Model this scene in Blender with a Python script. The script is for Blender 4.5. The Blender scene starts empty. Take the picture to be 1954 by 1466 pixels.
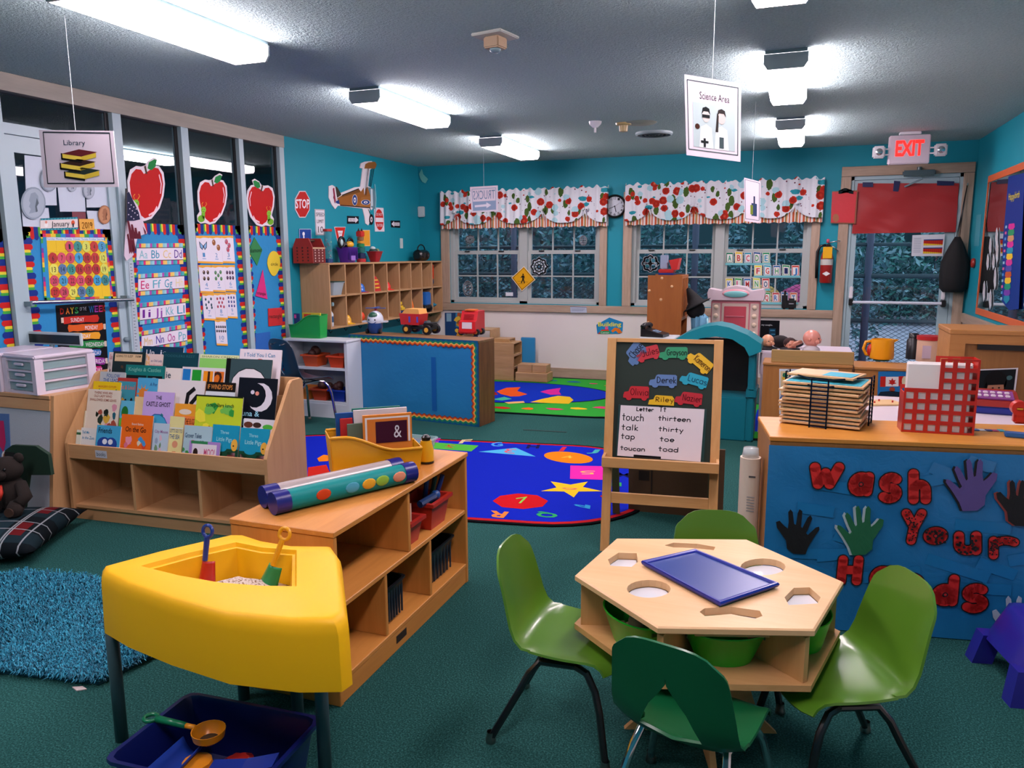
import bpy, bmesh, math, random
from mathutils import Vector as V, Matrix as MX
from mathutils.geometry import tessellate_polygon
random.seed(7)
pi = math.pi
SC = bpy.context.scene
COL = SC.collection
# ---------------------------------------------------------------- camera
F, YAW, PITCH, ROLL, CH = 1468.04, -.353259, .1665275, -.0044532, 1.5
_r = V((math.cos(YAW), -math.sin(YAW), 0))
_f = V((math.sin(YAW)*math.cos(PITCH), math.cos(YAW)*math.cos(PITCH), -math.sin(PITCH)))
_u = _r.cross(_f)
CR = _r*math.cos(ROLL)+_u*math.sin(ROLL)
CU = -_r*math.sin(ROLL)+_u*math.cos(ROLL)
CF = _f
CAM = V((0, 0, CH))
cd = bpy.data.cameras.new('camera'); cam = bpy.data.objects.new('camera', cd); COL.objects.link(cam)
cd.sensor_width = 36; cd.lens = F/1954*36; cd.clip_start = .02
cam.matrix_world = MX(((CR.x, CU.x, -CF.x, 0), (CR.y, CU.y, -CF.y, 0), (CR.z, CU.z, -CF.z, CH), (0, 0, 0, 1)))
SC.camera = cam
# ---------------------------------------------------------------- world (dusk sky) and exposure
w = bpy.data.worlds.new('sky'); SC.world = w; w.use_nodes = True
w.node_tree.nodes['Background'].inputs[0].default_value = (.55, .66, .8, 1)
w.node_tree.nodes['Background'].inputs[1].default_value = 2.0
LAMP = 43.0
SC.view_settings.view_transform = 'Standard'; SC.view_settings.look = 'None'
SC.view_settings.exposure = 0.0; SC.view_settings.gamma = 1; SC.view_settings.use_curve_mapping = False
# ---------------------------------------------------------------- pixels to places
def ray(p): return CR*((p[0]-977)/F)+CU*(-(p[1]-733)/F)+CF
class Plane:
    def __init__(s, p, n): s.p = V(p); s.n = V(n).normalized()
    def hit(s, p):
        d = ray(p); return CAM+d*((s.p-CAM).dot(s.n)/d.dot(s.n))
def onz(p, z=0): return Plane((0, 0, z), (0, 0, 1)).hit(p)
def onx(p, x): return Plane((x, 0, 0), (1, 0, 0)).hit(p)
def ony(p, y): return Plane((0, y, 0), (0, 1, 0)).hit(p)
# ---------------------------------------------------------------- materials
def lin(h):
    if not isinstance(h, str): return tuple(h)[:3]
    h = h.lstrip('#')
    if len(h) == 3: h = ''.join(c*2 for c in h)
    f = lambda c: c/12.92 if c <= .04045 else ((c+.055)/1.055)**2.4
    return tuple(f(int(h[i:i+2], 16)/255) for i in (0, 2, 4))
MATS = {}
class NT:
    def __init__(s, m): s.t = m.node_tree; s.b = s.t.nodes['Principled BSDF']
    def n(s, ty, **k):
        x = s.t.nodes.new('ShaderNode'+ty)
        for a, v in k.items(): setattr(x, a, v)
        return x
    def l(s, a, b): s.t.links.new(a, b)
    def tc(s, out='Object', sc=(1, 1, 1), rot=(0, 0, 0), loc=(0, 0, 0)):
        c = s.n('TexCoord'); m = s.n('Mapping'); s.l(c.outputs[out], m.inputs[0])
        m.inputs['Scale'].default_value = sc; m.inputs['Rotation'].default_value = rot; m.inputs['Location'].default_value = loc
        return m.outputs[0]
    def ramp(s, fac, stops, interp='LINEAR'):
        r = s.n('ValToRGB'); r.color_ramp.interpolation = interp
        e = r.color_ramp.elements
        while len(e) > 1: e.remove(e[0])
        e[0].position = stops[0][0]; e[0].color = (*lin(stops[0][1]), 1)
        for p, c in stops[1:]:
            x = e.new(p); x.color = (*lin(c), 1)
        s.l(fac, r.inputs[0]); return r.outputs[0]
    def noise(s, vec, scale, detail=3, rough=.5, dist=0):
        n = s.n('TexNoise'); s.l(vec, n.inputs['Vector']); n.inputs['Scale'].default_value = scale
        n.inputs['Detail'].default_value = detail; n.inputs['Roughness'].default_value = rough; n.inputs['Distortion'].default_value = dist
        return n.outputs['Fac']
    def bump(s, h, st=.3, d=.01):
        b = s.n('Bump'); b.inputs['Strength'].default_value = st; b.inputs['Distance'].default_value = d
        s.l(h, b.inputs['Height']); s.l(b.outputs[0], s.b.inputs['Normal'])
    def col(s, c): s.l(c, s.b.inputs['Base Color'])
    def mix(s, f, a, b):
        m = s.n('Mix', data_type='RGBA')
        for v, i in ((f, 0), (a, 6), (b, 7)):
            if hasattr(v, 'links'): s.l(v, m.inputs[i])
            else: m.inputs[i].default_value = v if i == 0 else (*lin(v), 1)
        return m.outputs[2]
    def math(s, op, a, b=0):
        m = s.n('Math', operation=op)
        for v, i in ((a, 0), (b, 1)):
            if hasattr(v, 'links'): s.l(v, m.inputs[i])
            else: m.inputs[i].default_value = v
        return m.outputs[0]
    def sep(s, v):
        x = s.n('SeparateXYZ'); s.l(v, x.inputs[0]); return x.outputs
def mk(name, c='#888', rough=.5, metal=0, spec=.5, **k):
    m = bpy.data.materials.new(name); m.use_nodes = True; b = m.node_tree.nodes['Principled BSDF']
    b.inputs['Base Color'].default_value = (*lin(c), 1); b.inputs['Roughness'].default_value = rough
    b.inputs['Metallic'].default_value = metal; b.inputs['Specular IOR Level'].default_value = spec
    for a, v in k.items():
        if a == 'emit': b.inputs['Emission Color'].default_value = (*lin(v[0]), 1); b.inputs['Emission Strength'].default_value = v[1]
        elif a == 'trans': b.inputs['Transmission Weight'].default_value = v
        elif a == 'alpha': b.inputs['Alpha'].default_value = v
        elif a == 'coat': b.inputs['Coat Weight'].default_value = v; b.inputs['Coat Roughness'].default_value = .12
        elif a == 'sheen': b.inputs['Sheen Weight'].default_value = v
    return m
def C(c, rough=.5, kind='', **k):
    """plain colour with a faint grain; kind: plastic, paper, metal, print, fabric"""
    key = (c, rough, kind, tuple(k.items()))
    if key in MATS: return MATS[key]
    if kind == 'plastic': m = mk('plastic_'+c[1:], c, .32, spec=.5, **k)
    elif kind == 'print': m = mk('print_'+c[1:], c, .5, spec=.15, **k)
    elif kind == 'metal': m = mk('metal_'+c[1:], c, rough, 1, **k)
    else: m = mk((kind or 'paint')+'_'+c[1:], c, rough, **k)
    nt = NT(m)
    if kind in ('paper', 'fabric', ''):
        tc = nt.tc()
        if kind == 'paper':
            n = nt.noise(tc, 9, 5, .6, 1.5); nt.bump(n, .25, .012)
        elif kind == 'fabric':
            n = nt.noise(tc, 240, 2); nt.bump(n, .5, .002)
        else:
            n = nt.noise(tc, 60, 2); nt.bump(n, .06, .002)
    MATS[key] = m; return m
def wood(a, b, axis='x', sc=1., rough=.42, contrast=1., key=None):
    k = ('wood', a, b, axis, sc, rough)
    if k in MATS: return MATS[k]
    m = mk('wood_'+a[1:], a, rough, spec=.4); nt = NT(m)
    s = {'x': (1.2, 14, 14), 'y': (14, 1.2, 14), 'z': (14, 14, 1.2)}[axis]
    tc = nt.tc('Object', tuple(v*sc for v in s))
    n1 = nt.noise(tc, 1.6, 5, .6, .8); n2 = nt.noise(tc, 9, 3, .6, .3)
    f = nt.math('ADD', nt.math('MULTIPLY', n1, .7), nt.math('MULTIPLY', n2, .3))
    nt.col(nt.ramp(f, [(.32, a), (.68, b)])); nt.bump(n2, .05, .004)
    MATS[k] = m; return m
def WM(o):
    m = o.matrix_basis.copy()
    while o.parent: o = o.parent; m = o.matrix_basis @ m
    return m
# ---------------------------------------------------------------- mesh builder
class B:
    def __init__(s, mx=None): s.b = bmesh.new(); s.m = mx or MX.Identity(4)
    def at(s, x=0, y=0, z=0, rz=0, rx=0, ry=0):
        s.m = MX.Translation((x, y, z)) @ MX.Rotation(rz, 4, 'Z') @ MX.Rotation(ry, 4, 'Y') @ MX.Rotation(rx, 4, 'X'); return s
    def vs(s, pts): return [s.b.verts.new(s.m @ V(p)) for p in pts]
    def face(s, pts): s.b.faces.new(s.vs(pts)); return s
    def box(s, c, d, bev=0, rz=0, seg=2, taper=1.):
        x, y, z = (v/2 for v in d); cs, sn = math.cos(rz), math.sin(rz)
        P = []
        for k, t in ((-z, taper), (z, 1.)):
            for i, j in ((-x, -y), (x, -y), (x, y), (-x, y)):
                i *= t; j *= t
                P.append((c[0]+i*cs-j*sn, c[1]+i*sn+j*cs, c[2]+k))
        v = s.vs(P)
        fs = [s.b.faces.new([v[i] for i in q]) for q in ((3, 2, 1, 0), (4, 5, 6, 7), (0, 1, 5, 4), (1, 2, 6, 5), (2, 3, 7, 6), (3, 0, 4, 7))]
        if bev:
            es = list({e for f in fs for e in f.edges})
            bmesh.ops.bevel(s.b, geom=es, offset=bev, segments=seg, affect='EDGES', clamp_overlap=True)
        return s
    def bb(s, x0, x1, y0, y1, z0, z1, bev=0, seg=2):
        return s.box(((x0+x1)/2, (y0+y1)/2, (z0+z1)/2), (abs(x1-x0), abs(y1-y0), abs(z1-z0)), bev, seg=seg)
    def solid(s, a, b, caps=True):
        """rings a and b (same length, any 3d points) joined into a solid"""
        va, vb = s.vs(a), s.vs(b); n = len(a)
        for i in range(n): s.b.faces.new((va[i], va[(i+1) % n], vb[(i+1) % n], vb[i]))
        if caps: s.b.faces.new(va[::-1]); s.b.faces.new(vb)
        return s
    def prism(s, pts, z0, z1, bev=0):
        f0 = len(s.b.faces); s.b.faces.ensure_lookup_table()
        s.solid([(x, y, z0) for x, y in pts], [(x, y, z1) for x, y in pts])
        if bev:
            s.b.faces.ensure_lookup_table(); fs = s.b.faces[f0:]
            caps = fs[-2:]; es = list({e for f in caps for e in f.edges})
            bmesh.ops.bevel(s.b, geom=es, offset=bev, segments=2, affect='EDGES')
        return s
    def loft(s, rings, caps=True, closed=True):
        vr = [s.vs(r) for r in rings]; n = len(rings[0])
        for a, b in zip(vr, vr[1:]):
            for i in range(n if closed else n-1): s.b.faces.new((a[i], a[(i+1) % n], b[(i+1) % n], b[i]))
        if caps: s.b.faces.new(vr[0][::-1]); s.b.faces.new(vr[-1])
        return s
    def cyl(s, p, q, r, r2=None, n=12, caps=True):
        return s.tube([p, q], [r, r if r2 is None else r2], n, caps)
    def tube(s, pts, r, n=8, caps=True, closed=False):
        pts = [V(p) for p in pts]; k = len(pts)
        if not isinstance(r, (list, tuple)): r = [r]*k
        rings = []; up = None
        for i, p in enumerate(pts):
            if closed: t = pts[(i+1) % k]-pts[i-1]
            else: t = pts[min(i+1, k-1)]-pts[max(i-1, 0)]
            t.normalize()
            if up is None: up = t.orthogonal().normalized()
            up = (up-t*up.dot(t)); up = up.normalized() if up.length > 1e-6 else t.orthogonal().normalized()
            w_ = t.cross(up)
            rings.append([p+(up*math.cos(a)+w_*math.sin(a))*r[i] for a in (2*pi*j/n for j in range(n))])
        if closed: rings.append(rings[0]); caps = False
        return s.loft(rings, caps)
    def lathe(s, prof, n=20, c=(0, 0, 0), sx=1., sy=1., caps=False):
        rings = [[(c[0]+r*sx*math.cos(2*pi*i/n), c[1]+r*sy*math.sin(2*pi*i/n), c[2]+z) for i in range(n)] for r, z in prof]
        return s.loft(rings, caps)
    def sph(s, c, r, n=14, m=9):
        if not isinstance(r, (list, tuple)): r = (r, r, r)
        prof = [(math.sin(pi*i/m), -math.cos(pi*i/m)) for i in range(m+1)]
        prof[0] = (.02, -1); prof[-1] = (.02, 1)
        rings = [[(c[0]+r[0]*a*math.cos(2*pi*i/n), c[1]+r[1]*a*math.sin(2*pi*i/n), c[2]+r[2]*z) for i in range(n)] for a, z in prof]
        return s.loft(rings)
    def grid(s, fn, nu, nv, th=0):
        """fn(u,v)->point for u,v in 0..1; th adds thickness along -normal"""
        vv = [s.vs([fn(i/nu, j/nv) for i in range(nu+1)]) for j in range(nv+1)]
        fs = [s.b.faces.new((vv[j][i], vv[j][i+1], vv[j+1][i+1], vv[j+1][i])) for j in range(nv) for i in range(nu)]
        if th:
            for f in fs: f.normal_update()
            bmesh.ops.solidify(s.b, geom=fs, thickness=th)
        return s
    def sheet(s, pl, pts, off=0., th=.002, px=True):
        w3 = [pl.hit(p) if px else V(p) for p in pts]
        return s.solid([p+pl.n*off for p in w3], [p+pl.n*(off+th) for p in w3])
    def out(s, name, m, par=None, smooth=False, world=False, kind=None, angle=None):
        bmesh.ops.recalc_face_normals(s.b, faces=s.b.faces)
        me = bpy.data.meshes.new(name)
        if par is not None and world: s.b.transform(WM(par).inverted())
        o = bpy.data.objects.new(name, me); COL.objects.link(o)
        if par is None:
            if len(s.b.verts):
                xs = [v.co for v in s.b.verts]
                c = V(((min(v.x for v in xs)+max(v.x for v in xs))/2, (min(v.y for v in xs)+max(v.y for v in xs))/2, min(v.z for v in xs)))
                s.b.transform(MX.Translation(-c)); o.location = c
        else: o.parent = par
        s.b.to_mesh(me); s.b.free()
        for x in (m if isinstance(m, list) else [m]): me.materials.append(x)
        if smooth:
            me.shade_smooth()
            if angle is not None: me.set_sharp_from_angle(angle=angle)
        if kind: o['kind'] = kind
        return o
SH = math.radians(38)
def tag(o, label, cat, group=None):
    o['label'] = label; o['category'] = cat
    if group: o['group'] = group
    return o
def thing(name, label, cat, loc=(0, 0, 0), rz=0, group=None, rx=0, ry=0):
    o = bpy.data.objects.new(name, None); COL.objects.link(o); o.empty_display_size = .05
    o.location = loc; o.rotation_euler = (rx, ry, rz)
    o.matrix_basis = MX.Translation(loc) @ MX.Rotation(rz, 4, 'Z') @ MX.Rotation(ry, 4, 'Y') @ MX.Rotation(rx, 4, 'X')
    return tag(o, label, cat, group)
def struct(o): o['kind'] = 'structure'; return o
def dup(root, loc, rz, label=None, group=None):
    r = root.copy(); COL.objects.link(r); r.location = loc; r.rotation_euler = (root.rotation_euler[0], root.rotation_euler[1], rz)
    if label: r['label'] = label
    if group: r['group'] = group
    for ch in list(root.children):
        c = ch.copy(); COL.objects.link(c); c.parent = r
        for g in ch.children:
            d = g.copy(); COL.objects.link(d); d.parent = c
    return r
# flat print on a plane traced from pixels ------------------------------------
def deco(name, pl, polys, m, par=None, off=.002, th=.0006, px=True):
    b = B()
    for p in polys: b.sheet(pl, p, off, th, px)
    return b.out(name, m, par, world=par is not None)
FONT = {}
def text_mesh(s, sh=0., bold=0.):
    cu = bpy.data.curves.new('t', 'FONT'); cu.body = s; cu.resolution_u = 2; cu.shear = sh; cu.offset = bold
    o = bpy.data.objects.new('t', cu); COL.objects.link(o)
    me = bpy.data.meshes.new_from_object(o); vs = [v.co.copy() for v in me.vertices]; fs = [list(p.vertices) for p in me.polygons]
    bpy.data.objects.remove(o); bpy.data.curves.remove(cu); bpy.data.meshes.remove(me)
    return vs, fs
def text(s, bl, br, tl, m, par=None, n=None, off=.003, name='lettering', sh=0., bold=0., pl=None, cap=.72, flip=False):
    """lettering stretched over the parallelogram bl, br, tl (pixels on pl, or points)"""
    if pl: bl, br, tl = (pl.hit(p) for p in (bl, br, tl)); n = pl.n
    bl, br, tl, n = V(bl), V(br), V(tl), V(n)
    vs, fs = text_mesh(s, sh, bold)
    if not vs: return None
    x0 = min(v.x for v in vs); x1 = max(v.x for v in vs); y1 = max(v.y for v in vs); y0 = min(0, min(v.y for v in vs))*0
    b = B(); X = br-bl; Y = tl-bl
    bv = [b.b.verts.new(bl+X*((v.x-x0)/(x1-x0))+Y*((v.y-y0)/(y1-y0))+n*off) for v in vs]
    for f in fs:
        try: b.b.faces.new([bv[i] for i in f])
        except ValueError: pass
    o = b.out(name, m, par, world=par is not None)
    return o
def capsule(b, pts, r, n, off, seg=10, X=None, Y=None):
    """flat round-ended brush stroke along 3d points in the plane with normal n"""
    pts = [V(p) for p in pts]
    for i, p in enumerate(pts):
        if i < len(pts)-1:
            q = pts[i+1]; d = (q-p)
            if d.length < 1e-6: continue
            sd = n.cross(d.normalized())*r
            b.face([p-sd+n*off, q-sd+n*off, q+sd+n*off, p+sd+n*off])
        e1 = n.orthogonal().normalized(); e2 = n.cross(e1)
        b.face([p+(e1*math.cos(a)+e2*math.sin(a))*r+n*off for a in (2*pi*k/seg for k in range(seg))])
    return b
def arc(cx, cy, rx, ry, a0, a1, n=10):
    return [(cx+rx*math.cos(math.radians(a0+(a1-a0)*i/n)), cy+ry*math.sin(math.radians(a0+(a1-a0)*i/n))) for i in range(n+1)]
# stroke alphabet, x height 1, width per letter
SF = {
 'a': (.9, [arc(.42, .5, .4, .5, 0, 360, 14), [(.82, 1), (.82, 0)]]), 'b': (.9, [[(.08, 1.7), (.08, 0)], arc(.45, .5, .38, .5, 0, 360, 14)]),
 'c': (.8, [arc(.45, .5, .42, .5, 45, 315, 10)]), 'd': (.9, [arc(.42, .5, .4, .5, 0, 360, 14), [(.82, 1.7), (.82, 0)]]),
 'e': (.85, [[(.05, .52), (.82, .52)]+arc(.44, .5, .4, .5, 5, 310, 12)]), 'h': (.85, [[(.08, 1.7), (.08, 0)], [(.08, .6)]+arc(.42, .6, .34, .4, 180, 0, 7)+[(.76, 0)]]),
 'i': (.3, [[(.12, 1), (.12, 0)], [(.12, 1.4), (.12, 1.42)]]), 'k': (.75, [[(.08, 1.7), (.08, 0)], [(.62, 1), (.1, .45), (.66, 0)]]), 'l': (.3, [[(.12, 1.7), (.12, 0)]]),
 'n': (.85, [[(.08, 1), (.08, 0)], [(.08, .6)]+arc(.42, .6, .34, .4, 180, 0, 7)+[(.76, 0)]]), 'o': (.9, [arc(.44, .5, .4, .5, 0, 360, 16)]),
 'p': (.9, [[(.1, 1), (.1, -.7)], arc(.46, .5, .36, .5, 0, 360, 14)]), 'r': (.65, [[(.08, 1), (.08, 0)], [(.08, .55)]+arc(.42, .6, .34, .4, 180, 45, 6)]),
 's': (.75, [arc(.38, .74, .3, .26, 40, 250, 8)+arc(.36, .25, .32, .26, 80, -140, 8)]), 't': (.7, [[(.32, 1.6), (.32, .1), (.45, 0)], [(.02, 1.05), (.66, 1.05)]]),
 'u': (.85, [[(.08, 1), (.08, .4)]+arc(.42, .4, .34, .4, 180, 360, 7)+[(.76, 1), (.76, 0)]]), 'y': (.8, [[(.05, 1), (.4, .15)], [(.75, 1), (.25, -.7)]]),
 'z': (.75, [[(.08, 1), (.66, 1), (.08, 0), (.7, 0)]]), 'm': (1.2, [[(.08, 1), (.08, 0)], [(.08, .6)]+arc(.34, .65, .26, .35, 180, 0, 6)+[(.6, 0)], [(.6, .6)]+arc(.86, .65, .26, .35, 180, 0, 6)+[(1.12, 0)]]),
 'v': (.75, [[(.03, 1), (.36, 0), (.7, 1)]]), 'w': (1., [[(.03, 1), (.25, 0), (.48, .8), (.7, 0), (.95, 1)]]), 'g': (.9, [arc(.42, .5, .4, .5, 0, 360, 14), [(.82, 1), (.82, -.4), (.5, -.7), (.1, -.5)]]),
 'W': (1.5, [[(.08, 1.6), (.4, .1), (.72, 1.1), (1.04, .1), (1.4, 1.6)]]), 'Y': (1.1, [[(.06, 1.6), (.5, .85)], [(1.0, 1.6), (.5, .7), (.35, 0)]]), 'H': (1.15, [[(.1, 1.6), (.06, 0)], [(1., 1.6), (.96, 0)], [(.1, .82), (.98, .82)]]),
 'L': (.8, [[(.1, 1.6), (.1, 0), (.75, 0)]]), 'T': (1., [[(.02, 1.6), (.98, 1.6)], [(.5, 1.6), (.5, 0)]]), 'C': (1., [arc(.55, .8, .5, .8, 50, 310, 12)]),
 'J': (.8, [[(.62, 1.6), (.62, .4)]+arc(.35, .35, .27, .35, 0, -160, 6)]), 'G': (1.1, [arc(.55, .8, .5, .8, 50, 330, 12)+[(1., .75), (.6, .75)]]), 'K': (.9, [[(.1, 1.6), (.1, 0)], [(.8, 1.6), (.12, .75), (.85, 0)]]),
 'O': (1.1, [arc(.52, .8, .48, .8, 0, 360, 16)]), 'R': (.95, [[(.1, 0), (.1, 1.6)]+arc(.4, 1.2, .4, .4, 90, -90, 8)+[(.12, .8), (.85, 0)]]), 'N': (1.05, [[(.1, 0), (.1, 1.6), (.9, 0), (.9, 1.6)]]),
 'D': (1., [[(.1, 0), (.1, 1.6)]+arc(.15, .8, .75, .8, 90, -90, 9)+[(.1, 0)]]), ' ': (.6, []), ':': (.3, [[(.12, .3), (.12, .32)], [(.12, .9), (.12, .92)]]), '2': (.8, [arc(.4, 1.2, .34, .38, 160, -30, 8)+[(.06, 0), (.74, 0)]]), '0': (.8, [arc(.4, .8, .34, .8, 0, 360, 14)]),
 '1': (.4, [[(.05, 1.3), (.2, 1.6), (.2, 0)]]), '9': (.8, [arc(.4, 1.15, .32, .42, 0, 360, 12), [(.72, 1.15), (.6, 0)]]), 'f': (.6, [[(.6, 1.6), (.4, 1.65), (.3, 1.4), (.3, 0)], [(.05, 1), (.6, 1)]]),
}
def script(s, o3, X, Y, m, par, n, r, off=.003, name='lettering', r2=0, m2=None, jit=0):
    """hand-drawn words: origin o3, X = one x-height along the line, Y = one x-height up; m2/r2 a wider outline below"""
    X, Y, n, o3 = V(X), V(Y), V(n), V(o3)
    res = None
    for rad, mm, oo in ((r2, m2, off), (r, m, off+.0012)):
        if not rad: continue
        b = B(); x = 0; rng = random.Random(len(s))
        for ch in s:
            wd, st = SF.get(ch, SF['o']); jy = rng.uniform(-jit, jit)
            for p in st: capsule(b, [o3+X*(x+q[0])+Y*(q[1]+jy) for q in p], rad, n, oo)
            x += wd+.22
        o = b.out(name if rad == r else 'outline', mm, par, world=par is not None); res = o
    return res

class Art:
    """flat print laid over a quad (TL, TR, BR, BL given as pixels on a plane or as points); u right, v down, 0..1"""
    def __init__(s, pl, *c, n=None, off=.001, step=.0005):
        if isinstance(pl, Plane): s.n = pl.n; s.c = [pl.hit(p) if len(p) == 2 else V(p) for p in c]
        else:
            s.c = [V(p) for p in c]; s.n = V(n) if n is not None else (s.c[1]-s.c[0]).cross(s.c[0]-s.c[3]).normalized()
        s.off, s.step = off, step; s.v = []; s.f = []; s.mi = []; s.ms = []
    def w(s, u, v):
        a, b, c, d = s.c; return (a*(1-u)+b*u)*(1-v)+(d*(1-u)+c*u)*v
    def face(s, pts, m, L):
        if isinstance(m, str): m = C(m, .5, 'print')
        if m not in s.ms: s.ms.append(m)
        o = s.n*(s.off+s.step*L); k = len(s.v)
        s.v += [tuple(p+o) for p in pts]; s.f.append(tuple(range(k, k+len(pts)))); s.mi.append(s.ms.index(m))
    def poly(s, pts, m, L=1): s.face([s.w(u, v) for u, v in pts], m, L); return s
    def rect(s, u0, v0, u1, v1, m, L=1): return s.poly([(u0, v0), (u1, v0), (u1, v1), (u0, v1)], m, L)
    def disc(s, u, v, ru, rv, m, L=1, k=14, a0=0, a1=360):
        return s.poly([(u+ru*math.cos(math.radians(a0+(a1-a0)*i/k)), v-rv*math.sin(math.radians(a0+(a1-a0)*i/k))) for i in range(k if a1-a0 >= 360 else k+1)], m, L)
    def line(s, pts, r, m, L=1):
        P = [s.w(u, v) for u, v in pts]
        for p, q in zip(P, P[1:]):
            d = q-p
            if d.length < 1e-6: continue
            sd = s.n.cross(d.normalized())*r; ex = d.normalized()*r*.5; s.face([p-sd-ex, q-sd+ex, q+sd+ex, p+sd-ex], m, L)
        return s
    def frame(s, u0, v0, u1, v1, r, m, L=1): return s.line([(u0, v0), (u1, v0), (u1, v1), (u0, v1), (u0, v0)], r, m, L)
    def text(s, t, u0, v0, u1, v1, m, L=2, sh=0, bold=0, mirror=False):
        vs, fs = text_mesh(t, sh, bold)
        if not vs: return s
        x0 = min(v.x for v in vs); x1 = max(v.x for v in vs); y1 = max(v.y for v in vs)
        for f in fs:
            P = [((vs[i].x-x0)/(x1-x0), vs[i].y/y1) for i in f]
            s.face([s.w(u0+(u1-u0)*(1-a if mirror else a), v1+(v0-v1)*b) for a, b in P], m, L)
        return s
    def hand(s, t, u0, v0, u1, v1, r, m, L=2, jit=0):
        """hand-drawn strokes: x height spans v1 (base) to v0"""
        tot = sum(SF.get(c, SF['o'])[0]+.22 for c in t)-.22; x = 0; rng = random.Random(len(t))
        for ch in t:
            wd, st = SF.get(ch, SF['o']); jy = rng.uniform(-jit, jit)
            for p in st:
                P = [(u0+(u1-u0)*(x+q[0])/tot, v1+(v0-v1)*(q[1]+jy)) for q in p]; s.line(P, r, m, L)
            x += wd+.22
        return s
    def blobs(s, n, cols, seed, u0=.05, v0=.3, u1=.95, v1=.95, r=.09, L=1):
        g = random.Random(seed)
        for i in range(n):
            a = g.uniform(0, 6); k = 7; u, v = g.uniform(u0, u1), g.uniform(v0, v1); R = r*g.uniform(.5, 1.3)
            s.poly([(min(1, max(0, u+R*g.uniform(.6, 1.2)*math.cos(a+6.283*j/k))), min(1, max(0, v+R*g.uniform(.6, 1.2)*math.sin(a+6.283*j/k)))) for j in range(k)], cols[i % len(cols)], L+i*.2)
        return s
    def pxp(s, pl, pts, m, L=1): s.face([pl.hit(p) for p in pts], m, L); return s
    def pxt(s, pl, t, bl, br, tl, m, L=2, bold=0):
        bl, br, tl = (pl.hit(p) for p in (bl, br, tl)); vs, fs = text_mesh(t, 0, bold)
        x0 = min(v.x for v in vs); x1 = max(v.x for v in vs); y1 = max(v.y for v in vs)
        for f in fs: s.face([bl+(br-bl)*((vs[i].x-x0)/(x1-x0))+(tl-bl)*(vs[i].y/y1) for i in f], m, L)
        return s
    def out(s, par, name='printed_face'):
        me = bpy.data.meshes.new(name); inv = WM(par).inverted() if par is not None else MX.Identity(4)
        me.from_pydata([tuple(inv @ V(p)) for p in s.v], [], s.f)
        for m in s.ms: me.materials.append(m)
        me.polygons.foreach_set('material_index', s.mi)
        o = bpy.data.objects.new(name, me); COL.objects.link(o); o.parent = par; return o
def card(name, label, cat, pl, pts, m, th=.003, off=.001, group=None):
    """a flat sheet traced in pixels on a plane, a thing of its own"""
    o = B().sheet(pl, pts, off, th).out(name, m); return tag(o, label, cat, group)
def rquad(pl, x0, y0, x1, y1): return [(x0, y0), (x1, y0), (x1, y1), (x0, y1)]
# ================================================================ the room
ZC, XL, XR, YB, YF = 2.606, -4.586, 1.62, 9.04, -1.3
PB = Plane((0, YB, 0), (0, -1, 0)); PLW = Plane((XL, 0, 0), (1, 0, 0)); PRW = Plane((XR, 0, 0), (-1, 0, 0)); PC = Plane((0, 0, ZC), (0, 0, -1))
PG = Plane((-4.605, 0, 0), (1, 0, 0))      # room side of the glazed partition
def m_carpet():
    m = mk('carpet', '#2f6660', .95, spec=.1); nt = NT(m); tc = nt.tc()
    a = nt.noise(tc, 170, 3, .7); b_ = nt.noise(tc, 2.2, 3)
    c = nt.ramp(a, [(.33, '#12312e'), (.52, '#255551'), (.72, '#4a877f')])
    nt.col(nt.mix(nt.math('MULTIPLY', b_, .35), c, '#17403d')); nt.bump(a, .8, .006); return m
def m_ceil():
    m = mk('popcorn_ceiling', '#8aa0a8', .95, spec=.1); nt = NT(m); tc = nt.tc()
    a = nt.noise(tc, 75, 3, .65); v = nt.noise(tc, 30, 2)
    nt.col(nt.ramp(a, [(.3, '#a9c6c6'), (.7, '#c6dcdc')])); nt.bump(nt.math('ADD', a, nt.math('MULTIPLY', v, .6)), .9, .022); return m
def m_wall(c, c2):
    m = mk('wall_paint_'+c[1:], c, .55, spec=.3); nt = NT(m); tc = nt.tc()
    nt.col(nt.ramp(nt.noise(tc, 1.1, 3), [(.3, c), (.7, c2)])); nt.bump(nt.noise(tc, 180, 2), .12, .002); return m
M_CARPET, M_CEIL = m_carpet(), m_ceil()
M_TEAL = m_wall('#0f8496', '#128b9d'); M_CREAM = m_wall('#d3ccc8', '#dcd6d1')
M_TRIMX, M_TRIMZ = wood('#b59d88', '#8f7966', 'x', .7), wood('#b59d88', '#8f7966', 'z', .7)
M_TRIMY = wood('#b59d88', '#8f7966', 'y', .7)
M_ALU = C('#9db4ba', .38, 'paint'); M_ALUD = C('#6f868c', .4, 'paint'); M_VINYL = C('#a3a9a6', .5, 'paint')
M_BLK = C('#0b0c0e', .5, 'plastic'); M_WHITE = C('#d8d6da', .4, 'plastic')
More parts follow.
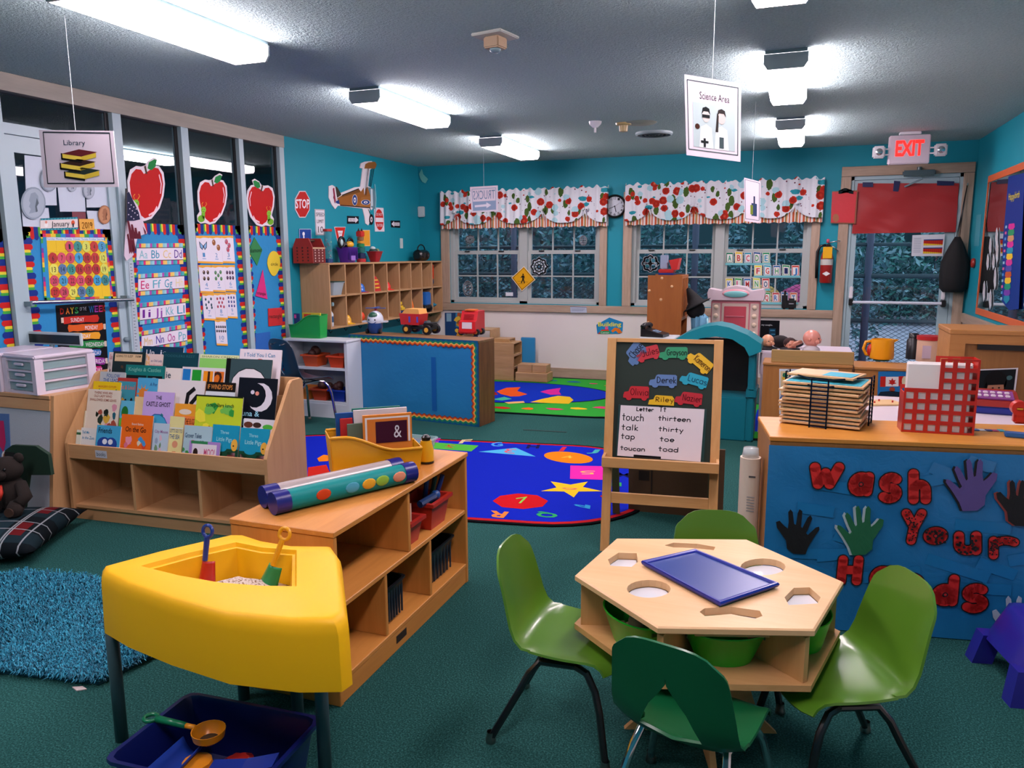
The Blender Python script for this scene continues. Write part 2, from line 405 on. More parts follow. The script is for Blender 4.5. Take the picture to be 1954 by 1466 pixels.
def m_glass():
    m = bpy.data.materials.new('window_glass'); m.use_nodes = True; t = m.node_tree; t.nodes.clear()
    o = t.nodes.new('ShaderNodeOutputMaterial'); mx = t.nodes.new('ShaderNodeMixShader'); tr = t.nodes.new('ShaderNodeBsdfTransparent'); g = t.nodes.new('ShaderNodeBsdfGlossy'); fr = t.nodes.new('ShaderNodeFresnel')
    tr.inputs[0].default_value = (.86, .93, .95, 1); g.inputs['Roughness'].default_value = .015; fr.inputs[0].default_value = 1.6
    ge = t.nodes.new('ShaderNodeNewGeometry'); mu = t.nodes.new('ShaderNodeMath'); mu.operation = 'MULTIPLY'; iv = t.nodes.new('ShaderNodeMath'); iv.operation = 'SUBTRACT'; iv.inputs[0].default_value = 1; t.links.new(ge.outputs['Backfacing'], iv.inputs[1]); t.links.new(fr.outputs[0], mu.inputs[0]); t.links.new(iv.outputs[0], mu.inputs[1]); t.links.new(mu.outputs[0], mx.inputs[0]); t.links.new(tr.outputs[0], mx.inputs[1]); t.links.new(g.outputs[0], mx.inputs[2]); t.links.new(mx.outputs[0], o.inputs[0]); return m
M_GLASS = m_glass()
struct(B().bb(XL-.4, XR+.2, YF-.1, YB+.16, -.1, 0).out('floor', M_CARPET))
struct(B().bb(XL-.15, XR+.2, YF-.1, YB+.15, ZC, ZC+.1).out('ceiling', M_CEIL))
# back wall with two window openings and a door opening
W = [(-4.17, -2.21), (-1.84, .115)]; DX0, DX1, WZ0, WZ1, DZ = .47, 1.515, .90, 2.25, 2.29
b = B()
for x0, x1, z0, z1 in [(XL-.15, W[0][0], .802, ZC), (W[0][1], W[1][0], .802, ZC), (W[1][1], DX0, .802, ZC), (DX1, XR+.15, .802, ZC), (W[0][0], W[0][1], WZ1, ZC), (W[1][0], W[1][1], WZ1, ZC), (DX0, DX1, DZ, ZC), (W[0][0], W[0][1], .802, WZ0), (W[1][0], W[1][1], .802, WZ0)]:
    b.bb(x0, x1, YB, YB+.15, z0, z1)
wb = struct(b.out('wall_back', M_TEAL))
b = B().bb(XL-.15, DX0, YB, YB+.15, 0, .802).bb(DX1, XR+.15, YB, YB+.15, 0, .802); b.out('wainscot', M_CREAM, wb, world=True)
wl = struct(B().bb(XL-.15, XL, 6.275, YB+.15, 0, ZC).bb(XL-.15, XL, YF-.1, 1.6, 0, ZC).bb(XL-.15, XL-.005, 1.6, 6.275, 2.566, ZC).out('wall_left', M_TEAL))
wr = struct(B().bb(XR, XR+.15, YF-.1, YB+.15, 0, ZC).out('wall_right', M_TEAL))
B().bb(XR-.004, XR, YF, YB, 0, .80).out('wainscot', M_CREAM, wr, world=True)
struct(B().bb(XL-.15, XR+.15, YF-.15, YF, 0, ZC).out('wall_front', M_TEAL))
# trims
def trim(n, m, *bx):
    b = B()
    for q in bx: b.bb(*q, bev=.004, seg=1)
    return struct(b.out('trim_%d' % n, m))
y0 = YB-.028
trim(1, M_TRIMX, (XL, .377, y0, YB, .802, .891))
for i, (x0, x1) in enumerate([(-4.28, -4.165), (-2.215, -2.128), (-1.937, -1.835), (.11, .199)]): trim(2+i, M_TRIMZ, (x0, x1, y0, YB, .892, 2.13))
trim(6, M_TRIMX, (-4.28, -2.128, y0, YB, 2.13, 2.21)); trim(7, M_TRIMX, (-1.937, .199, y0, YB, 2.13, 2.21))
trim(8, M_TRIMZ, (.377, .475, y0, YB, 0, 2.29)); trim(9, M_TRIMZ, (1.51, 1.604, y0, YB, 0, 2.29)); trim(10, M_TRIMX, (.377, 1.604, y0, YB, 2.292, 2.392))
trim(11, M_TRIMY, (XR-.03, XR, YF, 8.99, .80, .893))
struct(B().bb(XL, .376, YB-.022, YB, 0, .118, .003, 1).out('baseboard_back', M_TRIMX))
struct(B().bb(XR-.02, XR, YF, 8.99, 0, .115, .003, 1).out('baseboard_right', M_TRIMY))
struct(B().bb(XL, XL+.02, 6.28, YB-.03, 0, .115, .003, 1).out('baseboard_left', M_TRIMY))
# windows
def window(n, x0, x1, mid):
    r = struct(B().bb(x0, x0+.045, YB+.02, YB+.14, WZ0, WZ1).bb(x1-.045, x1, YB+.02, YB+.14, WZ0, WZ1).bb(x0, x1, YB+.02, YB+.14, WZ0, WZ0+.03).bb(x0, x1, YB+.02, YB+.14, WZ1-.04, WZ1).bb(mid-.05, mid+.05, YB+.02, YB+.14, WZ0, WZ1).out('window_%d' % n, M_VINYL))
    for a, c in ((x0+.045, mid-.05), (mid+.05, x1-.045)):
        for lo, hi, yy in ((WZ0+.03, 1.545, YB+.055), (1.515, WZ1-.04, YB+.09)):
            s = B(); f = .038
            s.bb(a, a+f, yy, yy+.03, lo, hi).bb(c-f, c, yy, yy+.03, lo, hi).bb(a+f, c-f, yy, yy+.03, lo, lo+f).bb(a+f, c-f, yy, yy+.03, hi-f, hi)
            sash = s.out('sash', M_VINYL, r, world=True)
            wd, ht = (c-a-2*f), (hi-lo-2*f)
            for k in (1, 2): B().bb(a+f+wd*k/3-.008, a+f+wd*k/3+.008, yy+.004, yy+.026, lo+f, hi-f).out('muntin', M_VINYL, r, world=True)
            B().bb(a+f, c-f, yy+.003, yy+.027, lo+f+ht*.5-.008, lo+f+ht*.5+.008).out('muntin', M_VINYL, r, world=True)
            for k in range(3):
                for j in range(2):
                    B().bb(a+f+wd*k/3+.008*(k > 0), a+f+wd*(k+1)/3-.008*(k < 2), yy+.013, yy+.017, lo+f+ht*j/2+.008*(j > 0), lo+f+ht*(j+1)/2-.008*(j < 1)).out('pane', M_GLASS, r, world=True)
            if lo < 1:
                for k in (.2, .72): B().box((a+(c-a)*k, yy-.008, hi-.002), (.07, .02, .012), .003).out('latch', M_BLK, r, world=True)
window(1, *W[0], -3.185); window(2, *W[1], -.845)
# exit door
d = struct(B().bb(DX0, DX0+.035, YB+.0, YB+.12, 0, DZ).bb(DX1-.035, DX1, YB+.0, YB+.12, 0, DZ).bb(DX0, DX1, YB, YB+.12, DZ-.035, DZ).out('door_1', M_ALU))
b = B(); ly0, ly1 = YB+.015, YB+.06
b.bb(.508, .56, ly0, ly1, .02, 2.25).bb(1.385, 1.477, ly0, ly1, .02, 2.25).bb(.56, 1.385, ly0, ly1, 2.16, 2.25).bb(.56, 1.385, ly0, ly1, .02, .2)
b.out('stile_frame', M_ALU, d, world=True)
B().bb(.56, 1.385, YB+.035, YB+.041, .2, 2.16).out('pane', M_GLASS, d, world=True)
b = B().cyl((.56, YB-.07, .985), (1.40, YB-.07, .985), .016, n=12)
pb = b.out('push_bar', C('#c9ccd6', .3, 'paint'), d, True, True, angle=SH)
for x in (.545, 1.42):
    B().bb(x-.02, x+.02, YB-.09, YB+.012, .95, 1.02, .006).out('bar_bracket', M_BLK, pb, world=True)
    B().bb(x-.018, x+.018, YB-.02, YB+.012, 1.02, 1.15, .008).out('bar_cover', M_WHITE, pb, world=True)
b = B().bb(.95, 1.25, YB-.075, YB-.03, 2.27, 2.33, .012); cl = b.out('door_closer', C('#4d6064', .35, 'plastic'), d, world=True)
B().cyl((1.1, YB-.05, 2.33), (1.1, YB-.05, 2.36), .022).out('cap', C('#4d6064', .35, 'plastic'), cl, world=True)
B().tube([(1.1, YB-.05, 2.27), (1.13, YB-.1, 2.24), (.98, YB-.03, 2.17)], .009, 6).out('closer_arm', M_ALUD, cl, world=True)
# glazed partition on the left, with an aluminium glass door in it
p = struct(B().bb(XL-.1, XL+.012, 1.6, 6.275, 2.497, 2.604).bb(XL-.1, XL+.004, 1.6, 6.275, 0, .09).out('window_3', wood('#a59c90', '#8e8a80', 'y', .5)))
for a, c in ((6.205, 6.272), (5.645, 5.703), (4.975, 5.052), (4.325, 4.40), (3.452, 3.505), (2.72, 2.78), (1.95, 2.01)):
    B().bb(XL-.085, XL+.006, a, c, .09, 2.497).out('mullion', M_ALU, p, world=True)
    B().bb(XL-.04, XL-.031, a-.03, a, .09, 2.497).out('black_strip', M_BLK, p, world=True)  # narrow black strip along the glass beside each mullion
for a, c in ((5.703, 6.205), (5.052, 5.645), (4.40, 4.975), (2.78, 3.452), (2.01, 2.72)):
    B().bb(XL-.045, XL-.04, a, c, .09, 2.497).out('pane', M_GLASS, p, world=True)
B().bb(XL-.045, XL-.04, 3.505, 4.325, 2.31, 2.497).out('pane', M_GLASS, p, world=True)
B().bb(XL-.085, XL+.004, 3.505, 4.325, 2.245, 2.31).out('transom_bar', M_ALU, p, world=True)
d2 = struct(B().bb(XL-.06, XL-.015, 3.507, 3.572, .02, 2.243).bb(XL-.06, XL-.015, 4.258, 4.323, .02, 2.243).bb(XL-.06, XL-.015, 3.572, 4.258, 2.14, 2.243).bb(XL-.06, XL-.015, 3.572, 4.258, .02, .25).out('door_2', M_ALU))
B().bb(XL-.045, XL-.04, 3.572, 4.258, .25, 2.14).out('pane', M_GLASS, d2, world=True)
b = B().cyl((XL+.05, 3.53, 1.215), (XL+.05, 4.33, 1.19), .013, n=10); pb = b.out('push_bar', C('#aeb6ba', .25, 'metal'), d2, True, True, angle=SH)
for y in (3.54, 4.29): B().bb(XL-.015, XL+.05, y-.01, y+.01, 1.19, 1.22).out('bar_bracket', M_ALUD, pb, world=True)
B().cyl((XL-.015, 4.29, .90), (XL+.012, 4.29, .90), .018).out('lock_cylinder', M_ALUD, d2, True, True)
# next room behind the glass
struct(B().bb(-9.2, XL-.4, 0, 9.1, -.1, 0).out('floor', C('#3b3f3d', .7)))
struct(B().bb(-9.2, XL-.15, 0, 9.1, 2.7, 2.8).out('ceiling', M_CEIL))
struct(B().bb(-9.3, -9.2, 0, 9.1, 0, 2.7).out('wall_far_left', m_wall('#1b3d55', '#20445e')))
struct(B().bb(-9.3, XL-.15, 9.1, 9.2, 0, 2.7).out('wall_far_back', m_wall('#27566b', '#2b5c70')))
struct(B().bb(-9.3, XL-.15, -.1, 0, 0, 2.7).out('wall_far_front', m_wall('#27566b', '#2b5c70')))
# ================================================================ ceiling lamps
M_LENS = mk('lit_lens', '#fff', .5, emit=('#ffe9f2', LAMP)); M_LAMPEND = C('#aab6ba', .5, 'plastic')
def lamp(x0, x1, y0, y1, label, lit=M_LENS, zc=ZC):
    t = thing('ceiling_lamp', label, 'ceiling light', ((x0+x1)/2, (y0+y1)/2, zc-.1), group='fluorescent ceiling lamps')
    w_, l_ = x1-x0, y1-y0; z = .1
    b = B().bb(-w_/2+.005, w_/2-.005, -l_/2, l_/2, .082, .0995); b.out('base_plate', M_ALUD, t)
    prof = [(-w_/2, .08), (-w_/2, .03), (-w_/2+.02, .0), (w_/2-.02, .0), (w_/2, .03), (w_/2, .08)]
    B().loft([[(x, y, zz) for x, zz in prof] for y in (-l_/2+.014, l_/2-.014)]).out('lens', lit, t)
    for y in (-l_/2+.007, l_/2-.007):
        B().loft([[(x*1.01, yy, zz) for x, zz in prof] for yy in (y-.007, y+.007)]).out('end_cap', M_LAMPEND, t)
    return t
for (xx, ls) in ((-2.78, ['fluorescent ceiling lamp behind the camera in the left row', 'largest fluorescent ceiling lamp, top left above the glass partition', 'fluorescent ceiling lamp second in the left row', 'smallest fluorescent ceiling lamp at the far end of the left row']),
                 (-.125, ['fluorescent ceiling lamp behind the camera, right row', 'fluorescent ceiling lamp cut by the top edge of the picture', 'bright fluorescent ceiling lamp right of the hanging science sign', 'small fluorescent ceiling lamp near the exit sign'])):
    for k, lb in enumerate(ls):
        yy = .17+2.27*k; lamp(xx-.115, xx+.115, yy, yy+1.13, lb)
lamp(-7.4, -7.17, 6.6, 7.73, 'dim fluorescent lamp in the next room behind the glass', mk('dim_lens', '#fff', .5, emit=('#ffe9f2', 20)), 2.7)
# ================================================================ outside
M_GND = C('#b9b6c6', .9); M_GALV = C('#2a3a44', .6); M_POST = C('#4a4a63', .6)
struct(B().bb(-16, 7, YB+.15, 24, -.2, -.1).out('ground', m_wall('#a7a4b6', '#c4c1cf')))
fy = 10.6
t = thing('chain_link_fence', 'grey chain-link fence with rails outside the windows and door', 'fence', (-3.5, fy, -.1))
for z, r in ((1.605, .022), (1.22, .028), (.665, .026)): B().cyl((-9, fy, z), (4.5, fy, z), r, n=8).out('rail', M_GALV, t, True, True)
for x in (-6.4, -3.87, -1.3, .82, 3.2): B().cyl((x, fy, -.1), (x, fy, 1.9), .045, n=8).out('post', M_POST, t, True, True)
b = B(); pit = .085; x = -8.
while x < 4.2:
    for sgn in (1, -1):
        pts = [(x+(pit/2 if (k % 2) else -pit/2)*sgn, fy+.03+.004*sgn, -.08+k*pit/2*1.15) for k in range(29)]
        b.tube(pts, .0062, 3, False)
    x += pit
b.out('wire_mesh', C('#16303a', .6), t, world=True, kind='stuff')
def hedge(name, label, x0, x1, y0, y1, zt, n, sz, cols):
    m = mk(name+'_leaf', cols[0], .7); nt = NT(m)
    oi = nt.n('NewGeometry'); nt.col(nt.ramp(oi.outputs['Random Per Island'], [(i/(len(cols)-1), c) for i, c in enumerate(cols)]))
    rng = random.Random(n); vs = []; fs = []
    for i in range(n):
        x = rng.uniform(x0, x1); z = -.1+(zt+.1)*rng.random()**.8; y = y0+(y1-y0)*rng.random()
        if z > zt*.6*(1+.5*math.sin(x*1.7)+.2*math.sin(x*5)): continue
        a = V((rng.gauss(0, 1), rng.gauss(0, 1), rng.gauss(0, 1))).normalized(); c = a.orthogonal().normalized(); s_ = sz*rng.uniform(.5, 1.4); p = V((x, y, z))
        k = len(vs); vs += [p-a*s_, p+c*s_*.45, p+a*s_, p-c*s_*.45]; fs.append((k, k+1, k+2, k+3))
    me = bpy.data.meshes.new(name); me.from_pydata([tuple(v) for v in vs], [], fs); me.materials.append(m)
    o = bpy.data.objects.new(name, me); COL.objects.link(o); o['kind'] = 'stuff'; tag(o, label, 'hedge'); return o
hedge('hedge', 'dark leafy hedge behind the fence outside the windows', -14, 1.2, 11.6, 13.2, 4.8, 70000, .055, ['#10303a', '#23565c', '#3a7a78', '#86a8b8', '#1a3c46', '#4f7f92'])
hedge('hedge', 'distant hedge seen through the glass exit door', .3, 7, 19, 20.5, 5.5, 30000, .09, ['#10303a', '#2c6660', '#4a8a80', '#8fb0ba', '#1a3c46'])
b = B().bb(-16, 7, 22, 22.2, -.1, 6); struct(b.out('wall_garden', C('#1d3a40', .9)))
# ================================================================ posters on the glazed partition
XG = XL-.034; PG = Plane((XG, 0, 0), (1, 0, 0))
BLU = C('#1680b6', .7, 'paper'); LNAVY, LGRN, LYEL, LRED = '#16307e', '#3fa03f', '#d9c93a', '#b8201f'
def border(par, o, d, inw, L, wd=.062, unit=.112, name='rainbow_border', x=XG):
    """scalloped border in the partition plane: o=(y,z) start, d and inw unit (y,z) directions"""
    vs, fs, mi = [], [], []; n = max(1, round(L/unit)); un = L/n
    segs = [(0, .36, 1.12, 0), (.36, .52, .85, 1), (.52, .68, .82, 2), (.68, 1, 1.08, 3)]
    inv = WM(par).inverted()
    for k in range(n):
        for a, c, wf, m in segs:
            t0, t1 = (k+a)*un, (k+c)*un; tm = (t0+t1)/2; w_ = wd*wf
            pts = [(t0, 0), (t1, 0), (t1, w_*.84), (tm+(t1-t0)*.2, w_), (tm-(t1-t0)*.2, w_), (t0, w_*.84)]
            i = len(vs)
            vs += [tuple(inv @ V((x+.006, o[0]+d[0]*t+inw[0]*q, o[1]+d[1]*t+inw[1]*q))) for t, q in pts]
            fs.append(tuple(range(i, i+6))); mi.append(m)
    me = bpy.data.meshes.new(name); me.from_pydata(vs, [], fs)
    for c in (LNAVY, LGRN, LYEL, LRED): me.materials.append(C(c, .35, 'print'))
    me.polygons.foreach_set('material_index', mi)
    ob = bpy.data.objects.new(name, me); COL.objects.link(ob); ob.parent = par; return ob
def panel(label, y0, y1, z0, z1, top=True):
    t = thing('bulletin_panel', label, 'bulletin board', (XG, (y0+y1)/2, z0))
    B().bb(XG, XG+.003, y0, y1, z0, z1).out('blue_paper', BLU, t, world=True)
    border(t, (y0, z0), (0, 1), (1, 0), z1-z0); border(t, (y1, z0), (0, 1), (-1, 0), z1-z0)
    if top: border(t, (y0, z1), (1, 0), (0, -1), y1-y0, .075, .09)
    return t
panel('blue bulletin panel with rainbow border behind the January calendar', 3.575, 4.255, .26, 1.69)
panel('blue bulletin panel with rainbow border behind the alphabet strips', 4.405, 4.965, .10, 1.745)
panel('blue bulletin panel with rainbow border behind the number cards', 5.055, 5.637, .10, 1.76)
panel('blue bulletin panel with rainbow border behind the paper shapes', 5.706, 6.198, .10, 1.765)
panel('blue bulletin panel at the far left edge of the glass partition', 2.79, 3.445, .10, 1.67)
def px(pl, *c, **k): return Art(pl, *c, **k)
# January calendar
cal = card('calendar', 'yellow January pocket calendar with coloured number discs', 'calendar', PG, [(75, 446), (201, 447), (214, 571), (83, 574)], C('#2e8ab8', .5, 'print'), .004, .005)
A = Art(PG, (75, 446), (201, 447), (214, 571), (83, 574), off=.0095)
g = random.Random(3); rb = ['#c22d6a', '#d8742f', '#d9c23b', '#3d9a4d', '#2c86c0', '#6b3f98']
for k in range(14):
    A.rect(k/14, 0, (k+1)/14, .05, rb[k % 6]); A.rect(k/14, .955, (k+1)/14, 1, rb[(k+3) % 6])
    A.rect(.97, k/14, 1, (k+1)/14, rb[(k+1) % 6]); A.rect(0, k/14, .03, (k+1)/14, rb[(k+2) % 6])
A.rect(.08, .055, .95, .10, '#c9d6df', 1.3); A.rect(.08, .10, .965, .955, '#e0bd2c', 1.3)
for k in range(7): A.text(['Sunday', 'Monday', 'Tuesday', 'Wednesday', 'Thursday', 'Friday', 'Saturday'][k], .09+k*.125, .062, .195+k*.125, .092, '#4a7fa6', 2)
for k in range(1, 7): A.line([(.085+k*.1255, .1), (.085+k*.1255, .955)], .0008, '#b8962a', 1.6)
for k in range(1, 5): A.line([(.08, .1+k*.171), (.965, .1+k*.171)], .0008, '#b8962a', 1.6)
A.out(cal)
cols = ['#c8445f', '#4d6f98', '#3a90b8', '#c9d054', '#2c7f80', '#b02a2c', '#2c8a80', '#c0304a', '#d7d655', '#b3261f', '#26847c', '#2f95c2']
for dn in range(1, 32):
    s_ = dn+1; r, c = divmod(s_, 7)
    col = cols[(dn*5+dn//4) % 12] if dn not in (1, 6, 8, 10, 16, 18, 20, 24, 28) else ('#bf3d56' if dn in (1, 8, 20, 28) else '#a9201e')
    u, v = .148+c*.1255, .19+r*.171
    o = thing('number_disc', 'round paper number %d on the January calendar' % dn, 'number disc', A.w(u, v)+A.n*.0065, group='calendar number discs')
    D = Art(None, *[A.w(u+a*.062, v+b*.083) for a, b in ((-1, -1), (1, -1), (1, 1), (-1, 1))], n=A.n)
    b = B(); ring = [D.w(.5+.5*(1+.05*math.cos(7*q))*math.cos(q), .5+.5*(1+.05*math.cos(7*q))*math.sin(q)) for q in (2*pi*i/16 for i in range(16))]
    b.solid([p+A.n*.0118 for p in ring], [p+A.n*.0138 for p in ring]); b.out('paper_disc', C(col, .5, 'paper'), o, world=True)
    D.off = .0142; D.text(str(dn), .28 if dn > 9 else .38, .28, .72 if dn > 9 else .6, .74, '#22302f', 1); D.out(o, 'numeral')
jan = card('month_card', 'January month card with patterned teal edges above the calendar', 'sign', PG, [(75, 417), (146, 414), (147, 438), (75, 440)], C('#d9d2cc', .5, 'print'), .004, .006)
A = Art(PG, (75, 417), (146, 414), (147, 438), (75, 440), off=.011)
A.rect(0, 0, 1, .16, '#1c6f80').rect(0, .84, 1, 1, '#1c6f80').text('January', .28, .28, .76, .72, '#1d2a33')
for k in range(12): A.poly([(k/12, .97), (k/12+.04, .86), (k/12+.08, .97)], '#49a5ae', 2).poly([(k/12, .14), (k/12+.04, .03), (k/12+.08, .14)], '#49a5ae', 2)
A.disc(.14, .55, .05, .2, '#e7e3df', 2).disc(.14, .33, .03, .12, '#d58a76', 3).disc(.86, .45, .05, .2, '#c9532e', 2).rect(.84, .5, .88, .8, '#27313a', 3).out(jan)
yr = card('year_card', 'orange card with the handwritten year 2019', 'sign', PG, [(149, 418), (177, 418), (179, 439), (151, 440)], C('#d99f33', .6, 'paper'), .003, .006)
Art(PG, (149, 418), (177, 418), (179, 439), (151, 440), off=.0095).hand('2019', .15, .5, .85, .82, .0025, '#8a5a1c').out(yr, 'handwriting')
def coin(name, label, cx, cy, rx, ry, c, c2):
    o = card(name, label, 'coin picture', PG, [(cx+rx*math.cos(a), cy+ry*math.sin(a)) for a in (2*pi*i/22 for i in range(22))], C(c, .35, 'print'), .004, .009)
    A = Art(PG, (cx-rx, cy-ry), (cx+rx, cy-ry), (cx+rx, cy+ry), (cx-rx, cy+ry), off=.014)
    A.disc(.5, .5, .44, .45, c2, 1, 22).poly([(.38, .2), (.55, .16), (.68, .28), (.7, .5), (.62, .6), (.66, .75), (.45, .8), (.3, .82), (.38, .68), (.3, .6), (.36, .5), (.3, .42)], c, 2).poly([(.62, .34), (.7, .5), (.62, .6), (.66, .75), (.58, .78), (.55, .6)], '#56646c' if 'silver' in label else '#6b4632', 3)
    A.out(o)
coin('coin_picture', 'large silver half dollar picture left of the January card', 61, 388, 23.5, 31, '#8797a2', '#9fadb8')
coin('coin_picture', 'copper penny picture right of the year card', 197, 410, 12, 18, '#9a6a4c', '#b98762')
coin('coin_picture', 'silver dime picture half behind the library sign', 167, 364, 11, 16, '#8f9aa4', '#a7b2bc')
coin('coin_picture', 'silver quarter picture peeking out left of the library sign', 91, 342, 17, 24, '#7f8d98', '#97a5b0')
coin('coin_picture', 'silver nickel picture under the lower edge of the library sign', 135, 355, 9, 11, '#8f9aa4', '#a7b2bc')
for lb, q in (('tall white paper sheet taped inside the glass door top left', [(46, 296), (104, 303), (108, 392), (50, 392)]), ('white paper sheet in the middle of the glass door', [(109, 350), (160, 352), (163, 404), (114, 404)]), ('white paper sheet right of centre on the glass door', [(163, 340), (205, 344), (210, 396), (165, 396)]), ('white strip of paper under the silver half dollar picture', [(40, 395), (92, 397), (96, 436), (44, 436)]), ('white strip of paper under the copper penny picture', [(165, 402), (210, 404), (213, 438), (170, 438)])):
    card('paper_sheet', lb, 'paper', PG, q, C('#b9c6d2', .6, 'paper'), .0015, .001)
card('paper_sheet', 'small maroon paper above the year card', 'paper', PG, [(137, 404), (163, 405), (164, 436), (139, 436)], C('#6e2a36', .6, 'paper'), .0012, .001)
# days of the week
q = [(105, 583), (198, 576), (206, 715), (113, 715)]
dw = card('weekday_poster', 'black days of the week poster with coloured paint strokes', 'poster', PG, q, C('#0c0c0f', .5, 'print'), .003, .005)
A = Art(PG, *q, off=.0085)
for ch, u, c in zip('DAYSWEEK', (.07, .18, .27, .36, .65, .77, .86, .94), ('#a8261a', '#d9762a', '#d9b52f', '#2f8f4a', '#2f74b0', '#9a3aa0', '#c22d6a', '#a8261a')): A.text(ch, u, .045, u+(.11 if ch == 'W' else .075), .13, c, bold=.03)
A.text('OF THE', .46, .05, .60, .10, '#c9c9cf')
for i, (nm, c, u0, t0) in enumerate((('SUNDAY', '#b3271c', .13, .27), ('MONDAY', '#cc5a1e', .22, .55), ('TUESDAY', '#dd9c2a', .14, .34), ('WEDNESDAY', '#1e7f3a', .22, .54), ('THURSDAY', '#2468a6', .14, .5), ('FRIDAY', '#8a2a8c', .22, .7), ('SATURDAY', '#c01f70', .14, .5))):
    v = .165+i*.118; gg = random.Random(i); w_ = .7
    P = [(u0+w_*k/8, v+gg.uniform(0, .012)) for k in range(9)]+[(u0+w_+.03, v+.05)]+[(u0+w_*k/8, v+.1+gg.uniform(-.01, .008)) for k in range(8, -1, -1)]+[(u0-.02, v+.05)]
    A.poly(P, c); A.text(nm, t0, v+.028, t0+.045*len(nm), v+.085, '#e3dfe2')
    s_ = u0-.05 if i % 2 == 0 else u0+w_+.02
    A.rect(s_, v+.015, s_+.05, v+.09, '#c9b8a4', 2)
A.out(dw)
# alphabet strips
for i, (y0, y1, s_, lb) in enumerate(((473, 497, ('Aa', 'Bb', 'Cc', 'Dd'), 'Aa to Dd'), (529, 553, ('Ee', 'Ff', 'Gg', 'Hh'), 'Ee to Hh'), (582, 606, ('Ii', 'Jj', 'Kk', 'Ll'), 'Ii to Ll'), (633, 657, ('Mm', 'Nn', 'Oo', 'Pp'), 'Mm to Pp'))):
    k = i*6; x0, x1 = 259+i*3.2, 347+i*2.6; sl = -i*3.2
    q = [(x0, y0-8+i*2.5), (x1, y0-9+sl*.6), (x1+1, y1+7+sl*.6), (x0, y1+9+i*2.5)]
    o = card('alphabet_strip', 'striped alphabet strip lettered %s' % lb, 'alphabet strip', PG, q, C('#d9d4dc', .5, 'print'), .003, .006, 'alphabet strips')
    A = Art(PG, *q, off=.0095); cs = ['#49a5ae', '#dcc06a', '#a24aa0', '#c22d6a', '#7fb9c2', '#3f93a0', '#dcb85f', '#8fc4c9']
    for j in range(22):
        A.rect(j/22, 0, (j+1)/22, .19, cs[(j*3+i) % 8]); A.rect(j/22, .81, (j+1)/22, 1, cs[(j*3+i+2) % 8])
    A.rect(0, .19, 1, .22, '#1a1d24', 1.5).rect(0, .78, 1, .81, '#1a1d24', 1.5)
    for j, t_ in enumerate(s_): A.text(t_, .05+j*.25, .32, .05+j*.25+.17, .7, (['#7fb9c2', '#2a8fa8', '#d9bf7a', '#4a2a88'], ['#c22d6a', '#5aa9b8', '#2a8fa8', '#d9cf9a'], ['#6a2a88', '#8a4aa0', '#5fb0b8', '#2a8fa8'], ['#d9bf7a', '#4a3a98', '#b83a90', '#5fb0b8'])[i][j])
    A.out(o)
# number cards
def num(n, x0, y0, x1, y1, lean):
    q = [(x0, y0), (x1, y0), (x1+lean, y1), (x0+lean, y1-1)]
    o = card('number_card', 'white number card showing %d with pictures to count' % n, 'number card', PG, q, C('#d6d3dc', .5, 'print'), .003, .006+.0001*n, 'number cards')
    A = Art(PG, *q, off=.0098); A.rect(0, 0, 1, .07, '#dca23c').rect(0, .93, 1, 1, '#dca23c')
    A.poly([(0, .07), (.3, .1), (.6, .06), (1, .09), (1, .0), (0, 0)], '#dca23c', 1.2)
    A.text(str(n), .4 if n < 10 else .3, .62, .58 if n < 10 else .7, .77, '#4a86b4').rect(.36, .82, .64, .85, '#7f9fc2')
    c = ['', '#2c6fa0', '#8f5a34', '#b0505f', '#3b322e', '#4f7f4a', '#4a2a44', '#14424a', '#a82a3c', '#1f2f7c', '#2a2326'][n]
    if n == 1: A.poly([(.2, .2), (.5, .36), (.8, .2), (.76, .42), (.6, .52), (.5, .42), (.4, .52), (.24, .42)], '#16202c').poly([(.26, .25), (.47, .38), (.4, .48), (.28, .4)], '#7fa9d0', 2).poly([(.74, .25), (.53, .38), (.6, .48), (.72, .4)], '#7fa9d0', 2)
    else:
        P = {2: [(.35, .24), (.7, .42)], 3: [(.4, .22), (.6, .35), (.48, .5)], 4: [(.36, .26), (.66, .26), (.36, .48), (.66, .48)], 5: [(.3, .28), (.7, .26), (.5, .38), (.3, .5), (.72, .5)], 6: [(.25+.25*a, .28+.2*b) for b in range(2) for a in range(3)], 7: [(.25, .22), (.72, .2), (.5, .32), (.25, .42), (.72, .42), (.3, .54), (.74, .52)], 8: [(.25, .22), (.5, .2), (.75, .22), (.37, .36), (.63, .36), (.25, .52), (.5, .5), (.75, .52)], 9: [(.22+.27*a, .2+.16*b) for b in range(3) for a in range(3)], 10: [(.12+.19*a, .28+.16*b) for b in range(2) for a in range(5)]}[n]
        r = {2: .15, 3: .13}.get(n, .1 if n < 7 else .075)
        for u, v in P: A.disc(u, v, r, r*.75, c, 1, 9).disc(u-r*.3, v-r*.25, r*.35, r*.25, '#c9a68c' if n in (2, 4) else '#7f93a8', 2, 6)
    A.out(o)
for n, (x0, y0, x1, y1) in enumerate(((372, 450, 397, 503), (397, 450, 420, 504), (420, 450, 443, 503), (377, 506, 402, 560), (401, 506, 425, 558), (425, 506, 446, 557), (384, 560, 406, 612), (406, 559, 429, 610), (429, 558, 448, 608), (408, 610, 429, 660))):
    num(n+1, x0, y0, x1, y1, 4)
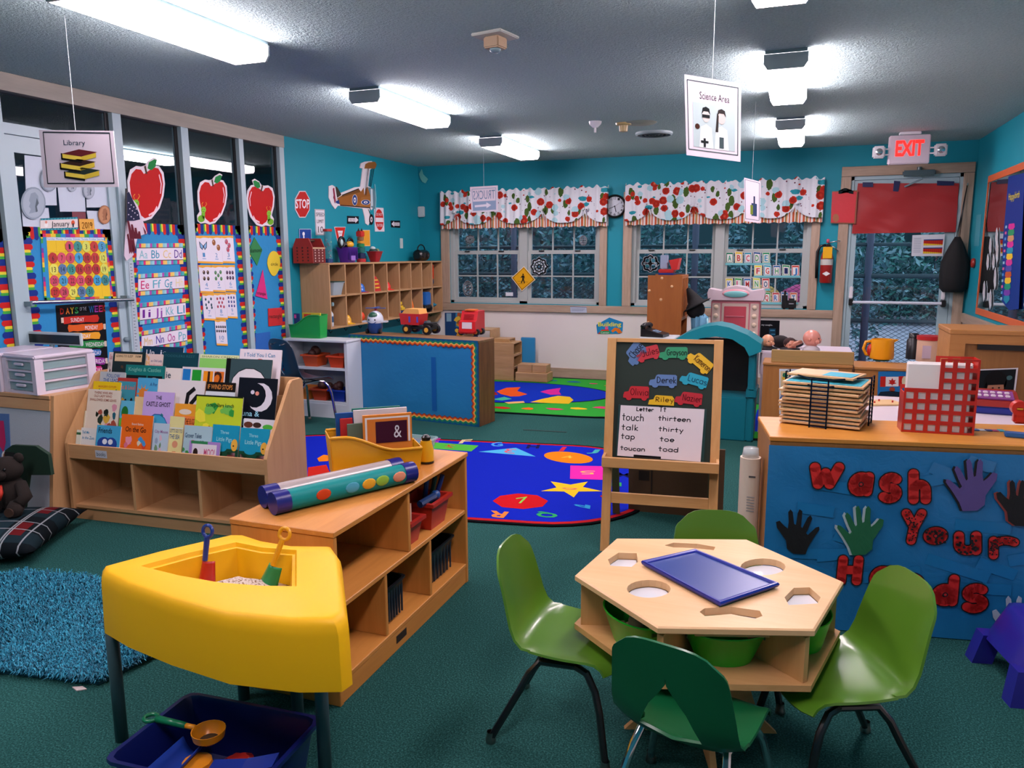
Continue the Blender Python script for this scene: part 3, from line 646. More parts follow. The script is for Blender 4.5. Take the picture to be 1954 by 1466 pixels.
# paper shapes
def shape(name, word, label, pts, c, tq):
    o = card(name, label, 'paper shape', PG, pts, C(c, .6, 'paper'), .004, .006, 'paper shapes')
    A = Art(PG, *tq, off=.0105); A.text(word, 0, 0, 1, .75, '#1d2a26'); A.out(o, 'handwriting')
shape('paper_diamond', 'diamond', 'green paper diamond shape on blue panel', [(484, 453), (499, 477), (489, 507), (473, 480)], '#1c7a3c', [(475, 474), (497, 473), (497, 484), (475, 485)])
shape('paper_circle', 'circle', 'yellow paper circle shape on blue panel', [(521+12.5*math.cos(a)*(1-.25*max(0, math.sin(a))), 503+24*math.sin(a)) for a in (2*pi*i/20 for i in range(20))], '#d9c02c', [(515, 501), (528, 501), (528, 509), (515, 509)])
shape('paper_triangle', 'triangle', 'pink paper triangle shape on blue panel', [(500, 515), (509, 571), (486, 565)], '#c41a72', [(489, 556), (505, 558), (505, 566), (489, 564)])
shape('paper_rectangle', 'rectangle', 'red paper rectangle shape on blue panel', [(510, 589), (536, 587), (538, 620), (511, 623)], '#b81c22', [(512, 600), (535, 599), (535, 609), (512, 610)])
card('paper_square', 'blue paper square low behind the navy chair', 'paper shape', PG, [(486, 637), (514, 633), (514, 668), (486, 670)], C('#1f5fae', .6, 'paper'), .004, .006, 'paper shapes')
# apples with a green caterpillar
def apple(label, x0, y0, x1, y1, fl, tilt):
    W_, H_ = x1-x0, y1-y0
    def f(u, v):
        u, v = (1-u if fl else u), v; du, dv = u-.5, v-.5; c_, s_ = math.cos(tilt), math.sin(tilt)
        return (x0+W_*(.5+du*c_-dv*s_*H_/W_), y0+H_*(.5+dv*c_+du*s_*W_/H_))
    body = [(.42, .24), (.34, .17), (.2, .16), (.08, .24), (.03, .38), (.06, .56), (.15, .74), (.3, .9), (.45, .965), (.62, .93), (.82, .78), (.93, .6), (.97, .4), (.93, .25), (.83, .15), (.68, .13), (.55, .19)]
    wt = [(.36, .12), (.22, .11), (.05, .17), (-.03, .35), (.0, .58), (.08, .76), (.0, .84), (.02, .95), (.14, 1.), (.3, .98), (.45, 1.01), (.65, .97), (.88, .8), (.99, .6), (1.03, .4), (.99, .22), (.86, .11), (.76, .1), (.82, .0), (.72, -.03), (.55, .03), (.47, .1)]
    o = card('apple_cutout', label, 'apple cutout', PG, [f(*p) for p in wt], C('#d9d2d8', .4, 'print'), .004, .006, 'apple cutouts')
    A = Art(PG, *[f(*p) for p in ((0, 0), (1, 0), (1, 1), (0, 1))], off=.0105)
    A.poly(body, '#b40e0e').poly([(.47, .24), (.42, .12), (.47, .1), (.52, .24)], '#4a3428', 2)
    A.poly([(.52, .15), (.56, .05), (.72, .0), (.79, .02), (.75, .12), (.63, .18)], '#17803a', 2)
    A.poly([(.86, .24), (.93, .4), (.9, .56), (.88, .56), (.9, .4), (.84, .26)], '#e6c3c8', 2).poly([(.55, .9), (.7, .85), (.78, .76), (.8, .78), (.72, .88), (.56, .93)], '#e6c3c8', 2)
    A.disc(.14, .9, .12, .07, '#6aa82a', 3).disc(.2, .82, .06, .1, '#6aa82a', 3).disc(.2, .72, .085, .065, '#7fbb34', 3.5)
    A.line([(.17, .67), (.13, .6), (.17, .57)], .003, '#d9862a', 3).line([(.24, .66), (.3, .6), (.27, .57)], .003, '#d9862a', 3)
    A.disc(.17, .71, .012, .01, '#1c2a14', 4, 6).disc(.23, .71, .012, .01, '#1c2a14', 4, 6).line([(.17, .75), (.2, .765), (.23, .75)], .0015, '#1c2a14', 4); A.out(o)
apple('largest red apple cutout, behind the small flag', 243, 304, 311, 421, False, .0)
apple('red apple cutout between the other two apples', 376, 333, 430, 428, False, .05)
apple('smallest red apple cutout nearest the turquoise wall', 470, 344, 521, 432, True, .0)
# flag hanging from a short stick
t = thing('flag', 'small striped American flag hanging on the partition post', 'flag', (XL+.03, 4.36, 1.35))
pf = Plane((XL+.035, 0, 0), (1, 0, 0))
P0 = [(241, 366), (262, 392), (280, 445), (262, 452), (254, 487), (241, 498), (236, 488), (240, 430)]
B().sheet(pf, P0, 0, .004).out('cloth', C('#c9bcc8', .8, 'fabric'), t, world=True)
A = Art(pf, (236, 366), (280, 366), (280, 498), (236, 498), off=.005)
for k in range(5): A.poly([(.12+.16*k, .42+.05*k), (.2+.16*k, .42+.05*k), (.35+.13*k, .62+.02*k), (.33+.1*k, .68), (.24+.1*k, .68)] if k < 4 else [(.8, .5), (.95, .58), (.9, .63)], '#5a1526')
for k in range(3): A.poly([(.12+.1*k, .62), (.18+.1*k, .6), (.33+.08*k, .84), (.22+.08*k, .9)], '#5a1526', 1.3)
A.poly([(.1, .02), (.2, 0), (.62, .3), (.68, .40), (.4, .42), (.1, .42)], '#141c3a', 2)
for k in range(12): A.disc(.18+.11*(k % 4)+.05*(k//4 % 2), .16+.085*(k//4)+.03*(k % 4), .025, .009, '#c9c3d2', 3, 6)
A.out(t, 'stars_and_stripes')
B().cyl(pf.hit((240, 360))+V((.003, 0, 0)), pf.hit((242, 480))+V((-.003, 0, 0)), .006).out('stick', C('#1c1a1a'), t, world=True)
# measuring tape on the post
q = [(245, 500), (254, 500), (265, 672), (256, 672)]
o = card('height_ruler', 'white paper height ruler with black marks on the post', 'ruler', Plane((XL+.006, 0, 0), (1, 0, 0)), q, C('#a8b6bc', .5, 'print'), .002, .001)
A = Art(Plane((XL+.006, 0, 0), (1, 0, 0)), *q, off=.004)
for k in range(28): A.rect(.2, .02+k*.035, .5 if k % 2 else .7, .026+k*.035, '#3f4c52')
A.out(o)
# ================================================================ turquoise wall: road signs and biplane
def wsign(name, label, cat, q, c, th=.004): return card(name, label, cat, PLW, q, C(c, .4, 'print'), th, .001)
pts = [(576+15*math.cos(a)*1.0, 390+27.5*math.sin(a)) for a in (pi/8+2*pi*i/8 for i in range(8))]
o = wsign('stop_sign', 'red octagonal STOP sign on the turquoise wall', 'sign', pts, '#d9d2d8', .006)
Art(PLW, (561, 362), (591, 362), (591, 418), (561, 418), off=.0075).poly([(.5+.46*math.cos(a), .5+.46*math.sin(a)) for a in (pi/8+2*pi*i/8 for i in range(8))], '#b3221f').text('STOP', .06, .32, .94, .63, '#e3dde3', 2, bold=.02).out(o)
q = [(600, 399), (619, 400), (620, 449), (602, 449)]; o = wsign('speed_sign', 'white SPEED LIMIT 10 sign', 'sign', q, '#d6d4da')
Art(PLW, *q, off=.0055).frame(.03, .02, .97, .98, .002, '#27343a').text('SPEED', .08, .13, .92, .27, '#1a1f26').text('LIMIT', .15, .40, .85, .53, '#1a1f26').text('10', .24, .66, .78, .9, '#1a1f26').out(o)
for q, fl, lb in (([(662, 412), (684, 413), (684, 427), (662, 427)], False, 'black ONE WAY arrow sign pointing right under the biplane'), ([(745, 421), (763, 421), (763, 435), (746, 434)], True, 'black ONE WAY arrow sign pointing left near the corner')):
    o = wsign('one_way_sign', lb, 'sign', q, '#15181f'); A = Art(PLW, *q, off=.0055)
    a = [(.08, .28), (.68, .28), (.68, .08), (.96, .5), (.68, .92), (.68, .72), (.08, .72)]
    A.poly([(1-u, v) if fl else (u, v) for u, v in a], '#d2cfd6').text('ONE WAY', .14 if not fl else .3, .38, .7 if not fl else .86, .62, '#23262c').out(o)
q = [(713, 396), (731, 397), (733, 442), (715, 442)]; o = wsign('no_entry_sign', 'white sign with red oval reading DO NOT ENTER', 'sign', q, '#d3cfd8')
Art(PLW, *q, off=.0055).disc(.5, .5, .44, .44, '#b8261f', 1, 22).rect(.1, .42, .9, .6, '#ddd6dc', 2).text('DO NOT', .2, .22, .82, .34, '#e3dde3').text('ENTER', .22, .68, .82, .8, '#e3dde3').out(o)
q = [(637, 433), (659, 433), (651, 470), (645, 470)]; o = wsign('yield_sign', 'red and white yield triangle sign', 'sign', q, '#d9d2d8')
Art(PLW, (637, 433), (659, 433), (659, 470), (637, 470), off=.0055).poly([(.04, .03), (.96, .03), (.64, .97), (.38, .97)], '#b8261f').poly([(.28, .2), (.74, .2), (.56, .7), (.46, .7)], '#d9d2d8', 2).text('YIELD', .36, .3, .66, .38, '#b8261f', 3).out(o)
q = [(570, 437), (593, 437), (594, 484), (571, 484)]; o = wsign('parking_sign', 'blue accessible parking sign behind the red house box', 'sign', q, '#1b3f8c')
Art(PLW, *q, off=.0055).frame(.02, .01, .98, .99, .002, '#d6d6de').disc(.35, .2, .1, .08, '#d9d9e2').line([(.36, .3), (.38, .55), (.65, .56), (.75, .75)], .01, '#d9d9e2').out(o)
q = [(687, 439), (705, 439), (706, 470), (688, 470)]; o = wsign('warning_sign', 'orange warning sign behind the stacked toy tower', 'sign', q, '#d9992f')
Art(PLW, *q, off=.0055).frame(.04, .02, .96, .98, .002, '#e2d8c9').out(o)
# biplane without its pilot
S_ = 160/1466.
zz = lambda *P: [(600+x*S_, 290+y*S_) for x, y in P]
bp = wsign('biplane_cutout', 'large brown biplane cutout with blue roundels on the turquoise wall', 'wall decoration', zz((240, 600), (300, 580), (370, 620), (420, 730), (690, 620), (790, 610), (830, 290), (780, 280), (800, 200), (870, 170), (990, 160), (1030, 220), (1000, 290), (960, 310), (925, 600), (970, 620), (1000, 700), (1010, 980), (990, 1020), (950, 980), (955, 1080), (975, 1190), (930, 1285), (880, 1250), (865, 1130), (830, 990), (400, 940), (350, 1000), (290, 920), (240, 800)), '#d6d2d6', .008)
A = Art(PLW, *zz((0, 0), (1466, 0), (1466, 1466), (0, 1466)), off=.0095)
N = lambda *P: [(x/1466, y/1466) for x, y in P]
A.poly(N((410, 755), (690, 640), (730, 690), (780, 620), (850, 610), (905, 770), (900, 970), (380, 930), (330, 810)), '#8f5a26').poly(N((410, 755), (690, 640), (720, 700), (560, 740), (400, 790)), '#6b4620', 1.5)
A.poly(N((735, 790), (900, 770), (895, 970), (700, 960)), '#9a6530', 1.6).poly(N((850, 610), (965, 640), (1000, 740), (995, 1000), (905, 960), (900, 760)), '#5f7f8a', 1.7).poly(N((905, 640), (940, 650), (950, 940), (910, 950)), '#b9cbd2', 1.9)
A.poly(N((790, 290), (810, 210), (870, 180), (990, 170), (1020, 220), (990, 290)), '#8f5f2c').poly(N((820, 300), (860, 300), (830, 600), (790, 750), (780, 600)), '#c9cbd0', 1.6)
for a, c in (((850, 290), (800, 750)), ((870, 290), (820, 750)), ((930, 290), (890, 600)), ((970, 290), (910, 600)), ((410, 755), (690, 640)), ((380, 930), (900, 975)), ((860, 1000), (900, 1090))): A.line(N(a, c), .005, '#17191d', 3)
A.poly(N((290, 600), (330, 610), (390, 720), (400, 750), (330, 800), (310, 900), (270, 800)), '#3a3428', 2).poly(N((270, 620), (300, 600), (330, 800), (300, 900)), '#d6d2d6', 2.3).poly(N((262, 640), (285, 620), (310, 850), (290, 900)), '#8a2440', 2.4).poly(N((300, 870), (360, 830), (370, 910), (330, 900)), '#1f3a7a', 2.6)
for u, v, a, c in ((622, 838, 40, 92), (815, 878, 72, 42)):
    A.disc(u/1466, v/1466, a/1466*1.15, c/1466*1.08, '#d6d6da', 2.4, 18).disc(u/1466, v/1466, a/1466, c/1466, '#1f3f80', 2.7, 18).disc(u/1466, v/1466, a/2900, c/2900, '#d6d6da', 3, 12).disc(u/1466, v/1466, a/6000, c/6000, '#1f3f80', 3.3, 8)
A.disc(918/1466, 1180/1466, 42/1466, 96/1466, '#17171c', 3, 18).disc(918/1466, 1180/1466, 22/1466, 50/1466, '#c9bcc4', 3.4, 12).disc(918/1466, 1180/1466, 8/1466, 18/1466, '#17171c', 3.8, 8)
A.poly(N((975, 560), (990, 560), (1012, 800), (1000, 1100), (985, 1090), (1000, 800)), '#7fb9c2', 3)
A.out(bp)
# sensor in the corner with a pale butterfly
o = tag(B().bb(-4.585, -4.50, 8.985, 9.035, 1.98, 2.11, .008).out('motion_sensor', C('#b9c4c6', .4, 'plastic')), 'small white motion sensor box high in the room corner', 'sensor')
pb_ = Plane((0, 9.03, 0), (0, -1, 0))
o = card('butterfly_cutout', 'pale green butterfly cutout above the corner sensor', 'wall decoration', pb_, [(800, 332), (805, 323), (808, 333), (817, 342), (812, 350), (806, 347), (802, 340)], C('#5fb0a8', .6, 'paper'), .004)
tag(B().bb(XL, XL+.008, *sorted((onx((763, 465), XL).y, onx((768, 465), XL).y)), onx((765, 474), XL).z, onx((765, 455), XL).z, .002).out('light_switch', C('#b9c9c9', .4, 'plastic')), 'narrow pale switch plate on the turquoise wall', 'switch')
# ================================================================ cubby shelf on the left wall
# ================================================================ wall cubby shelf
M_PLY = wood('#b9936a', '#a17c55', 'z', .6); M_PLYY = wood('#b9936a', '#a17c55', 'y', .6); M_PLYX = wood('#b9936a', '#a17c55', 'x', .6)
X0, X1, Y0, Y1, Z0, Z1 = XL+.003, -4.25, 6.43, 8.98, .785, 1.428; cw = (Y1-Y0-.018)/9; zm = 1.105
t = thing('cubby_shelf', 'long wooden cubby shelf with eighteen compartments on the left wall', 'shelf', ((X0+X1)/2, (Y0+Y1)/2, Z0))
B().bb(X0, X1, Y0, Y1, Z1-.018, Z1, .003, 1).out('top_board', M_PLYY, t, world=True)
B().bb(X0, X1, Y0+.018, Y1-.018, zm-.009, zm+.009, .003, 1).out('middle_board', M_PLYY, t, world=True)
B().bb(X0, X1, Y0, Y1, Z0, Z0+.018, .003, 1).out('bottom_board', M_PLYY, t, world=True)
B().bb(X0, X0+.006, Y0+.018, Y1-.018, Z0+.018, Z1-.018).out('back_panel', M_PLYY, t, world=True)
for k in range(10): B().bb(X0 if k in (0, 9) else X0+.006, X1, Y0+k*cw, Y0+k*cw+.018, Z0+.018, Z1-.018, .002, 1).out('end_panel' if k in (0, 9) else 'divider', M_PLY, t, world=True)
for y in (Y0+.15, Y1-.25):
    B().prism([(X0, y), (X0+.02, y), (X0+.02, y+.02), (X0, y+.02)], Z0-.2, Z0).out('wall_cleat', M_PLY, t, world=True)
B().solid([(X0+.002, Y1-.03, Z0), (X1-.02, Y1-.03, Z0), (X1-.02, Y1-.03, Z0-.07), (X1-.07, Y1-.03, Z0-.13), (X0+.002, Y1-.03, Z0-.15)], [(X0+.002, Y1-.012, Z0), (X1-.02, Y1-.012, Z0), (X1-.02, Y1-.012, Z0-.07), (X1-.07, Y1-.012, Z0-.13), (X0+.002, Y1-.012, Z0-.15)]).out('bracket', M_PLY, t, world=True)
for k in range(9):
    for zz_ in (Z0-.0, ):
        B().tube([(X1-.12, Y0+(k+.5)*cw, zz_), (X1-.12, Y0+(k+.5)*cw, zz_-.03), (X1-.105, Y0+(k+.5)*cw, zz_-.05), (X1-.085, Y0+(k+.5)*cw, zz_-.03)], .004, 5).out('coat_hook', C('#2a2c2e', .4, 'metal'), t, world=True)
def cell(k, r): return (X1-.105, Y0+(k+.5)*cw-.0, (zm+.0095) if r == 0 else Z0+.0185)
def basket(loc, l, w_, h, m, label, name='basket', cat='basket', rz=0, taper=.8, lat=True, grp=None):
    t = thing(name, label, cat, loc, rz, grp); th = .004
    ring = lambda a, c, z, r=.02: [(x*1., y*1., z) for x, y in [(s1*(a/2-r)+r*math.cos(q)*1, s2*(c/2-r)+r*math.sin(q)) for s1, s2, q0 in ((1, 1, 0), (-1, 1, pi/2), (-1, -1, pi), (1, -1, 1.5*pi)) for q in (q0, q0+pi/4, q0+pi/2)]]
    b = B().loft([ring(l*taper, w_*taper, 0), ring(l, w_, h), ring(l+.012, w_+.012, h), ring(l+.012, w_+.012, h+.006), ring(l-.008, w_-.008, h+.006), ring((l-.008)*taper, (w_-.008)*taper, .005)]); b.out('body', m, t, True, angle=SH)
    return t
t = basket(cell(0, 0), .26, .19, .12, mk('clear_plastic', '#b8c9cf', .2, alpha=.55), 'clear plastic bin in the upper left cubby', 'storage_bin', 'bin')
B().bb(-.13, .13, -.098, .098, .12, .135, .004).out('lid', C('#24443f', .4, 'plastic'), t)
def hat(k, r, label, c, brim, s_=.1, dx=.0):
    p = cell(k, r); t = thing('toy_hat', label, 'toy hat', (p[0]+dx, p[1], p[2]))
    B().lathe([(s_*1.15, 0), (s_*1.1, .008), (s_*.8, .014), (s_*.78, s_*.7), (s_*.6, s_*1.15), (s_*.3, s_*1.35), (.002, s_*1.4)], 18, sx=1.15).out('crown', C(c, .3, 'plastic'), t, True)
    B().lathe([(s_*1.45, 0), (s_*1.45, .006), (s_*.7, .012), (s_*.7, 0)], 18, sx=1.05, sy=.86).out('brim', C(brim, .3, 'plastic'), t, True, angle=SH)
    return t
hat(2, 0, 'blue toy helmet with red brim in the cubby', '#1d62b8', '#a8232a', .072); hat(4, 0, 'red toy fire helmet in the upper cubby', '#c9281f', '#c9281f', .07); hat(1, 1, 'yellow toy hard hat in the lower cubby', '#d9a21f', '#d9a21f', .07)
p = cell(3, 0); t = thing('toy_vest', 'red toy firefighter vest with yellow stripes in the cubby', 'toy', p)
B().loft([[(x*.9, y, 0) for x, y in ((-.07, -.08), (.07, -.08), (.07, .08), (-.07, .08))], [(-.05, -.07, .1), (.05, -.07, .1), (.05, .07, .1), (-.05, .07, .1)], [(-.03, -.03, .16), (.03, -.03, .16), (.03, .03, .16), (-.03, .03, .16)]]).out('body', C('#a8231c', .6, 'fabric'), t, True, angle=SH)
for z in (.03, .07, .11): B().bb(.0, .075-z*.25, -.045, .045, z, z+.015, .003).out('stripe', C('#d9b83c', .5), t)
def blob(name, label, cat, loc, parts):
    t = thing(name, label, cat, loc)
    for n_, m, fn in parts:
        b = B(); fn(b); b.out(n_, m, t, True, angle=SH)
    return t
PL = lambda c: C(c, .3, 'plastic')
blob('toy_figure', 'orange toy cart standing on a dark ball in the far cubby', 'toy', cell(8, 0), [('ball', PL('#14345c'), lambda b: b.sph((0, 0, .055), .055)), ('frame', PL('#d23f1c'), lambda b: b.bb(-.04, .04, -.05, -.02, .1, .25, .006).bb(-.04, .04, .02, .05, .1, .25, .006).bb(-.04, .04, -.05, .05, .23, .27, .006).bb(-.04, .04, -.05, .05, .09, .12, .006))])
blob('spray_bottle', 'white and blue bottle in the lower left cubby', 'bottle', cell(0, 1), [('bottle', PL('#b9c4cc'), lambda b: b.lathe([(.035, 0), (.038, .02), (.038, .12), (.015, .16), (.015, .2), (.001, .2)], 14)), ('label', PL('#27527a'), lambda b: b.lathe([(.0385, .04), (.0385, .1)], 14)), ('cap', PL('#7fa3a8'), lambda b: b.bb(-.02, .05, -.015, .015, .2, .24, .006))])
blob('toy_ball', 'small orange ball in the lower cubby', 'ball', cell(2, 1), [('shell', PL('#d8431f'), lambda b: b.sph((0, 0, .055), .055)), ('knob', PL('#d8431f'), lambda b: b.cyl((0, 0, .1), (0, 0, .125), .012))])
blob('toy_car', 'yellow and blue toy car in the lower cubby', 'toy', cell(5, 1), [('body', PL('#d9b52c'), lambda b: b.bb(-.07, .07, -.06, .06, .05, .12, .02).bb(-.03, .04, -.05, .05, .11, .18, .02)), ('base', PL('#14346e'), lambda b: b.bb(-.08, .08, -.065, .065, .012, .06, .012)), ('wheel', PL('#17181c'), lambda b: [b.cyl((x, y-.012, .022), (x, y+.012, .022), .022) for x in (-.05, .05) for y in (-.066, .066)])])
blob('toy_cone', 'orange cone-shaped toy with green ring in the lower cubby', 'toy', cell(6, 1), [('cone', PL('#dd6a1e'), lambda b: b.lathe([(.06, .05), (.055, .1), (.03, .2), (.001, .215)], 16)), ('ring', PL('#4fa83a'), lambda b: b.lathe([(.01, .02), (.058, .02), (.062, .035), (.058, .05), (.01, .05)], 16)), ('foot', PL('#16181c'), lambda b: b.lathe([(.001, 0), (.045, 0), (.045, .02), (.001, .02)], 14))])
blob('toy_truck', 'blue box toy truck with big wheels in the lower cubby', 'toy truck', cell(7, 1), [('box', PL('#1f5fa8'), lambda b: b.bb(-.12, .12, -.075, .075, .09, .25, .012)), ('chassis', PL('#17191e'), lambda b: b.bb(-.12, .12, -.06, .06, .05, .09, .006)), ('wheel', PL('#17191e'), lambda b: [b.cyl((x, y-.015, .05), (x, y+.015, .05), .05, n=16) for x in (-.075, .075) for y in (-.085, .085)]), ('hub', PL('#b9c4c9'), lambda b: [b.cyl((x, y-.004, .05), (x, y+.004, .05), .025) for x in (-.075, .075) for y in (-.1, .1)])])
blob('toy_plane', 'small teal toy airplane in the last lower cubby', 'toy', cell(8, 1), [('fuselage', PL('#2a7f98'), lambda b: b.tube([(-.08, 0, .07), (-.05, 0, .07), (.05, 0, .07), (.09, 0, .08)], [.012, .025, .025, .008], 10)), ('wing', PL('#2a7f98'), lambda b: b.bb(-.03, .03, -.09, .09, .085, .095, .004)), ('stand', PL('#b99a3c'), lambda b: b.bb(-.03, .03, -.025, .025, 0, .06, .008))])
# things standing on the cubby shelf ------------------------------------------
def ontop(xpx, d=.17): return onx((xpx, 500), X0+d).y
zt = Z1+.0005
y = ontop(594); t = thing('house_box', 'red house-shaped carrying box with round holes on the cubby shelf', 'toy box', (XL+.14, y+.02, zt))
pr = [(-.11, 0), (.11, 0), (.11, .15), (.07, .235), (-.07, .235), (-.11, .15)]
M_RED = C('#8f2018', .5)
for s_ in (-1, 1): B().solid([(x_, s_*.1-.006, z) for x_, z in pr], [(x_, s_*.1+.006, z) for x_, z in pr]).out('end_wall', M_RED, t)
for s_ in (-1, 1):
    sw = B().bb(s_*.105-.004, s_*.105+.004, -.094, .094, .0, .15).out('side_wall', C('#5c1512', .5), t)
B().bb(-.1, .1, -.094, .094, 0, .01).out('bottom', C('#b08d62'), t); B().bb(.1095, .113, -.1, .1, .135, .15).out('rim_strip', C('#b99a78'), t)
b = B(); 
for i in range(3):
    for j in range(5): b.cyl((.109, -.06+.06*i, .02+.026*j), (.1115, -.06+.06*i, .02+.026*j), .007, n=8)
b.out('dot', C('#d6b9b0'), t)
b = B()
for i in range(3):
    for j in range(5): b.cyl((-.06+.06*i, -.1065, .025+.03*j), (-.06+.06*i, -.1085, .025+.03*j), .008, n=8)
b.out('hole', C('#2f0b0a'), t); B().cyl((0, -.1, .215), (0, .1, .215), .008).out('handle', C('#4a3a2a'), t)
y = ontop(636); t = thing('bead_tube', 'tall clear tube of beads with red lid on the cubby shelf', 'toy tube', (XL+.12, y, zt))
B().lathe([(.001, 0), (.04, 0), (.04, .31), (.001, .31)], 18).out('tube', mk('clear_tube', '#4c98a2', .12, alpha=.5), t, True, angle=SH)
B().lathe([(.001, .31), (.046, .31), (.046, .335), (.001, .335)], 18).out('lid', PL('#a8231c'), t, True, angle=SH); B().lathe([(.001, -.0), (.044, .0), (.044, .04), (.001, .04)], 18).out('base', PL('#123a6a'), t, True, angle=SH)
g = random.Random(5)
for k in range(16): B().sph((g.uniform(-.025, .025), g.uniform(-.025, .025), .05+.012*k), .009, 7, 5).out('bead', PL(g.choice(['#c9b6c0', '#b3506a', '#c9c9a2', '#3f7f98'])), t, True)
y = ontop(667); t = basket((XL+.15, y, zt), .15, .2, .15, C('#4b1f86', .35, 'plastic'), 'purple slatted basket holding toy steering wheels on the cubby shelf', taper=.72)
for k in range(9):
    a = -.08+.02*k; B().bb(.057, .075, a-.004, a+.004, .03, .14).out('slat', C('#3a1670', .35, 'plastic'), t)
B().bb(.072, .078, -.05, .03, .02, .07).out('label_sticker', C('#8a6ab8', .5, 'print'), t)
t = thing('ring_toy', 'black toy ring with a pale face poking out of the purple basket', 'toy', (XL+.14, y-.085, zt+.135)); B().tube([(0, .05*math.cos(a), .07+.05*math.sin(a)) for a in (2*pi*i/16 for i in range(16))], .016, 6, closed=True).out('ring', M_BLK, t, True); B().sph((0, 0, .07), (.01, .03, .035)).out('face', PL('#a8c2c4'), t, True)
t = thing('toy_saw', 'yellow and black toy power tool lying in the purple basket', 'toy', (XL+.14, y+.05, zt+.135)); B().sph((.01, 0, .05), (.04, .06, .035)).out('body', PL('#dba52a'), t, True); B().tube([(0, .03+.05*math.cos(a), .07+.04*math.sin(a)) for a in (pi*i/8 for i in range(9))], .012, 6).out('handle', M_BLK, t, True); B().sph((-.01, -.05, .045), (.03, .05, .03)).out('guard', M_BLK, t, True)
y = ontop(696); t = thing('toy_tower', 'tower of stacked coloured toy blocks with cat ears on the cubby shelf', 'toy tower', (XL+.13, y, zt))
for k, (c, h) in enumerate((('#a8262c', .04), ('#14244c', .06), ('#14605a', .06), ('#1f7a45', .04), ('#c98a2c', .03), ('#7a5a38', .04))):
    z = (0, .04, .1, .16, .2, .23)[k]; B().lathe([(.001, z), (.05-.003*k, z), (.052-.003*k, z+h-.004), (.001, z+h)], 16).out('ring', PL(c), t, True, angle=SH)
B().bb(-.03, .03, -.045, .045, .27, .33, .008).out('head', PL('#b82a24'), t)
for s_ in (-1, 1): B().cyl((0, s_*.032, .33), (0, s_*.032, .36), .014, .002, 6).out('ear', PL('#2c1210'), t)
y = ontop(719); t = basket((XL+.15, y, zt), .13, .16, .11, C('#8f1a26', .35, 'plastic'), 'small red basket with odds and ends on the cubby shelf', taper=.6)
B().sph((0, -.03, .11), (.05, .05, .04)).out('bundle', C('#1d3a34', .6), t, True); B().bb(-.03, .04, -.01, .05, .1, .145, .01).out('packet', C('#7f8a62', .5), t); B().sph((0, -.04, .15), (.03, .035, .02)).out('tissue', C('#b9c9c9', .7), t, True)
y = ontop(806); t = thing('portable_radio', 'black portable radio with loop handle on the cubby shelf', 'radio', (XL+.16, y, zt))
B().tube([(0, -.12, .07), (0, -.1, .07), (0, .1, .07), (0, .12, .07)], [.045, .068, .068, .045], 14).out('body', M_BLK, t, True, angle=SH)
B().tube([(0, .1*math.cos(a), .13+.07*math.sin(a)) for a in (pi*i/10 for i in range(11))], .008, 6).out('handle', M_BLK, t, True)
for s_ in (-1, 1): B().cyl((.055, s_*.055, .07), (.072, s_*.055, .07), .035, n=16).out('speaker', C('#17191d', .3, 'plastic'), t, True, angle=SH)
B().cyl((.07, .06, .07), (.075, .06, .07), .008).out('badge', C('#9aa4aa', .3, 'metal'), t)
# ================================================================ white shelf with bins, green book bin, navy chair
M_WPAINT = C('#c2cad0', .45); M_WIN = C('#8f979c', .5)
wx0, wx1, wy0, wy1, wh = -4.50, -3.83, 6.03, 6.275, .733
t = thing('white_shelf', 'worn white wooden shelf with two open compartments', 'shelf', ((wx0+wx1)/2, (wy0+wy1)/2, 0))
B().bb(wx0-.02, wx1+.005, wy0-.01, wy1, wh-.022, wh, .004, 1).out('top_board', M_WPAINT, t, world=True)
for a in (wx0, wx1-.03): B().bb(a, a+.03, wy0, wy1, 0, wh-.022).out('side_panel', M_WPAINT, t, world=True)
for z in (.13, .45): B().bb(wx0+.03, wx1-.03, wy0+.005, wy1, z, z+.022).out('shelf_board', M_WPAINT, t, world=True)
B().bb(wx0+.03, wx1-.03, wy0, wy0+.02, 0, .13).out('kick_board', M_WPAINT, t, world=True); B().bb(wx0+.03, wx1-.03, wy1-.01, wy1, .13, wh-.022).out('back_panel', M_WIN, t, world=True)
def bin_(loc, c, label, l=.16, w_=.2, h=.1, rz=0, grp='toy bins', name='toy_bin'):
    t = thing(name, label, 'bin', loc, rz, grp); pr = [(-l/2*.8, 0), (l/2*.8, 0), (l/2, h), (-l/2, h)]
    ring = lambda s_, z, ex=0: [(a*(l*s_/2+ex), c_*(w_*s_/2+ex), z) for a, c_ in ((-1, -1), (1, -1), (1, 1), (-1, 1))]
    B().loft([ring(.78, 0), ring(1, h), ring(1, h, .01), ring(1, h-.012, .01), ring(1, h-.012, .011), ring(1, h+.003, .011), ring(1, h+.003, -.006), ring(.78, .006, -.006)]).out('tub', C(c, .35, 'plastic'), t)
    return t
for (x, z, c, lb) in ((-4.25, .4725, '#c24a1c', 'orange bin on the upper white shelf beside the chair'), (-3.97, .4725, '#c8401c', 'orange-red bin at the right of the upper white shelf'), (-4.36, .1525, '#d9812a', 'pale orange bin low on the white shelf behind the chair'), (-4.17, .1525, '#b83f1a', 'rust orange bin in the middle of the lower white shelf'), (-3.97, .1525, '#16339a', 'blue bin on the lower white shelf')):
    t = bin_((x, wy0+.115, z), c, lb, .17, .19, .11)
    if c in ('#c24a1c', '#16339a', '#b83f1a'):
        g = random.Random(int(x*-100))
        for k in range(3): B().sph((g.uniform(-.04, .04), g.uniform(-.05, .05), .12+.012*k), (.04, .05, .04), 8, 6).out('toy_piece', C(g.choice(['#3a1a14', '#2a2a30', '#4a2a20']), .6), t, True)
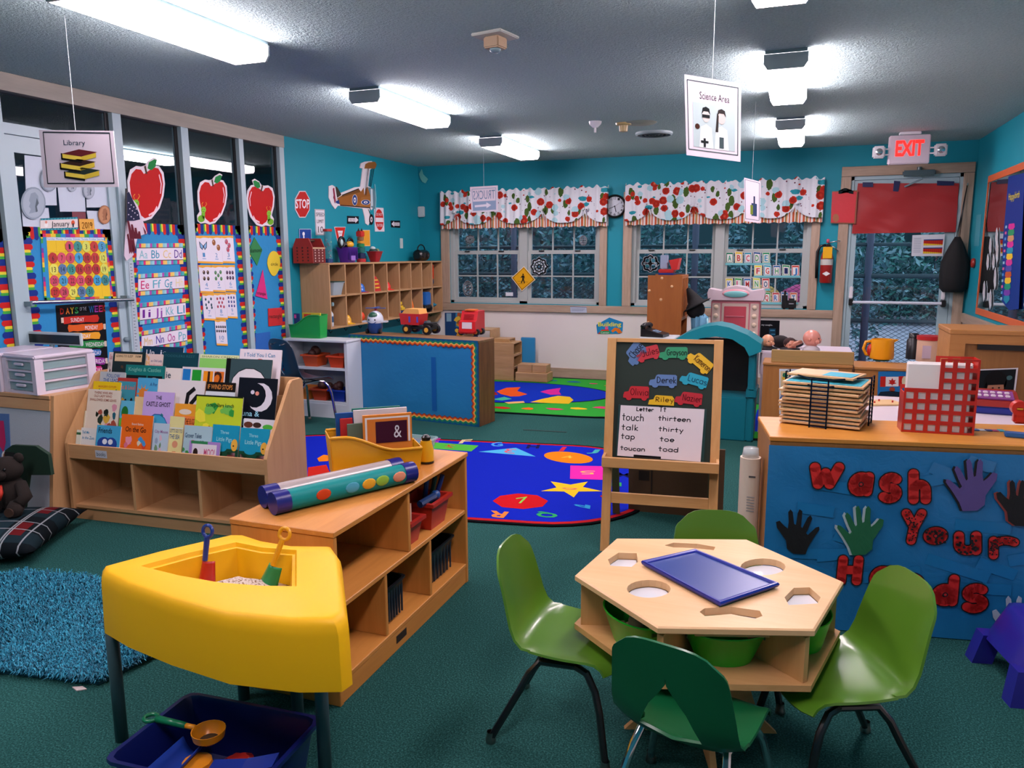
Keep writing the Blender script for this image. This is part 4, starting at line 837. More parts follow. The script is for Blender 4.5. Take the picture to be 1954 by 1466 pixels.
# green book bin with two books
t = thing('book_bin', 'green plastic book bin on the white shelf', 'bin', (-4.33, 6.17, wh+.0005))
def bookbin(t, c, l, w_, h, lo):
    M_ = C(c, .35, 'plastic'); n = 12
    prof = [(-l/2+l*i/n, lo+(h-lo)*(.5-.5*math.cos(pi*min(1, max(0, (i/n-.12)/.62))))) for i in range(n+1)]
    for s_ in (-1, 1):
        B().solid([(-l/2*.94, s_*w_*.42, 0), (l/2*.94, s_*w_*.42, 0)]+[(x, s_*w_*.5, z) for x, z in prof[::-1]], [(-l/2*.94, s_*(w_*.42+.004), 0), (l/2*.94, s_*(w_*.42+.004), 0)]+[(x, s_*(w_*.5+.004), z) for x, z in prof[::-1]]).out('side_wall', M_, t)
        b = B().tube([(x, s_*(w_*.5+.004), z) for x, z in prof], .007, 6); b.out('rim', M_, t, True)
    B().bb(-l/2*.94, l/2*.94, -w_*.42, w_*.42, 0, .005).out('bottom', M_, t)
    for s_, z in ((-1, lo), (1, h)): B().solid([(s_*l/2*.94, -w_*.42, 0), (s_*l/2*.94, w_*.42, 0), (s_*l/2, w_*.5, z), (s_*l/2, -w_*.5, z)], [(s_*(l/2*.94+.004), -w_*.42, 0), (s_*(l/2*.94+.004), w_*.42, 0), (s_*(l/2+.004), w_*.5, z), (s_*(l/2+.004), -w_*.5, z)]).out('end_wall', M_, t)
bookbin(t, '#17913f', .34, .13, .215, .12)
for x, y, c, z, w_, lb in ((-4.31, 6.20, '#c9b53c', .225, .2, 'yellow picture book standing in the green bin'), (-4.44, 6.15, '#233a6a', .22, .06, 'navy and pink book at the low end of the green bin')):
    o = thing('book', lb, 'book', (x, y, wh+.007)); B().bb(-w_/2, w_/2, -.008, .008, 0, z).out('cover', C(c, .5, 'print'), o); Art(None, (x-w_/2, y-.008, wh+.007+z), (x+w_/2, y-.008, wh+.007+z), (x+w_/2, y-.008, wh+.007), (x-w_/2, y-.008, wh+.007), n=(0, -1, 0)).rect(.1, .05, .5, .2, '#b84a8a' if w_ < .1 else '#c23a2a').out(o)
# chairs ---------------------------------------------------------------------
def shell(sh, top, w_, d, hole=None, lean=.1, nu=10, nv=22, th=.007, tw=.82, bucket=.022):
    """one-piece moulded seat and back; front along +y; hole(v)-> half width fraction"""
    def ctr(v):
        if v < .45:
            q = v/.45; return (d/2-d*q*.86, sh-.012*math.sin(pi*q)-(.016*(1-q)**6*1.5))
        q = (v-.45)/.55; a = min(1, q/.3); y = -d*.36-.055*math.sin(a*pi/2)-lean*q*.55; z = sh+.055*(1-math.cos(a*pi/2))+(top-sh-.055)*max(0, (q-.12)/.88)**1.05
        return (y, z)
    def wid(v):
        if v < .45: return w_/2*(.93+.07*math.sin(pi*v/.9))
        q = (v-.45)/.55; ww = w_/2*(1-(1-tw)*q)
        return ww*(1-.1*max(0, (q-.8)/.2)**2)
    bm = bmesh.new(); cols = {}
    for side in (-1, 1):
        grid = []
        for j in range(nv+1):
            v = j/nv; y, z = ctr(v); h = hole(v) if hole else 0; row = []
            for i in range(nu//2+1):
                f = h+(1-h)*i/(nu//2); u = side*f; e = abs(u)**3
                if v < .45: p = (u*wid(v), y-.03*u**4*max(0, 1-v/.12)**2, z+bucket*e*min(1, v/.15+.3)-.008*max(0, 1-v/.08))
                else:
                    q = (v-.45)/.55; p = (u*wid(v), y+bucket*1.5*e*(1-.4*q), z+bucket*e*(1-min(1, q*3))-.04*u**4*max(0, (q-.5)/.5)**2)
                row.append(bm.verts.new(p))
            grid.append(row)
        for j in range(nv):
            for i in range(nu//2):
                q_ = (grid[j][i], grid[j][i+1], grid[j+1][i+1], grid[j+1][i])
                bm.faces.new(q_ if side > 0 else q_[::-1])
    bmesh.ops.remove_doubles(bm, verts=bm.verts, dist=1e-5)
    # slit the merged centre line back open where there is a hole
    bmesh.ops.recalc_face_normals(bm, faces=bm.faces)
    bmesh.ops.solidify(bm, geom=bm.faces[:], thickness=th)
    b = B(); b.b.free(); b.b = bm; return b
def chair(name, label, loc, rz, m, legm, sh=.32, top=.6, w_=.34, d=.34, hole=None, ribs=False, rivets=None, fm=None, legr=.0115, grp='child chairs', spl=.07, lean=.1):
    t = thing(name, label, 'chair', loc, rz, grp)
    o = shell(sh, top, w_, d, hole, lean).out('shell', m, t, True, angle=math.radians(60))
    fz = sh-.03
    for sx in (-1, 1):
        xi = w_*.33
        f = [(sx*xi, d*.12, fz), (sx*(xi+.02), d*.24, fz-.005), (sx*(xi+.035), d*.33, fz-.05), (sx*(xi+.045), d*.38, fz-.11), (sx*(xi+spl), d*.46, .012)]
        r = [(sx*xi, d*.12, fz), (sx*(xi), -d*.22, fz-.005), (sx*(xi+.01), -d*.32, fz-.045), (sx*(xi+.02), -d*.4, fz-.1), (sx*(xi+spl*.75), -d*.66, .012)]
        for P in (f, r):
            lg = B().tube(P, legr, 9).out('leg', legm, t, True, angle=SH)
            e = V(P[-1]); B().lathe([(.001, 0), (.016, 0), (.016, .012), (legr+.001, .02), (legr+.001, .035)], 10, (e.x, e.y, 0)).out('foot_glide', fm or C('#8f8a86', .3, 'metal'), lg, True, angle=SH)
    for y in (d*.1, -d*.2): B().cyl((-w_*.33, y, fz), (w_*.33, y, fz), legr*.85, n=8).out('crossbar', legm, t, True, angle=SH)
    if ribs:
        for s_ in (-1, 1): B().tube([(s_*w_*.27, -d*.40, sh+.03), (s_*w_*.3, -d*.47, sh+.09), (s_*w_*.28, -d*.50-.02, top-.06)], [.012, .011, .004], 6).out('rib', m, t, True)
    if rivets:
        for s_ in (-1, 1): B().cyl((s_*w_*.16, -d*.47-lean*.5, top-.05), (s_*w_*.16, -d*.55-lean*.5, top-.048), .006).out('rivet', rivets, t)
    return t
M_OLIVE = C('#4f7a1e', .3, 'plastic', coat=.3); M_NAVY = C('#12283a', .3, 'plastic', coat=.3); M_DKGRN = C('#0d5a32', .36, 'plastic'); M_CHROME = C('#c3c6c9', .14, 'metal'); M_BLKLEG = C('#0e0c0f', .25, 'plastic', coat=.5)
chair('school_chair', 'navy blue plastic school chair beside the white shelf', (-4.06, 5.68, 0), math.radians(-20), M_NAVY, M_CHROME, .44, .80, .42, .40, lambda v: .14 if .56 < v < .78 else 0, rivets=M_CHROME, legr=.012, grp='adult chairs')
# ================================================================ curtains
def m_floral():
    m = mk('floral_cloth', '#cfd0d6', .85, spec=.15); nt = NT(m); tc = nt.tc('Object')
    def vor(sc, r, sx=(1, 1, 1), rot=(0, 0, 0), loc=(0, 0, 0), rnd=.9):
        c = nt.n('TexCoord'); mp = nt.n('Mapping'); nt.l(c.outputs['Object'], mp.inputs[0]); mp.inputs['Rotation'].default_value = rot; mp.inputs['Location'].default_value = loc; mp.inputs['Scale'].default_value = (sx[0], 0, sx[2])
        nz = nt.n('TexNoise'); nt.l(mp.outputs[0], nz.inputs['Vector']); nz.inputs['Scale'].default_value = 45; ad = nt.n('VectorMath', operation='MULTIPLY_ADD'); nt.l(nz.outputs['Color'], ad.inputs[0]); ad.inputs[1].default_value = (.02, 0, .02); nt.l(mp.outputs[0], ad.inputs[2])
        v = nt.n('TexVoronoi'); v.inputs['Scale'].default_value = sc; v.inputs['Randomness'].default_value = rnd; nt.l(ad.outputs[0], v.inputs['Vector'])
        f = nt.math('LESS_THAN', v.outputs['Distance'], r); return f, v.outputs['Distance'], nt.sep(v.outputs['Color'])
    c = None
    f, d, k = vor(9, .42); red = nt.math('MULTIPLY', f, nt.math('GREATER_THAN', k[0], .3)); pale = nt.math('MULTIPLY', f, nt.math('LESS_THAN', k[0], .3))
    petal = nt.ramp(d, [(0, '#d98a6a'), (.12, '#b03a24'), (.25, '#8a2018'), (.4, '#b0301f')])
    f2, d2, k2 = vor(11, .36, (1, 1, .55), (0, .7, 0), (.3, 0, .7)); f3, d3, k3 = vor(11, .3, (.55, 1, 1), (0, .5, 0), (.9, 0, .2)); f4, d4, k4 = vor(26, .2, (1, 1, 1), (0, 0, 0), (.1, 0, .4))
    c = nt.mix(nt.math('MULTIPLY', f4, nt.math('GREATER_THAN', k4[0], .55)), '#cdd0d6', '#5a2438')
    c = nt.mix(nt.math('MULTIPLY', f2, nt.math('GREATER_THAN', k2[0], .15)), c, '#3f5a26'); c = nt.mix(nt.math('MULTIPLY', f3, nt.math('GREATER_THAN', k3[0], .45)), c, '#2a8a98')
    c = nt.mix(pale, c, '#9cc4cc'); c = nt.mix(red, c, petal); nt.col(c); nt.bump(nt.noise(tc, 300, 2), .3, .001); return m
def m_stripe():
    m = mk('striped_cloth', '#ccc', .85, spec=.15); nt = NT(m); tc = nt.tc('Object', (9.5, 1, 1)); x = nt.sep(tc)[0]
    nt.col(nt.ramp(nt.math('FRACT', x), [(0, '#c9c4c2'), (.18, '#b0502f'), (.38, '#cfc6b4'), (.5, '#6f6a44'), (.6, '#c98a5a'), (.72, '#cfcac6'), (.85, '#b0502f'), (.97, '#c9c4c2')], 'CONSTANT')); return m
M_FLOR, M_STRIPE = m_floral(), m_stripe()
def valance(label, x0, x1, zt, zb, ties, seed):
    t = thing('curtain_valance', label, 'curtain', ((x0+x1)/2, YB-.06, zb)); g = random.Random(seed); ph = g.uniform(0, 6)
    L = x1-x0; ret = .07
    def pos(s_, amp):   # along the front with returns to the wall
        if s_ < ret: x, y = x0, YB-.03-s_
        elif s_ > L+ret: x, y = x1, YB-.03-(L+2*ret-s_)
        else: x, y = x0+s_-ret, YB-.03-ret
        return x, y+amp*(math.sin(s_*62+ph)+.6*math.sin(s_*101+2*ph)+.5*math.sin(s_*23))
    T = L+2*ret; knots = [-.12]+[q-x0+ret for q in ties]+[T+.12]
    def low(s_):
        for a, b_ in zip(knots, knots[1:]):
            if a <= s_ <= b_:
                q = (s_-a)/(b_-a); sag = max(0, 1-abs(2*q-1)**2.6); return zb+.16-.115*sag
        return zb+.06
    def fl(u, v):
        s_ = u*T; x, y = pos(s_, .011*(.5+.5*v)); z1_ = zt+.012*math.sin(s_*70+ph)+.01*math.sin(s_*37); dk = min(abs(s_-k_) for k_ in knots)
        return (x, y-.02*v*(1-math.exp(-(dk/.12)**2)), z1_+(low(s_)-z1_)*v)
    def st(u, v):
        s_ = u*T; x, y = pos(s_, .008); return (x, y+.016, zt-.15+(zb+.006*math.sin(s_*60)-zt+.15)*v)
    B().grid(st, 150, 5).out('striped_layer', M_STRIPE, t, True, True); B().grid(fl, 190, 12).out('floral_layer', M_FLOR, t, True, True)
    for q in ties:
        b = B(); c = V((q, YB-.125, zb+.19))
        for s_ in (-1, 1): b.sph(c+V((s_*.022, 0, .01)), (.022, .012, .018), 8, 6); b.tube([c, c+V((s_*.012, -.005, -.05)), c+V((s_*.02, -.004, -.085))], .006, 5)
        b.out('tie_bow', M_FLOR, t, True, True)
    B().cyl((x0+.01, YB-.055, zt-.03), (x1-.01, YB-.055, zt-.03), .012).out('curtain_rod', M_WHITE, t, world=True)
    return t
vx = lambda *P: [ony((p, 410), YB-.1).x for p in P]
valance('floral curtain valance with striped hem over the left window', -4.245, -2.115, 2.275, 1.825, vx(871, 943, 1035, 1117), 1)
valance('floral curtain valance with striped hem over the right window', -1.905, .215, 2.285, 1.83, vx(1239, 1324, 1430, 1516), 2)
# wall clock
c = ony((1174, 394), YB); t = thing('wall_clock', 'round black wall clock between the flowered curtains', 'clock', (c.x, YB-.001, c.z-.14))
r = .135; cc = (0, 0, .14)
b = B(); b.m = MX.Translation(cc) @ MX.Rotation(pi/2, 4, 'X'); b.lathe([(.001, .0), (r, .0), (r, .03), (r-.012, .04), (r-.024, .034), (r-.024, .02), (.001, .02)], 32); b.out('rim', M_BLK, t, True, angle=SH)
b = B(); b.m = MX.Translation(cc) @ MX.Rotation(pi/2, 4, 'X'); b.lathe([(r-.026, .0205), (r-.026, .0225), (.001, .0225)], 32); b.out('dial', C('#c3cad3', .4, 'print'), t)
A = Art(None, *[V((c.x, YB-.001, c.z))+V((a*r, -.024, b_*r)) for a, b_ in ((-1, 1), (1, 1), (1, -1), (-1, -1))], n=(0, -1, 0), off=.0005)
for k in range(1, 13):
    a = math.radians(90-30*k); u, v = .5+.34*math.cos(a), .5-.34*math.sin(a); A.text(str(k), u-.05, v-.05, u+.05, v+.05, '#1a1c20')
A.line([(.5, .5), (.56, .74)], .004, '#15161a', 3).line([(.5, .5), (.24, .6)], .003, '#15161a', 3).line([(.5, .5), (.72, .36)], .001, '#4a4c52', 3).disc(.5, .5, .03, .03, '#15161a', 4); A.out(t, 'clock_face')
# things on and around the windows
PW = Plane((0, YB+.05, 0), (0, -1, 0))
def disc_px(cx, cy, rx, ry, n=20): return [(cx+rx*math.cos(2*pi*i/n), cy+ry*math.sin(2*pi*i/n)) for i in range(n)]
pts = [(1000, 508), (1022, 534), (996, 556), (976, 530)]
pp = Plane((0, YB+.015, 0), (0, -1, 0)); o = card('crossing_sign', 'yellow diamond pedestrian crossing sign on the left window', 'sign', pp, pts, C('#d9d2c2', .4, 'print'), .005)
A = Art(pp, *pts, off=.0065); A.rect(.03, .03, .97, .97, '#d79c16').frame(.07, .07, .93, .93, .0025, '#16150f', 2)
R45 = lambda P: [(.5+(x+y)*.7, .5+(y-x)*.7) for x, y in P]
A = A; q = lambda *P: [(.5+.5*(x*.75+y*.85), .5+.5*(-x*.85+y*.75)) for x, y in P]
A.disc(*q((0, -.42))[0], .045, .045, '#14130f', 3).poly(q((-.1, -.32), (.12, -.32), (.2, -.05), (.14, -.05), (.1, -.2), (.1, .08), (.22, .45), (.12, .45), (.0, .15), (-.12, .45), (-.22, .42), (-.08, .06), (-.1, -.15), (-.24, -.05), (-.26, -.1)), '#14130f', 3)
A.line(q((-.55, .25), (-.2, .28)), .0015, '#14130f', 3).line(q((-.42, .5), (.1, .5)), .0015, '#14130f', 3).line(q((.15, .3), (.5, .32)), .0015, '#14130f', 3); A.out(o)
def flake(label, cx, cy, rx, ry, kind, rot=0):
    """lacy white paper cut-out with real openings"""
    t = thing('paper_snowflake', label, 'paper snowflake', PW.hit((cx, cy+ry)), group='paper snowflakes'); b = B(); n = PW.n
    def w(u, v):
        c_, s_ = math.cos(rot), math.sin(rot); u, v = u*c_-v*s_, u*s_+v*c_; return PW.hit((cx+rx*u, cy+ry*v))
    sc = (PW.hit((cx+rx, cy))-PW.hit((cx, cy))).length
    def ring(r0, wd, k=0, n_=24, cxy=(0, 0), ry_=1): capsule(b, [w(cxy[0]+r0*(1+.12*math.cos(k*2*pi*i/n_))*math.cos(2*pi*i/n_), cxy[1]+ry_*r0*(1+.12*math.cos(k*2*pi*i/n_))*math.sin(2*pi*i/n_)) for i in range(n_+1)], sc*wd, n, .004, 6)
    if kind == 0:
        ring(.88, .12, 8, 48); ring(.5, .09); ring(.2, .09)
        for i in range(8): a = 2*pi*i/8; capsule(b, [w(.2*math.cos(a), .2*math.sin(a)), w(.9*math.cos(a), .9*math.sin(a))], sc*.07, n, .004, 6)
    elif kind == 1:
        ring(.88, .12, 8, 48)
        for i in range(4):
            a = 2*pi*i/4+.78; ring(.33, .08, 0, 14, (.45*math.cos(a), .45*math.sin(a)))
        ring(.16, .1, 0, 10)
    else:
        ring(.8, .16, 0, 24, ry_=1.1)
        for v in (-.45, 0, .45): ring(.32, .1, 0, 12, (0, v), .55); capsule(b, [w(-.8, v+.22), w(.8, v+.22)], sc*.08, n, .004, 6)
    b.out('lace', C('#ccd3dc', .6, 'paper'), t, world=True)
flake('small round paper snowflake high on the left window', 897, 457, 9, 8, 0)
flake('small oval paper snowflake at the right of the left window', 1113, 459, 7, 9, 2)
flake('large maltese cross shaped paper snowflake beside the crossing sign', 1029, 509, 16, 17, 0)
flake('tall oval paper snowflake low on the left window', 893, 551, 9, 14, 2, -.2)
flake('large round paper snowflake behind the red chair toy on the right window', 1241, 503, 16, 16, 1)
card('window_label', 'small white label low on the left window', 'label', PW, [(965, 558), (979, 558), (979, 565), (965, 565)], C('#cfd3da', .5, 'print'), .001)
ps = Plane((0, YB-.03, 0), (0, -1, 0))
o = card('taped_note', 'small pale note taped to the sill below the left window', 'note', ps, [(1088, 585), (1119, 585), (1120, 597), (1089, 597)], C('#a9b2c4', .6, 'paper'), .001)
Art(ps, (1088, 585), (1119, 585), (1120, 597), (1089, 597), off=.003).line([(.0, .05), (1., .1)], .002, '#23262f').rect(.1, .4, .9, .44, '#6a7388').rect(.1, .6, .8, .64, '#6a7388').out(o)
pts = [(1138, 620), (1163, 606), (1189, 615), (1188, 632), (1183, 637), (1140, 637)]
o = card('center_sign', 'blue house-shaped Building Center sign on the cream wall', 'sign', PB, pts, C('#1f7fb0', .5, 'print'), .004)
A = Art(PB, (1138, 606), (1190, 606), (1190, 638), (1138, 638), off=.0055)
A.text('Building', .07, .28, .92, .52, '#d9cf3a', bold=.02).poly([(.06, .98), (.2, .72), (.45, .7), (.5, .95)], '#c2361f').poly([(.55, .78), (.68, .6), (.85, .66), (.95, .9), (.82, .96), (.72, .78), (.6, .9)], '#d9701f').disc(.38, .62, .06, .1, '#d85a8a').rect(.14, .8, .52, .97, '#1f8f5a', 2).text('Center', .17, .84, .48, .95, '#e2e2d2', 3).out(o)
# alphabet cards strung on the right window
bgs = ['#1f7a5a', '#d9b52f', '#2a8fa8', '#184f88', '#1f8f5a', '#d9c93a', '#2a9ab0', '#1f5f98', '#2a8f58', '#c23a2c', '#d0c23a', '#2a9a4a', '#1f6aa8', '#c9cf4a', '#b82a2c', '#2a8a90', '#2f8f4a', '#b82a30', '#2a6fa8', '#c2552f']
fgc = ['#1f8f6a', '#b8321f', '#c22d4a', '#2f8f4a', '#2a8fa8', '#c2302a', '#c23a2a', '#2a8f58', '#1a2a5a', '#2a6fb0', '#1f5fa0', '#c23a6a', '#b82a30', '#3f9f4a', '#16306a', '#c23a2a', '#c2302a', '#1f5fa8', '#2f8f4a', '#1f5f98']
rows = [(1384, 1471, 481, 502), (1438, 1527, 506, 526), (1383, 1470, 531, 551), (1438, 1523, 558, 577)]
PK = Plane((0, YB+.045, 0), (0, -1, 0))
for i, ch in enumerate('ABCDEFGHIJKLMNOPQRST'):
    r_, k = divmod(i, 5); x0, x1, y0, y1 = rows[r_]; w_ = (x1-x0)/5; a = x0+w_*k+1; b_ = a+w_-2.5
    q = [(a, y0-1.5*(k % 2)), (b_, y0), (b_, y1), (a, y1)]
    o = card('letter_card', 'alphabet card with the letter %s on the right window' % ch, 'letter card', PK, q, C(bgs[i], .45, 'print'), .003, .001, 'alphabet window cards')
    Art(PK, *q, off=.0045).frame(.04, .04, .96, .96, .003, '#d6d2cc').rect(.16, .2, .84, .9, '#d6d6d2', 1.5).text(ch, .28, .3, .72, .82, fgc[i], 3, bold=.02).out(o)
for r_, (x0, x1, y0, y1) in enumerate(rows): card('card_strip', 'pale blue ribbon under the alphabet cards, row ' + ['A to E', 'F to J', 'K to O', 'P to T'][r_], 'ribbon', PK, [(x0, y1), (x1, y1), (x1, y1+4), (x0, y1+4)], C('#6fb4bc', .5, 'print'), .002, .001)
# pink and yellow toy outdoors
p = ony((1500, 556), 11.2); t = thing('outdoor_toy', 'pink and yellow outdoor climbing toy behind the fence', 'outdoor toy', (p.x, 11.2, -.1))
B().sph((.25, 0, .85), (.42, .25, .35)).out('dome', C('#d83a86', .5), t, True); B().sph((-.3, -.05, .85), (.3, .22, .33)).out('cushion', C('#d9a84a', .5), t, True); B().bb(-.5, .6, -.2, .2, 0, .8, .05).out('base', C('#c2307a', .5), t)
# ================================================================ exit door extras
pd = Plane((0, YB-.005, 0), (0, -1, 0)); pts = [(1637, 350), (1830, 350), (1822, 443), (1700, 445), (1625, 446)]
def redsheet():
    P = [pd.hit(p) for p in ((1637, 350), (1830, 350), (1823, 443), (1625, 446))]; g = random.Random(2); nz = [(g.uniform(0, 6), g.uniform(4, 16), g.uniform(-9, 9)) for _ in range(7)]
    def f(u, v):
        a = P[0]*(1-u)+P[1]*u; c_ = P[3]*(1-u)+P[2]*u; q = a*(1-v)+c_*v
        return q+V((0, -.004-.006*sum(math.sin(ph+fx*u+fz*v*2) for ph, fx, fz in nz)/3-.01*v*v, 0))
    o = B().grid(f, 40, 22).out('door_paper', C('#9c1a1c', .45, 'paper'), None, True); return tag(o, 'crumpled red paper sheet covering the top of the exit door', 'paper')
o = redsheet()
for q in ([(1646, 348), (1666, 348), (1666, 357), (1646, 357)], [(1706, 345), (1718, 346), (1714, 366), (1704, 365)], [(1788, 345), (1821, 346), (1820, 354), (1788, 354)]): B().sheet(Plane((0, YB-.02, 0), (0, -1, 0)), q, 0, .001).out('tape_strip', C('#141a4a', .4), o, world=True)
q = [(1741, 449), (1803, 447), (1799, 489), (1739, 489)]; o = card('safety_notice', 'white notice with two red tables taped to the exit door', 'notice', pd, q, C('#c9ccd4', .5, 'print'), .001, .004)
A = Art(pd, *q, off=.006)
for v in (.22, .6):
    A.rect(.36, v, .96, v+.05, '#1a2f6a').rect(.36, v+.05, .96, v+.28, '#b02a1c', 1).poly([(.36, v+.28), (.36, v+.18), (.96, v+.24), (.96, v+.28)], '#d9b52f', 2)
    for k in range(9): A.line([(.4+.065*k, v+.06), (.4+.065*k, v+.27)], .0006, '#5a120c', 3)
for k in range(9): A.rect(.05, .15+.08*k, .28, .17+.08*k, '#8a92a2')
A.out(o)
# clipboard hanging on the door trim
pc = Plane((0, YB-.06, 0), (0, -1, 0)); q = [(1588, 365), (1637, 363), (1633, 427), (1585, 426)]
t = thing('clipboard', 'red clipboard hanging beside the exit door', 'clipboard', pc.hit((1610, 427)))
B().sheet(pc, q, -.02, .004).out('board', C('#8a4a2c', .5), t, world=True); B().sheet(pc, [(1588, 367), (1635, 366), (1630, 425), (1586, 424)], -.0155, .003).out('red_paper', C('#c0202c', .5, 'paper'), t, world=True); B().sheet(pc, [(1600, 364), (1628, 364), (1628, 370), (1620, 369), (1615, 359), (1611, 359), (1606, 369), (1600, 370)], -.012, .01).out('clip', C('#1c2426', .3, 'metal'), t, world=True)
card('brown_spot', 'round tan sticker at the bottom of the red clipboard', 'sticker', pc, disc_px(1595, 416, 6, 8), C('#9a5a3a', .6), .001, -.012)
# fire extinguisher
p = ony((1575, 540), YB-.07); t = thing('fire_extinguisher', 'red fire extinguisher with yellow tag on the turquoise wall', 'fire extinguisher', (p.x, YB-.075, p.z))
B().lathe([(.001, 0), (.055, 0), (.062, .012), (.062, .27), (.05, .32), (.022, .35), (.022, .37), (.001, .37)], 22).out('cylinder', C('#8f1a16', .25, 'plastic'), t, True, angle=SH)
B().lathe([(.0628, .19), (.0628, .25)], 22).out('label', C('#b9b9b2', .5, 'print'), t); B().bb(-.02, .02, -.02, .02, .37, .41, .004).out('valve', C('#3a2a2a', .3, 'metal'), t)
B().tube([(.0, 0, .42), (.06, -.01, .435), (.12, -.01, .44)], .008, 6).out('handle', C('#c9c9cf', .3, 'metal'), t, True); B().tube([(.02, 0, .40), (.07, -.01, .37), (.11, -.01, .33)], .007, 6).out('lever', C('#8f9a9c', .3, 'metal'), t, True)
B().tube([(-.02, 0, .4), (-.07, 0, .39), (-.1, .0, .33), (-.1, 0, .2), (-.095, 0, .05)], .014, 8).out('hose', M_BLK, t, True); B().lathe([(.001, .42), (.016, .42), (.016, .46), (.001, .465)], 10).out('pin', C('#c2506a', .4), t, True)
B().bb(-.045, .045, -.069, -.066, .26, .38).out('inspection_tag', C('#d9a21c', .5, 'print'), t); B().bb(-.03, .03, .062, .0745, .1, .3).out('wall_bracket', M_ALUD, t)
A = Art(None, *[V((p.x, YB-.14, p.z))+V((a, 0, b_)) for a, b_ in ((-.04, .13), (.04, .13), (.04, .07), (-.04, .07))], n=(0, -1, 0)); A.poly([(.0, .5), (.5, .1), (1, .5), (.5, .9)], '#d2d2d2'); A.out(t, 'diamond_mark')
# exit sign
p = onz((1737, 252), ZC); t = thing('exit_sign', 'lit red EXIT sign with two emergency lamp heads', 'exit sign', (p.x, p.y, ZC-.29), math.radians(4))
B().bb(-.09, .09, -.035, .035, .265, .2895, .004).out('ceiling_mount', M_WHITE, t); B().bb(-.175, .175, -.03, .03, .0, .26, .008).out('housing', C('#c9bcc6', .4, 'plastic'), t)
c_, s_ = math.cos(math.radians(4)), math.sin(math.radians(4)); Wp = lambda x, z: V((p.x+x*c_+.03*s_, p.y+x*s_-.03*c_, ZC-.29+z))
A = Art(None, Wp(-.175, .26), Wp(.175, .26), Wp(.175, 0), Wp(-.175, 0), n=(s_, -c_, 0)); A.text('EXIT', .16, .18, .84, .70, mk('lit_red', '#f22', .5, emit=('#ff1a14', 3.2)), bold=.035); A.out(t, 'lit_letters')
for x in (-.26, .26):
    B().bb(x-.052, x+.052, -.06, .0, .06, .17, .012).out('lamp_head', C('#c2c2c6', .4, 'plastic'), t); B().lathe([(.001, 0), (.03, 0), (.036, .008)], 14, (0, 0, 0)).out('reflector', C('#d6d6d9', .2, 'metal'), t) if False else B().sph((x, -.058, .115), (.034, .01, .034), 12, 7).out('reflector', C('#d9d9dc', .2, 'metal'), t, True)
    for z in (.09, .14): B().cyl((x*.8, -.03, z), (x*.66, -.03, z), .007).out('arm', M_WHITE, t)
# black drawstring bag on the door trim
p = ony((1833, 555), YB-.1); t = thing('drawstring_bag', 'black drawstring bag hanging on the right door trim', 'bag', (p.x-.07, YB-.11, p.z))
zb = lambda y: ony((1830, y), YB-.1).z-p.z
rr = [(452, .025, .02), (470, .07, .05), (500, .13, .075), (530, .135, .08), (550, .125, .075), (558, .09, .05)]
B().loft([[(a*math.cos(q)*(1+.05*math.sin(5*q))+.0, c_*math.sin(q)*(1+.08*math.sin(7*q)), zb(y)) for q in (2*pi*i/20 for i in range(20))] for y, a, c_ in rr]).out('sack', C('#060608', .8, 'fabric'), t, True)
for dx in (-.012, .0, .014): B().tube([(dx, 0, zb(455)), (.03+dx*.3, .05, zb(400)), (.055, .075, zb(352))], .004, 5).out('drawstring', M_BLK, t, True)
B().tube([(.055, .10, zb(352)), (.055, .06, zb(353)), (.055, .05, zb(349))], .005, 5).out('hook', M_ALUD, t, True)
# ================================================================ mirror on the right wall with birthday banner
my0, my1, mz0, mz1 = 4.2, 8.43, .925, 2.2
t = thing('wall_mirror', 'large wall mirror with scalloped orange paper border', 'mirror', (XR, 6.3, mz0))
B().bb(XR-.006, XR-.001, my0, my1, mz0, mz1).out('mirror_glass', mk('mirror', '#dfe6e6', .02, 1), t, world=True)
M_ORB = C('#c25a2c', .6, 'paper')
for nm, bx_ in (('top_border', (my0, my1, mz1-.06, mz1)), ('bottom_border', (my0, my1, mz0, mz0+.06)), ('end_border', (my1-.02, my1, mz0+.06, mz1-.06))): B().bb(XR-.012, XR-.007, *bx_, .002, 1).out(nm, M_ORB, t, world=True)
pm = Plane((XR-.02, 0, 0), (-1, 0, 0)); q = [(1924, 338), (1950, 330), (1940, 585), (1903, 588)]
pm2 = Plane((XR-.05, 0, 0), (-1, 0, 0))
bn = card('birthday_banner', 'blue birthday chart banner with a rainbow stack of cupcakes', 'banner', pm, [(1925, 337), (1956, 330), (1944, 590), (1926, 592), (1912, 575), (1914, 460)], C('#12337e', .5, 'print'), .002, 0)
A = Art(pm, (1925, 337), (1956, 330), (1938, 590), (1908, 590), off=.003)
for i, c in enumerate(('#c2308a', '#2a8a5a', '#b98a62', '#c2308a', '#2a8aa0', '#d9b52f', '#c23a8a', '#4a4a98', '#b8552f', '#d9b52f', '#1f8a6a', '#6a3a98', '#1f7f9a')):
    v = .36+.045*i; A.poly([(.25, v), (.6, v), (.64, v+.03), (.43, v+.062), (.22, v+.03)], c, 1+.1*i); A.rect(.02, v+.01, .14, v+.03, ('#8ab0c2', '#c25a8a', '#4a8ac2')[i % 3], 1)
A.text('Happy', .12, .13, .5, .18, '#d9c93a').text('birth', .52, .125, .8, .175, '#d9c93a'); A.out(bn)
pt = Plane((XR-.014, 0, 0), (-1, 0, 0))
